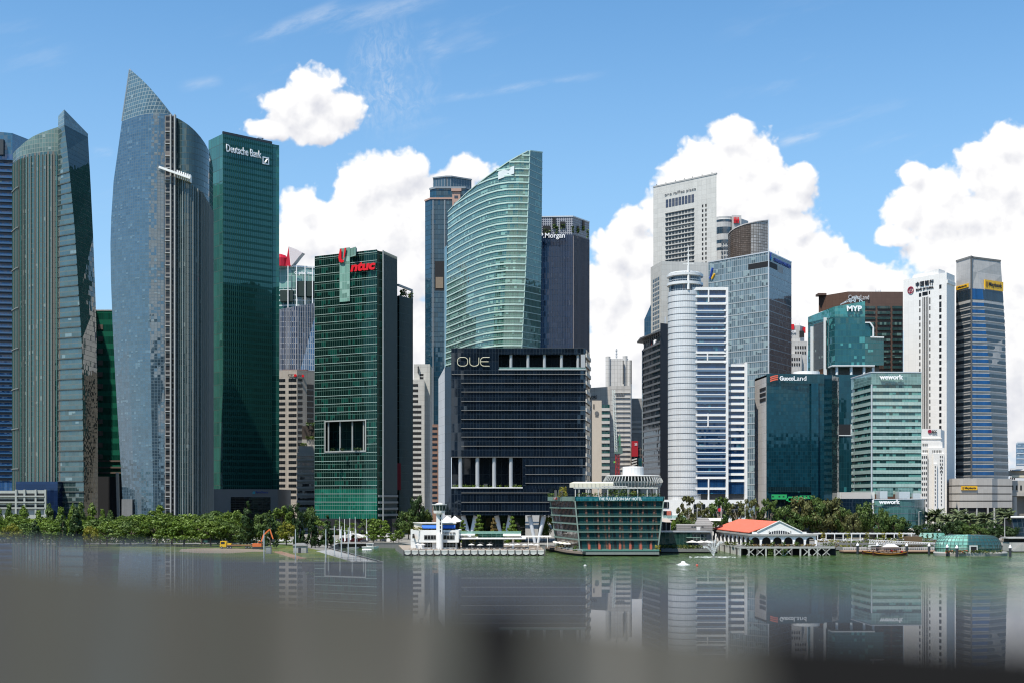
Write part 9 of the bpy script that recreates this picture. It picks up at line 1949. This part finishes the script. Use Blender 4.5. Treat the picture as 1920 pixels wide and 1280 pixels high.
# ---------------------------------------------------------------- fountain, floats
def water_things():
    sp,N=_new('spray'); co=N.n('ShaderNodeTexCoord').outputs['Object']
    d=N.n('ShaderNodeBsdfDiffuse',{'Color':(.85,.88,.88,1)}); tr=N.n('ShaderNodeBsdfTransparent'); f=N.ss(N.noise(co,3.0,4,.7)[0],.42,.62,0.0,.55); mx=N.n('ShaderNodeMixShader',{0:f,1:tr.outputs[0],2:d.outputs[0]}); _out(sp,N,mx.outputs[0])
    y=525; x=X(1338,y); t=thing('fountain',(x,y,0),'white water jets of a floating fountain left of the pier','fountain')
    rng=random.Random(4)
    for k,(dx,dy,h) in enumerate(((-1.6,0,5.2),(-.6,.8,6.5),(.8,.6,7.0),(2.6,0,6.2),(-3.0,.5,4.2),(1.6,-.8,5.2))):
        m=MB(); prev=None; M=10
        for j in range(M+1):
            s=j/M*.62; p=Vector((x+dx*s*2.2,y+dy*s*2.2,h*4*s*(1-s)*1.0+.1)); r=.12+.75*s
            if prev is not None: m.tube(prev[0],p,prev[1],r,n=7,caps=False)
            prev=(p,r)
        for _ in range(90):
            s=rng.uniform(.2,1); p=Vector((x+dx*s*2.0+rng.gauss(0,.4),y+dy*s*2+rng.gauss(0,.4),h*4*s*.62*(1-s*.62)+rng.gauss(0,.5))); leaf(m,p,.14)
        m.build('water_jet',sp,t)
    fm=plain('foam_white',(.75,.78,.78),.8); m=MB()
    for _ in range(150):
        r=abs(rng.gauss(0,.9)); a=rng.random()*6.28; p=(x+3.6*r*math.cos(a)*1.5,y+2.6*r*math.sin(a)*.8,.03+rng.random()*.12); k=rng.uniform(.08,.3); m.face([(p[0]-k*1.8,p[1]-k,p[2]),(p[0]+k*1.8,p[1]-k,p[2]),(p[0]+k*1.4,p[1]+k,p[2]+.05),(p[0]-k*1.4,p[1]+k,p[2]+.05)])
    m.build('foam',fm,t); m=MB(); m.tube((x,y,-.2),(x,y,.2),.8,n=12); m.build('float',DKSTEEL,t)
    def buoy(px,py,kind,label,s=1.0):
        y=CAMZ*F/(py-HZ); x=X(px,y)
        if kind=='cone':
            t=thing('aerator_float',(x,y,0),label,'float','white floats on the bay'); m=MB(); m.lathe(x,y,[(1.9*s,0),(1.8*s,.35*s),(.9*s,.55*s),(.7*s,1.2*s),(.01,1.35*s)],20); m.build('float',SIGNW,t); m=MB(); m.lathe(x,y,[(2.6*s,.02),(1.9*s,.12)],20); m.build('foam',fm,t)
        elif kind=='spray':
            t=thing('aerator_float',(x,y,0),label,'float','white floats on the bay'); m=MB()
            for _ in range(320): 
                a=rng.random()*6.28; r=3.4*s*math.sqrt(rng.random()); leaf(m,Vector((x+r*math.cos(a),y+r*math.sin(a),.05+max(0,1.6*s-r*.45)*rng.random())),.22)
            m.build('foam',fm,t); m=MB(); m.tube((x,y,-.2),(x,y,.3),.7*s,n=12); m.build('float',SIGNW,t)
        else:
            t=thing('buoy',(x,y,0),label,'buoy'); m=MB(); m.lathe(x,y,[(.01,-.3),(.6*s,.1),(.55*s,.5*s),(.01,.8*s)],14); m.build('float',plain('buoy_%s'%kind,(.55,.08,.05) if kind=='red' else (.7,.7,.68),.5) if 'buoy_%s'%kind not in MATS else MATS['buoy_%s'%kind],t); m=MB(); m.tube((x,y,.5*s),(x,y,1.1*s),.07,n=6); m.build('stub_pole',DKSTEEL,t)
    buoy(1303,1033,'spray','frothing white aerator between the hotel and the fountain'); buoy(1281,1058,'cone','white domed float nearest the camera below the fountain'); buoy(1097,1061,'white','small pale buoy below the hotel terrace',.9); buoy(1307,1060,'red','small red buoy right of the domed float',.8)
water_things()
# ================================================================ trees
def crown_mesh(name, kind, mat, seed, n=1500):
    """leaf clumps in a crown volume about 10 m tall, base of the crown at z = trunk height"""
    R=random.Random(seed); m=MB(); clumps=[]
    if kind=='umbrella':     # nominal: 16 wide, 10 tall
        for _ in range(56):
            a=R.random()*6.28; r=math.sqrt(R.random()); clumps.append((Vector((7.6*r*math.cos(a),7.6*r*math.sin(a),(5.2+3.9*(1-r*r) if R.random()<.72 else R.uniform(2.6,5.2))+R.gauss(0,.5))),R.uniform(1.2,2.0)))
        sq=.55
    elif kind=='broad':      # 11 wide, 10 tall
        for _ in range(40):
            u=Vector((R.gauss(0,1),R.gauss(0,1),R.gauss(0,1))).normalized()*R.uniform(.55,1.0); clumps.append((Vector((u.x*4.7,u.y*4.7,6.0+u.z*3.6)),R.uniform(1.0,1.7)))
        sq=.8
    elif kind=='loose':      # open crown with gaps
        for _ in range(26):
            u=Vector((R.gauss(0,1),R.gauss(0,1),R.gauss(0,1))).normalized()*R.uniform(.6,1.1); clumps.append((Vector((u.x*4.6,u.y*4.6,6.2+u.z*3.6)),R.uniform(.7,1.25)))
        sq=.7
    elif kind=='cone':       # 5 wide, 10 tall
        for k in range(46):
            h=R.random()**1.25; a=R.random()*6.28; r=2.3*(1-h)**.75+.15; clumps.append((Vector((r*math.cos(a)*R.uniform(.6,1),r*math.sin(a)*R.uniform(.6,1),1.2+8.4*h)),R.uniform(.5,.9)*(1.15-.6*h)))
        sq=1.0
    elif kind=='tier':       # layered pyramid, 8 wide
        for k in range(7):
            h=k/6; r=3.9*(1-h)**.8+.2
            for j in range(int(4+9*(1-h))): a=R.random()*6.28; rr=r*math.sqrt(R.uniform(.15,1)); clumps.append((Vector((rr*math.cos(a),rr*math.sin(a),2.4+7.1*h-.12*rr+R.gauss(0,.12))),R.uniform(.7,1.1)))
        sq=.42
    elif kind=='pyramid':    # dense rounded cone 7 wide
        for k in range(52):
            h=R.random(); a=R.random()*6.28; r=3.5*(1-h**1.6)*.95+.2; clumps.append((Vector((r*math.cos(a)*R.uniform(.5,1),r*math.sin(a)*R.uniform(.5,1),1.6+7.8*h)),R.uniform(.8,1.3)))
        sq=.8
    ctr=Vector((0,0,5.0)); per=n//len(clumps)
    for c,r in clumps:
        for _ in range(per):
            u=Vector((R.gauss(0,1),R.gauss(0,1),R.gauss(0,1))).normalized(); p=c+Vector((u.x,u.y,u.z*sq))*r*R.uniform(.55,1.05)
            o=(u*1.0+(p-ctr).normalized()*.5+Vector((R.gauss(0,.5),R.gauss(0,.5),R.gauss(0,.5)))).normalized()
            k=Vector((R.gauss(0,1),R.gauss(0,1),R.gauss(0,1))); e=o.cross(k).normalized(); f=o.cross(e); s=R.uniform(.24,.46)
            m.face([p-e*s,p-f*s*.7,p+e*s,p+f*s*.7],[(0,0),(1,0),(1,1),(0,1)])
    return m.mesh(name,[mat])
def trunk_mesh(name, kind, mat, seed):
    R=random.Random(seed+99); m=MB()
    if kind in('cone','pyramid','tier'):
        m.tube((0,0,-.3),(0,0,8.6),.22,.05,n=7)
        for k in range(8): a=R.random()*6.28; z=2+k*.8; L=(1.6 if kind!='tier' else 2.6)*(1-k/10); m.tube((0,0,z),(L*math.cos(a),L*math.sin(a),z+.25),.07,.03,n=5)
    else:
        h=4.2 if kind=='umbrella' else 3.4; m.tube((0,0,-.3),(.1,.05,h),.34,.24,n=8)
        for k in range(7):
            a=k*6.28/7+R.random()*.5; L=(5.4 if kind=='umbrella' else 3.0)*R.uniform(.7,1); zz=(6.6 if kind=='umbrella' else 7.0)+R.random(); mid=(L*.45*math.cos(a),L*.45*math.sin(a),h+(zz-h)*.6)
            m.tube((.1,.05,h-.3),mid,.18,.11,n=6); m.tube(mid,(L*math.cos(a),L*math.sin(a),zz),.11,.04,n=5)
    return m.mesh(name,[mat])
PROT={}
def proto(kind,mat,var):
    k=(kind,mat.name,var)
    if k not in PROT: PROT[k]=(crown_mesh('crown',kind,mat,hash_seed(kind,var),{'umbrella':2900,'broad':2400,'loose':1300,'cone':1700,'tier':1700,'pyramid':2000}[kind]),trunk_mesh('trunk',kind,BARKP if kind=='loose' else BARK,var))
    return PROT[k]
def hash_seed(k,v): return sum(ord(c) for c in k)*7+v*131
WID={'umbrella':16.4,'broad':10.6,'loose':10.6,'cone':5.0,'tier':8.2,'pyramid':7.4}
TCOUNT={}
def tree(name,kind,mat,px,top,base,w,Y,label,group,gz=GB,cat='tree'):
    """px centre, top/base rows and width in pixels at depth Y"""
    h=Z(top,Y)-gz; wm=w/F*Y; TCOUNT[kind]=TCOUNT.get(kind,0)+1; v=TCOUNT[kind]%4
    cm,tm=proto(kind,mat,v); rz=random.random()*6.28
    t=thing(name,(X(px,Y),Y,gz),label,cat,group,rz); t.scale=(wm/WID[kind],wm/WID[kind],h/9.6)
    for nm,me in (('trunk',tm),('crown',cm)):
        o=bpy.data.objects.new(nm,me); COL.objects.link(o); o.parent=t
ORD=['first','second','third','fourth','fifth','sixth','seventh','eighth','ninth','tenth','eleventh','twelfth','thirteenth','fourteenth','fifteenth','sixteenth','seventeenth','eighteenth','nineteenth','twentieth']
def row(lst,name,kind,mat,Y,desc,group,**k):
    for i,(px,top,w) in enumerate(lst):
        tree(name,kind,mat[i%len(mat)] if isinstance(mat,list) else mat,px,top,None,w,Y+random.uniform(-6,6),desc%ORD[i],group,**k)
# left: pointed bright trees in front of the low towers
row([(-4,948,30),(18,944,26),(44,950,34),(72,958,26),(92,947,30),(113,951,30),(136,947,26),(152,944,28),(172,946,32),(192,955,22),(207,958,24),(300,949,36)],'pointed_tree','pyramid',[FL_BRT,FL_MID,FL_BRT],700,'%s from the left of the pointed bright trees under the left towers','pointed trees at the back of the park')
row([(20,967,96),(70,972,90),(118,974,90),(165,976,84),(205,976,84),(246,966,92),(300,961,100),(350,966,96),(400,962,92),(440,958,70)],'rain_tree','umbrella',[FL_UMB,FL_BRT,FL_MID],640,'%s from the left of the spreading trees in the back row of the park','spreading trees, back row')
row([(-14,979,96),(45,982,92),(95,984,94),(150,984,92),(200,980,90),(245,978,96),(295,974,98),(345,975,96),(395,976,94),(432,980,76)],'rain_tree','umbrella',[FL_UMB,FL_MID,FL_UMB,FL_BRT],585,'%s from the left of the spreading trees in the front row of the park','spreading trees, front row')
row([(20,984,46),(168,986,34)],'yellow_tree','umbrella',[FL_YEL],565,'%s from the left of the yellowish trees before the park conifers','yellowish trees')
row([(66,974,28),(118,966,24),(143,950,34)],'dark_conifer','cone',FL_DRK,556,'%s from the left of the dark conifers under the striped tower','dark conifers, left group')
row([(398,956,30),(500,962,40),(372,968,30)],'leafy_tree','broad',[FL_MID,FL_DRK],668,'%s of the rounded trees in front of the grey stone base','rounded trees before the stone base')
row([(552,944,40),(584,949,34),(528,952,56),(490,962,40)],'leafy_tree','broad',[FL_DRK,FL_MID,FL_UMB,FL_MID],662,'%s of the rounded trees between the stone base and the gridded tower','rounded trees beside the gridded tower')
row([(515,976,40),(480,978,50)],'leafy_tree','broad',[FL_MID],610,'%s of the low round trees behind the excavator','low round trees behind the excavator')
row([(463,941,34),(507,957,28),(562,962,24),(584,963,22),(614,966,26),(591,982,20)],'dark_conifer','cone',FL_DRK,568,'%s of the dark conifers in a row behind the lawn','dark conifers behind the lawn')
row([(537,980,44)],'yellow_tree','broad',[FL_YEL],600,'%s yellow green tree between two dark conifers behind the lawn','yellow tree')
row([(602,974,34),(636,977,36),(662,978,32),(690,972,40),(713,972,40)],'bright_tree','loose',[FL_BRT,FL_MID],655,'%s of the bright airy trees at the foot of the gridded tower','airy trees under the gridded tower')
row([(700,973,36),(722,976,32)],'bright_tree','tier',[FL_BRT],640,'%s of the layered bright trees beside the low dark annexe','layered trees by the annexe')
row([(782,930,34),(766,956,40),(750,968,30),(800,958,30)],'leafy_tree','broad',[FL_DRK,FL_MID],690,'%s of the dark round trees left of the harbour house','dark trees left of the harbour house')
row([(748,992,24),(738,1002,18),(700,1000,16)],'young_tree','broad',[FL_BRT],632,'%s of the small bright trees by the dock wall','small trees by the dock wall')
# under the black office
row([(868,976,26),(898,966,30),(926,972,24),(960,969,30),(945,982,18)],'terrace_tree','tier',[FL_BRT,FL_BRT,FL_RST,FL_BRT,FL_BRT],584,'%s from the left of the layered terrace trees under the black office','terrace trees under the black office')
row([(886,1008,16)],'young_tree','loose',[FL_OLV],554,'%s small olive tree before the dark restaurant glass','small deck tree',gz=2.3)
row([(1028,962,24),(1020,978,20)],'young_tree','broad',[FL_BRT,FL_MID],640,'%s of the bright trees squeezed between black office and hotel','trees between office and hotel')
# right: broad street trees
row([(1292,926,52)],'bare_tree','loose',[FL_OLV],660,'%s tall thin leaved tree with a pale trunk beside the silver cylinder','thin leaved tree')
row([(1322,950,40),(1350,930,56),(1384,944,58),(1415,932,44),(1442,936,52)],'street_tree','loose',[FL_OLV,FL_MID,FL_OLV,FL_OLV,FL_MID],665,'%s from the left of the airy trees behind the red roof','airy trees behind the red roof')
row([(1474,948,54),(1500,930,56),(1530,934,58),(1560,934,60),(1582,952,40),(1545,955,60),(1490,962,50)],'street_tree','broad',[FL_MID,FL_OLV,FL_MID,FL_OLV,FL_MID,FL_OLV,FL_MID],662,'%s of the big street trees before the dark teal office','big street trees before the dark teal office')
row([(1598,962,40),(1620,942,46),(1655,951,24),(1650,963,40),(1676,966,50),(1692,974,36)],'street_tree','broad',[FL_OLV,FL_MID,FL_MID,FL_MID,FL_MID,FL_DRK],640,'%s of the street trees before the glass pavilion','street trees before the glass pavilion')
row([(1735,980,50),(1762,980,40),(1795,975,46),(1815,980,44),(1850,978,50),(1872,984,40),(1895,986,40),(1835,988,40),(1862,992,34)],'dense_tree','broad',[FL_DRK,FL_DRK,FL_DRK,FL_MID],645,'%s of the dense dark trees behind the glass dome','dense trees behind the glass dome')
row([(1280,968,34),(1264,976,30),(1300,975,26)],'round_bush','broad',[FL_MID,FL_BRT],640,'%s of the round bushes left of the ribbed pavilion','round bushes')
row([(-20,972,80),(30,976,84),(85,978,82),(135,975,80),(188,974,84),(232,970,86),(272,968,88),(322,967,90),(378,968,86),(420,969,84)],'rain_tree','umbrella',[FL_MID,FL_UMB,FL_BRT,FL_UMB],612,'%s from the left of the spreading trees in the middle row of the park','spreading trees, middle row')
hd=MB()
for _ in range(3200):
    px=random.uniform(-60,640); yy=random.uniform(628,636); leaf(hd,Vector((X(px,yy),yy,GB+2.6*random.random()**1.2*(.6+.4*math.sin(px*.07)))),.5)
o=hd.build('undergrowth',FL_MID); tag(o,'low green undergrowth below the park trees',None,None,'stuff')
# palms
def palm_mesh(seed):
    R=random.Random(seed); m=MB()
    for k in range(60):
        a=R.random()*6.28; el=R.uniform(-.55,1.45); L=R.uniform(2.5,3.1); pts=[]
        for j in range(7):
            s=j/6; r=L*s*math.cos(el*(1-.4*s)); z=L*s*math.sin(el)-.9*s*s*L*.34; pts.append(Vector((r*math.cos(a),r*math.sin(a),z)))
        sd=Vector((-math.sin(a),math.cos(a),0))
        for j in range(6):
            w0=.34*math.sin(math.pi*(.15+.8*j/6)); w1=.34*math.sin(math.pi*(.15+.8*(j+1)/6))*(.3 if j==5 else 1); d=Vector((0,0,-.14))
            for q in (1,-1): m.face([pts[j],pts[j+1],pts[j+1]+sd*w1*q+d,pts[j]+sd*w0*q+d],[(0,0),(1,0),(1,1),(0,1)])
    return m.mesh('crown',[FL_PLM])
PM=[palm_mesh(s) for s in range(4)]
pt=MB(); pt.tube((0,0,-1),(0,0,0),.05,.045,n=8); 
def palm(px,top,Y,label,w=40):
    h=Z(top,Y)-GB; s=w/F*Y/5.6; t=thing('palm_tree',(X(px,Y),Y,GB),label,'palm','palms along the right shore'); k=len(bpy.data.objects)%4
    m=MB(); o=ORG[t.name]; H=h-2.2*s; m.tube((o.x,o.y,GB),(o.x+.2,o.y,GB+H),.42,.30,n=8); m.build('trunk',BARKP,t)
    c=bpy.data.objects.new('crown',PM[k]); COL.objects.link(c); c.parent=t; c.location=(.2,0,H); c.scale=(s,s,s); c.rotation_euler=(0,0,random.random()*6.28)
for i,(px,top,Y) in enumerate(((1743,953,672),(1757,950,668),(1774,960,662),(1797,951,672),(1812,957,664),(1831,958,670),(1848,957,662),(1880,949,668),(1892,953,664))):
    palm(px,top,Y,'%s palm from the left, below the white and tapered towers'%ORD[i])
# ================================================================ the parapet right under the lens (out of focus)
def parapet():
    t=thing('parapet',(0,0.0,CAMZ-.05),'blurred dark polished parapet ledge across the bottom of the view','parapet')
    zc=CAMZ-.0125
    pol,N=_new('polished_coping'); b=N.n('ShaderNodeBsdfDiffuse',{'Color':(.07,.078,.09,1)}); gl=N.n('ShaderNodeBsdfGlossy',{'Color':(.9,.92,.95,1),'Roughness':0.008}); mx=N.n('ShaderNodeMixShader',{0:.38,1:b.outputs[0],2:gl.outputs[0]}); _out(pol,N,mx.outputs[0])
    strip,N=_new('matte_strip'); b=N.n('ShaderNodeBsdfDiffuse',{'Color':(.049,.045,.035,1)}); gl=N.n('ShaderNodeBsdfGlossy',{'Color':(.9,.88,.8,1),'Roughness':.22}); mx=N.n('ShaderNodeMixShader',{0:.13,1:b.outputs[0],2:gl.outputs[0]}); _out(strip,N,mx.outputs[0]); rub=plain('rubber_joint',(.010,.010,.010),1.0,spec=.0)
    # outer edge runs from far on the left to near on the right
    A=(-.165,.4125); B=(.063,.161); d=((B[0]-A[0]),(B[1]-A[1])); e=lambda s:(A[0]+d[0]*s,A[1]+d[1]*s)
    p0=e(-1.5); p1=e(2.0)
    m=MB(); m.hexa([(p0[0],-.12),(p1[0],-.12),p1,p0],zc-.02,zc); m.build('coping',pol,t)
    m=MB(); q0=e(-1.4); q1=e(1.9); m.hexa([(q0[0],-.10),(q1[0],-.10),(q1[0],q1[1]-.02),(q0[0],q0[1]-.02)],zc-1.2,zc-.021); m.build('wall',CONCD,t)
    C=(-.0952,.238); sl=-1.067; L=lambda x:C[1]+sl*(x-C[0])
    z1=zc+.0006; 
    def seg(fx0,fx1,name,mat,lift=0,front=None):
        """strip between two rays from the lens (px limits), up to the slanted line"""
        m=MB(); k0=(fx0-960)/F; k1=(fx1-960)/F
        def hit(k): return (C[1]-sl*C[0])/(1-sl*k)
        y0=hit(k0) if front is None else front[0]; y1=hit(k1) if front is None else front[1]; n=.03
        m.hexa([(k0*n,n),(k1*n,n),(k1*y1,y1),(k0*y0,y0)],zc+.0001+lift,z1+lift); return m.build(name,mat,t)
    seg(-700,872,'metal_strip',strip); seg(1002,1415,'metal_strip',strip); seg(872,1002,'rubber_joint',rub,-.00005)
    seg(1415,2900,'rubber_pad',rub,0,(.119,.091))
parapet()
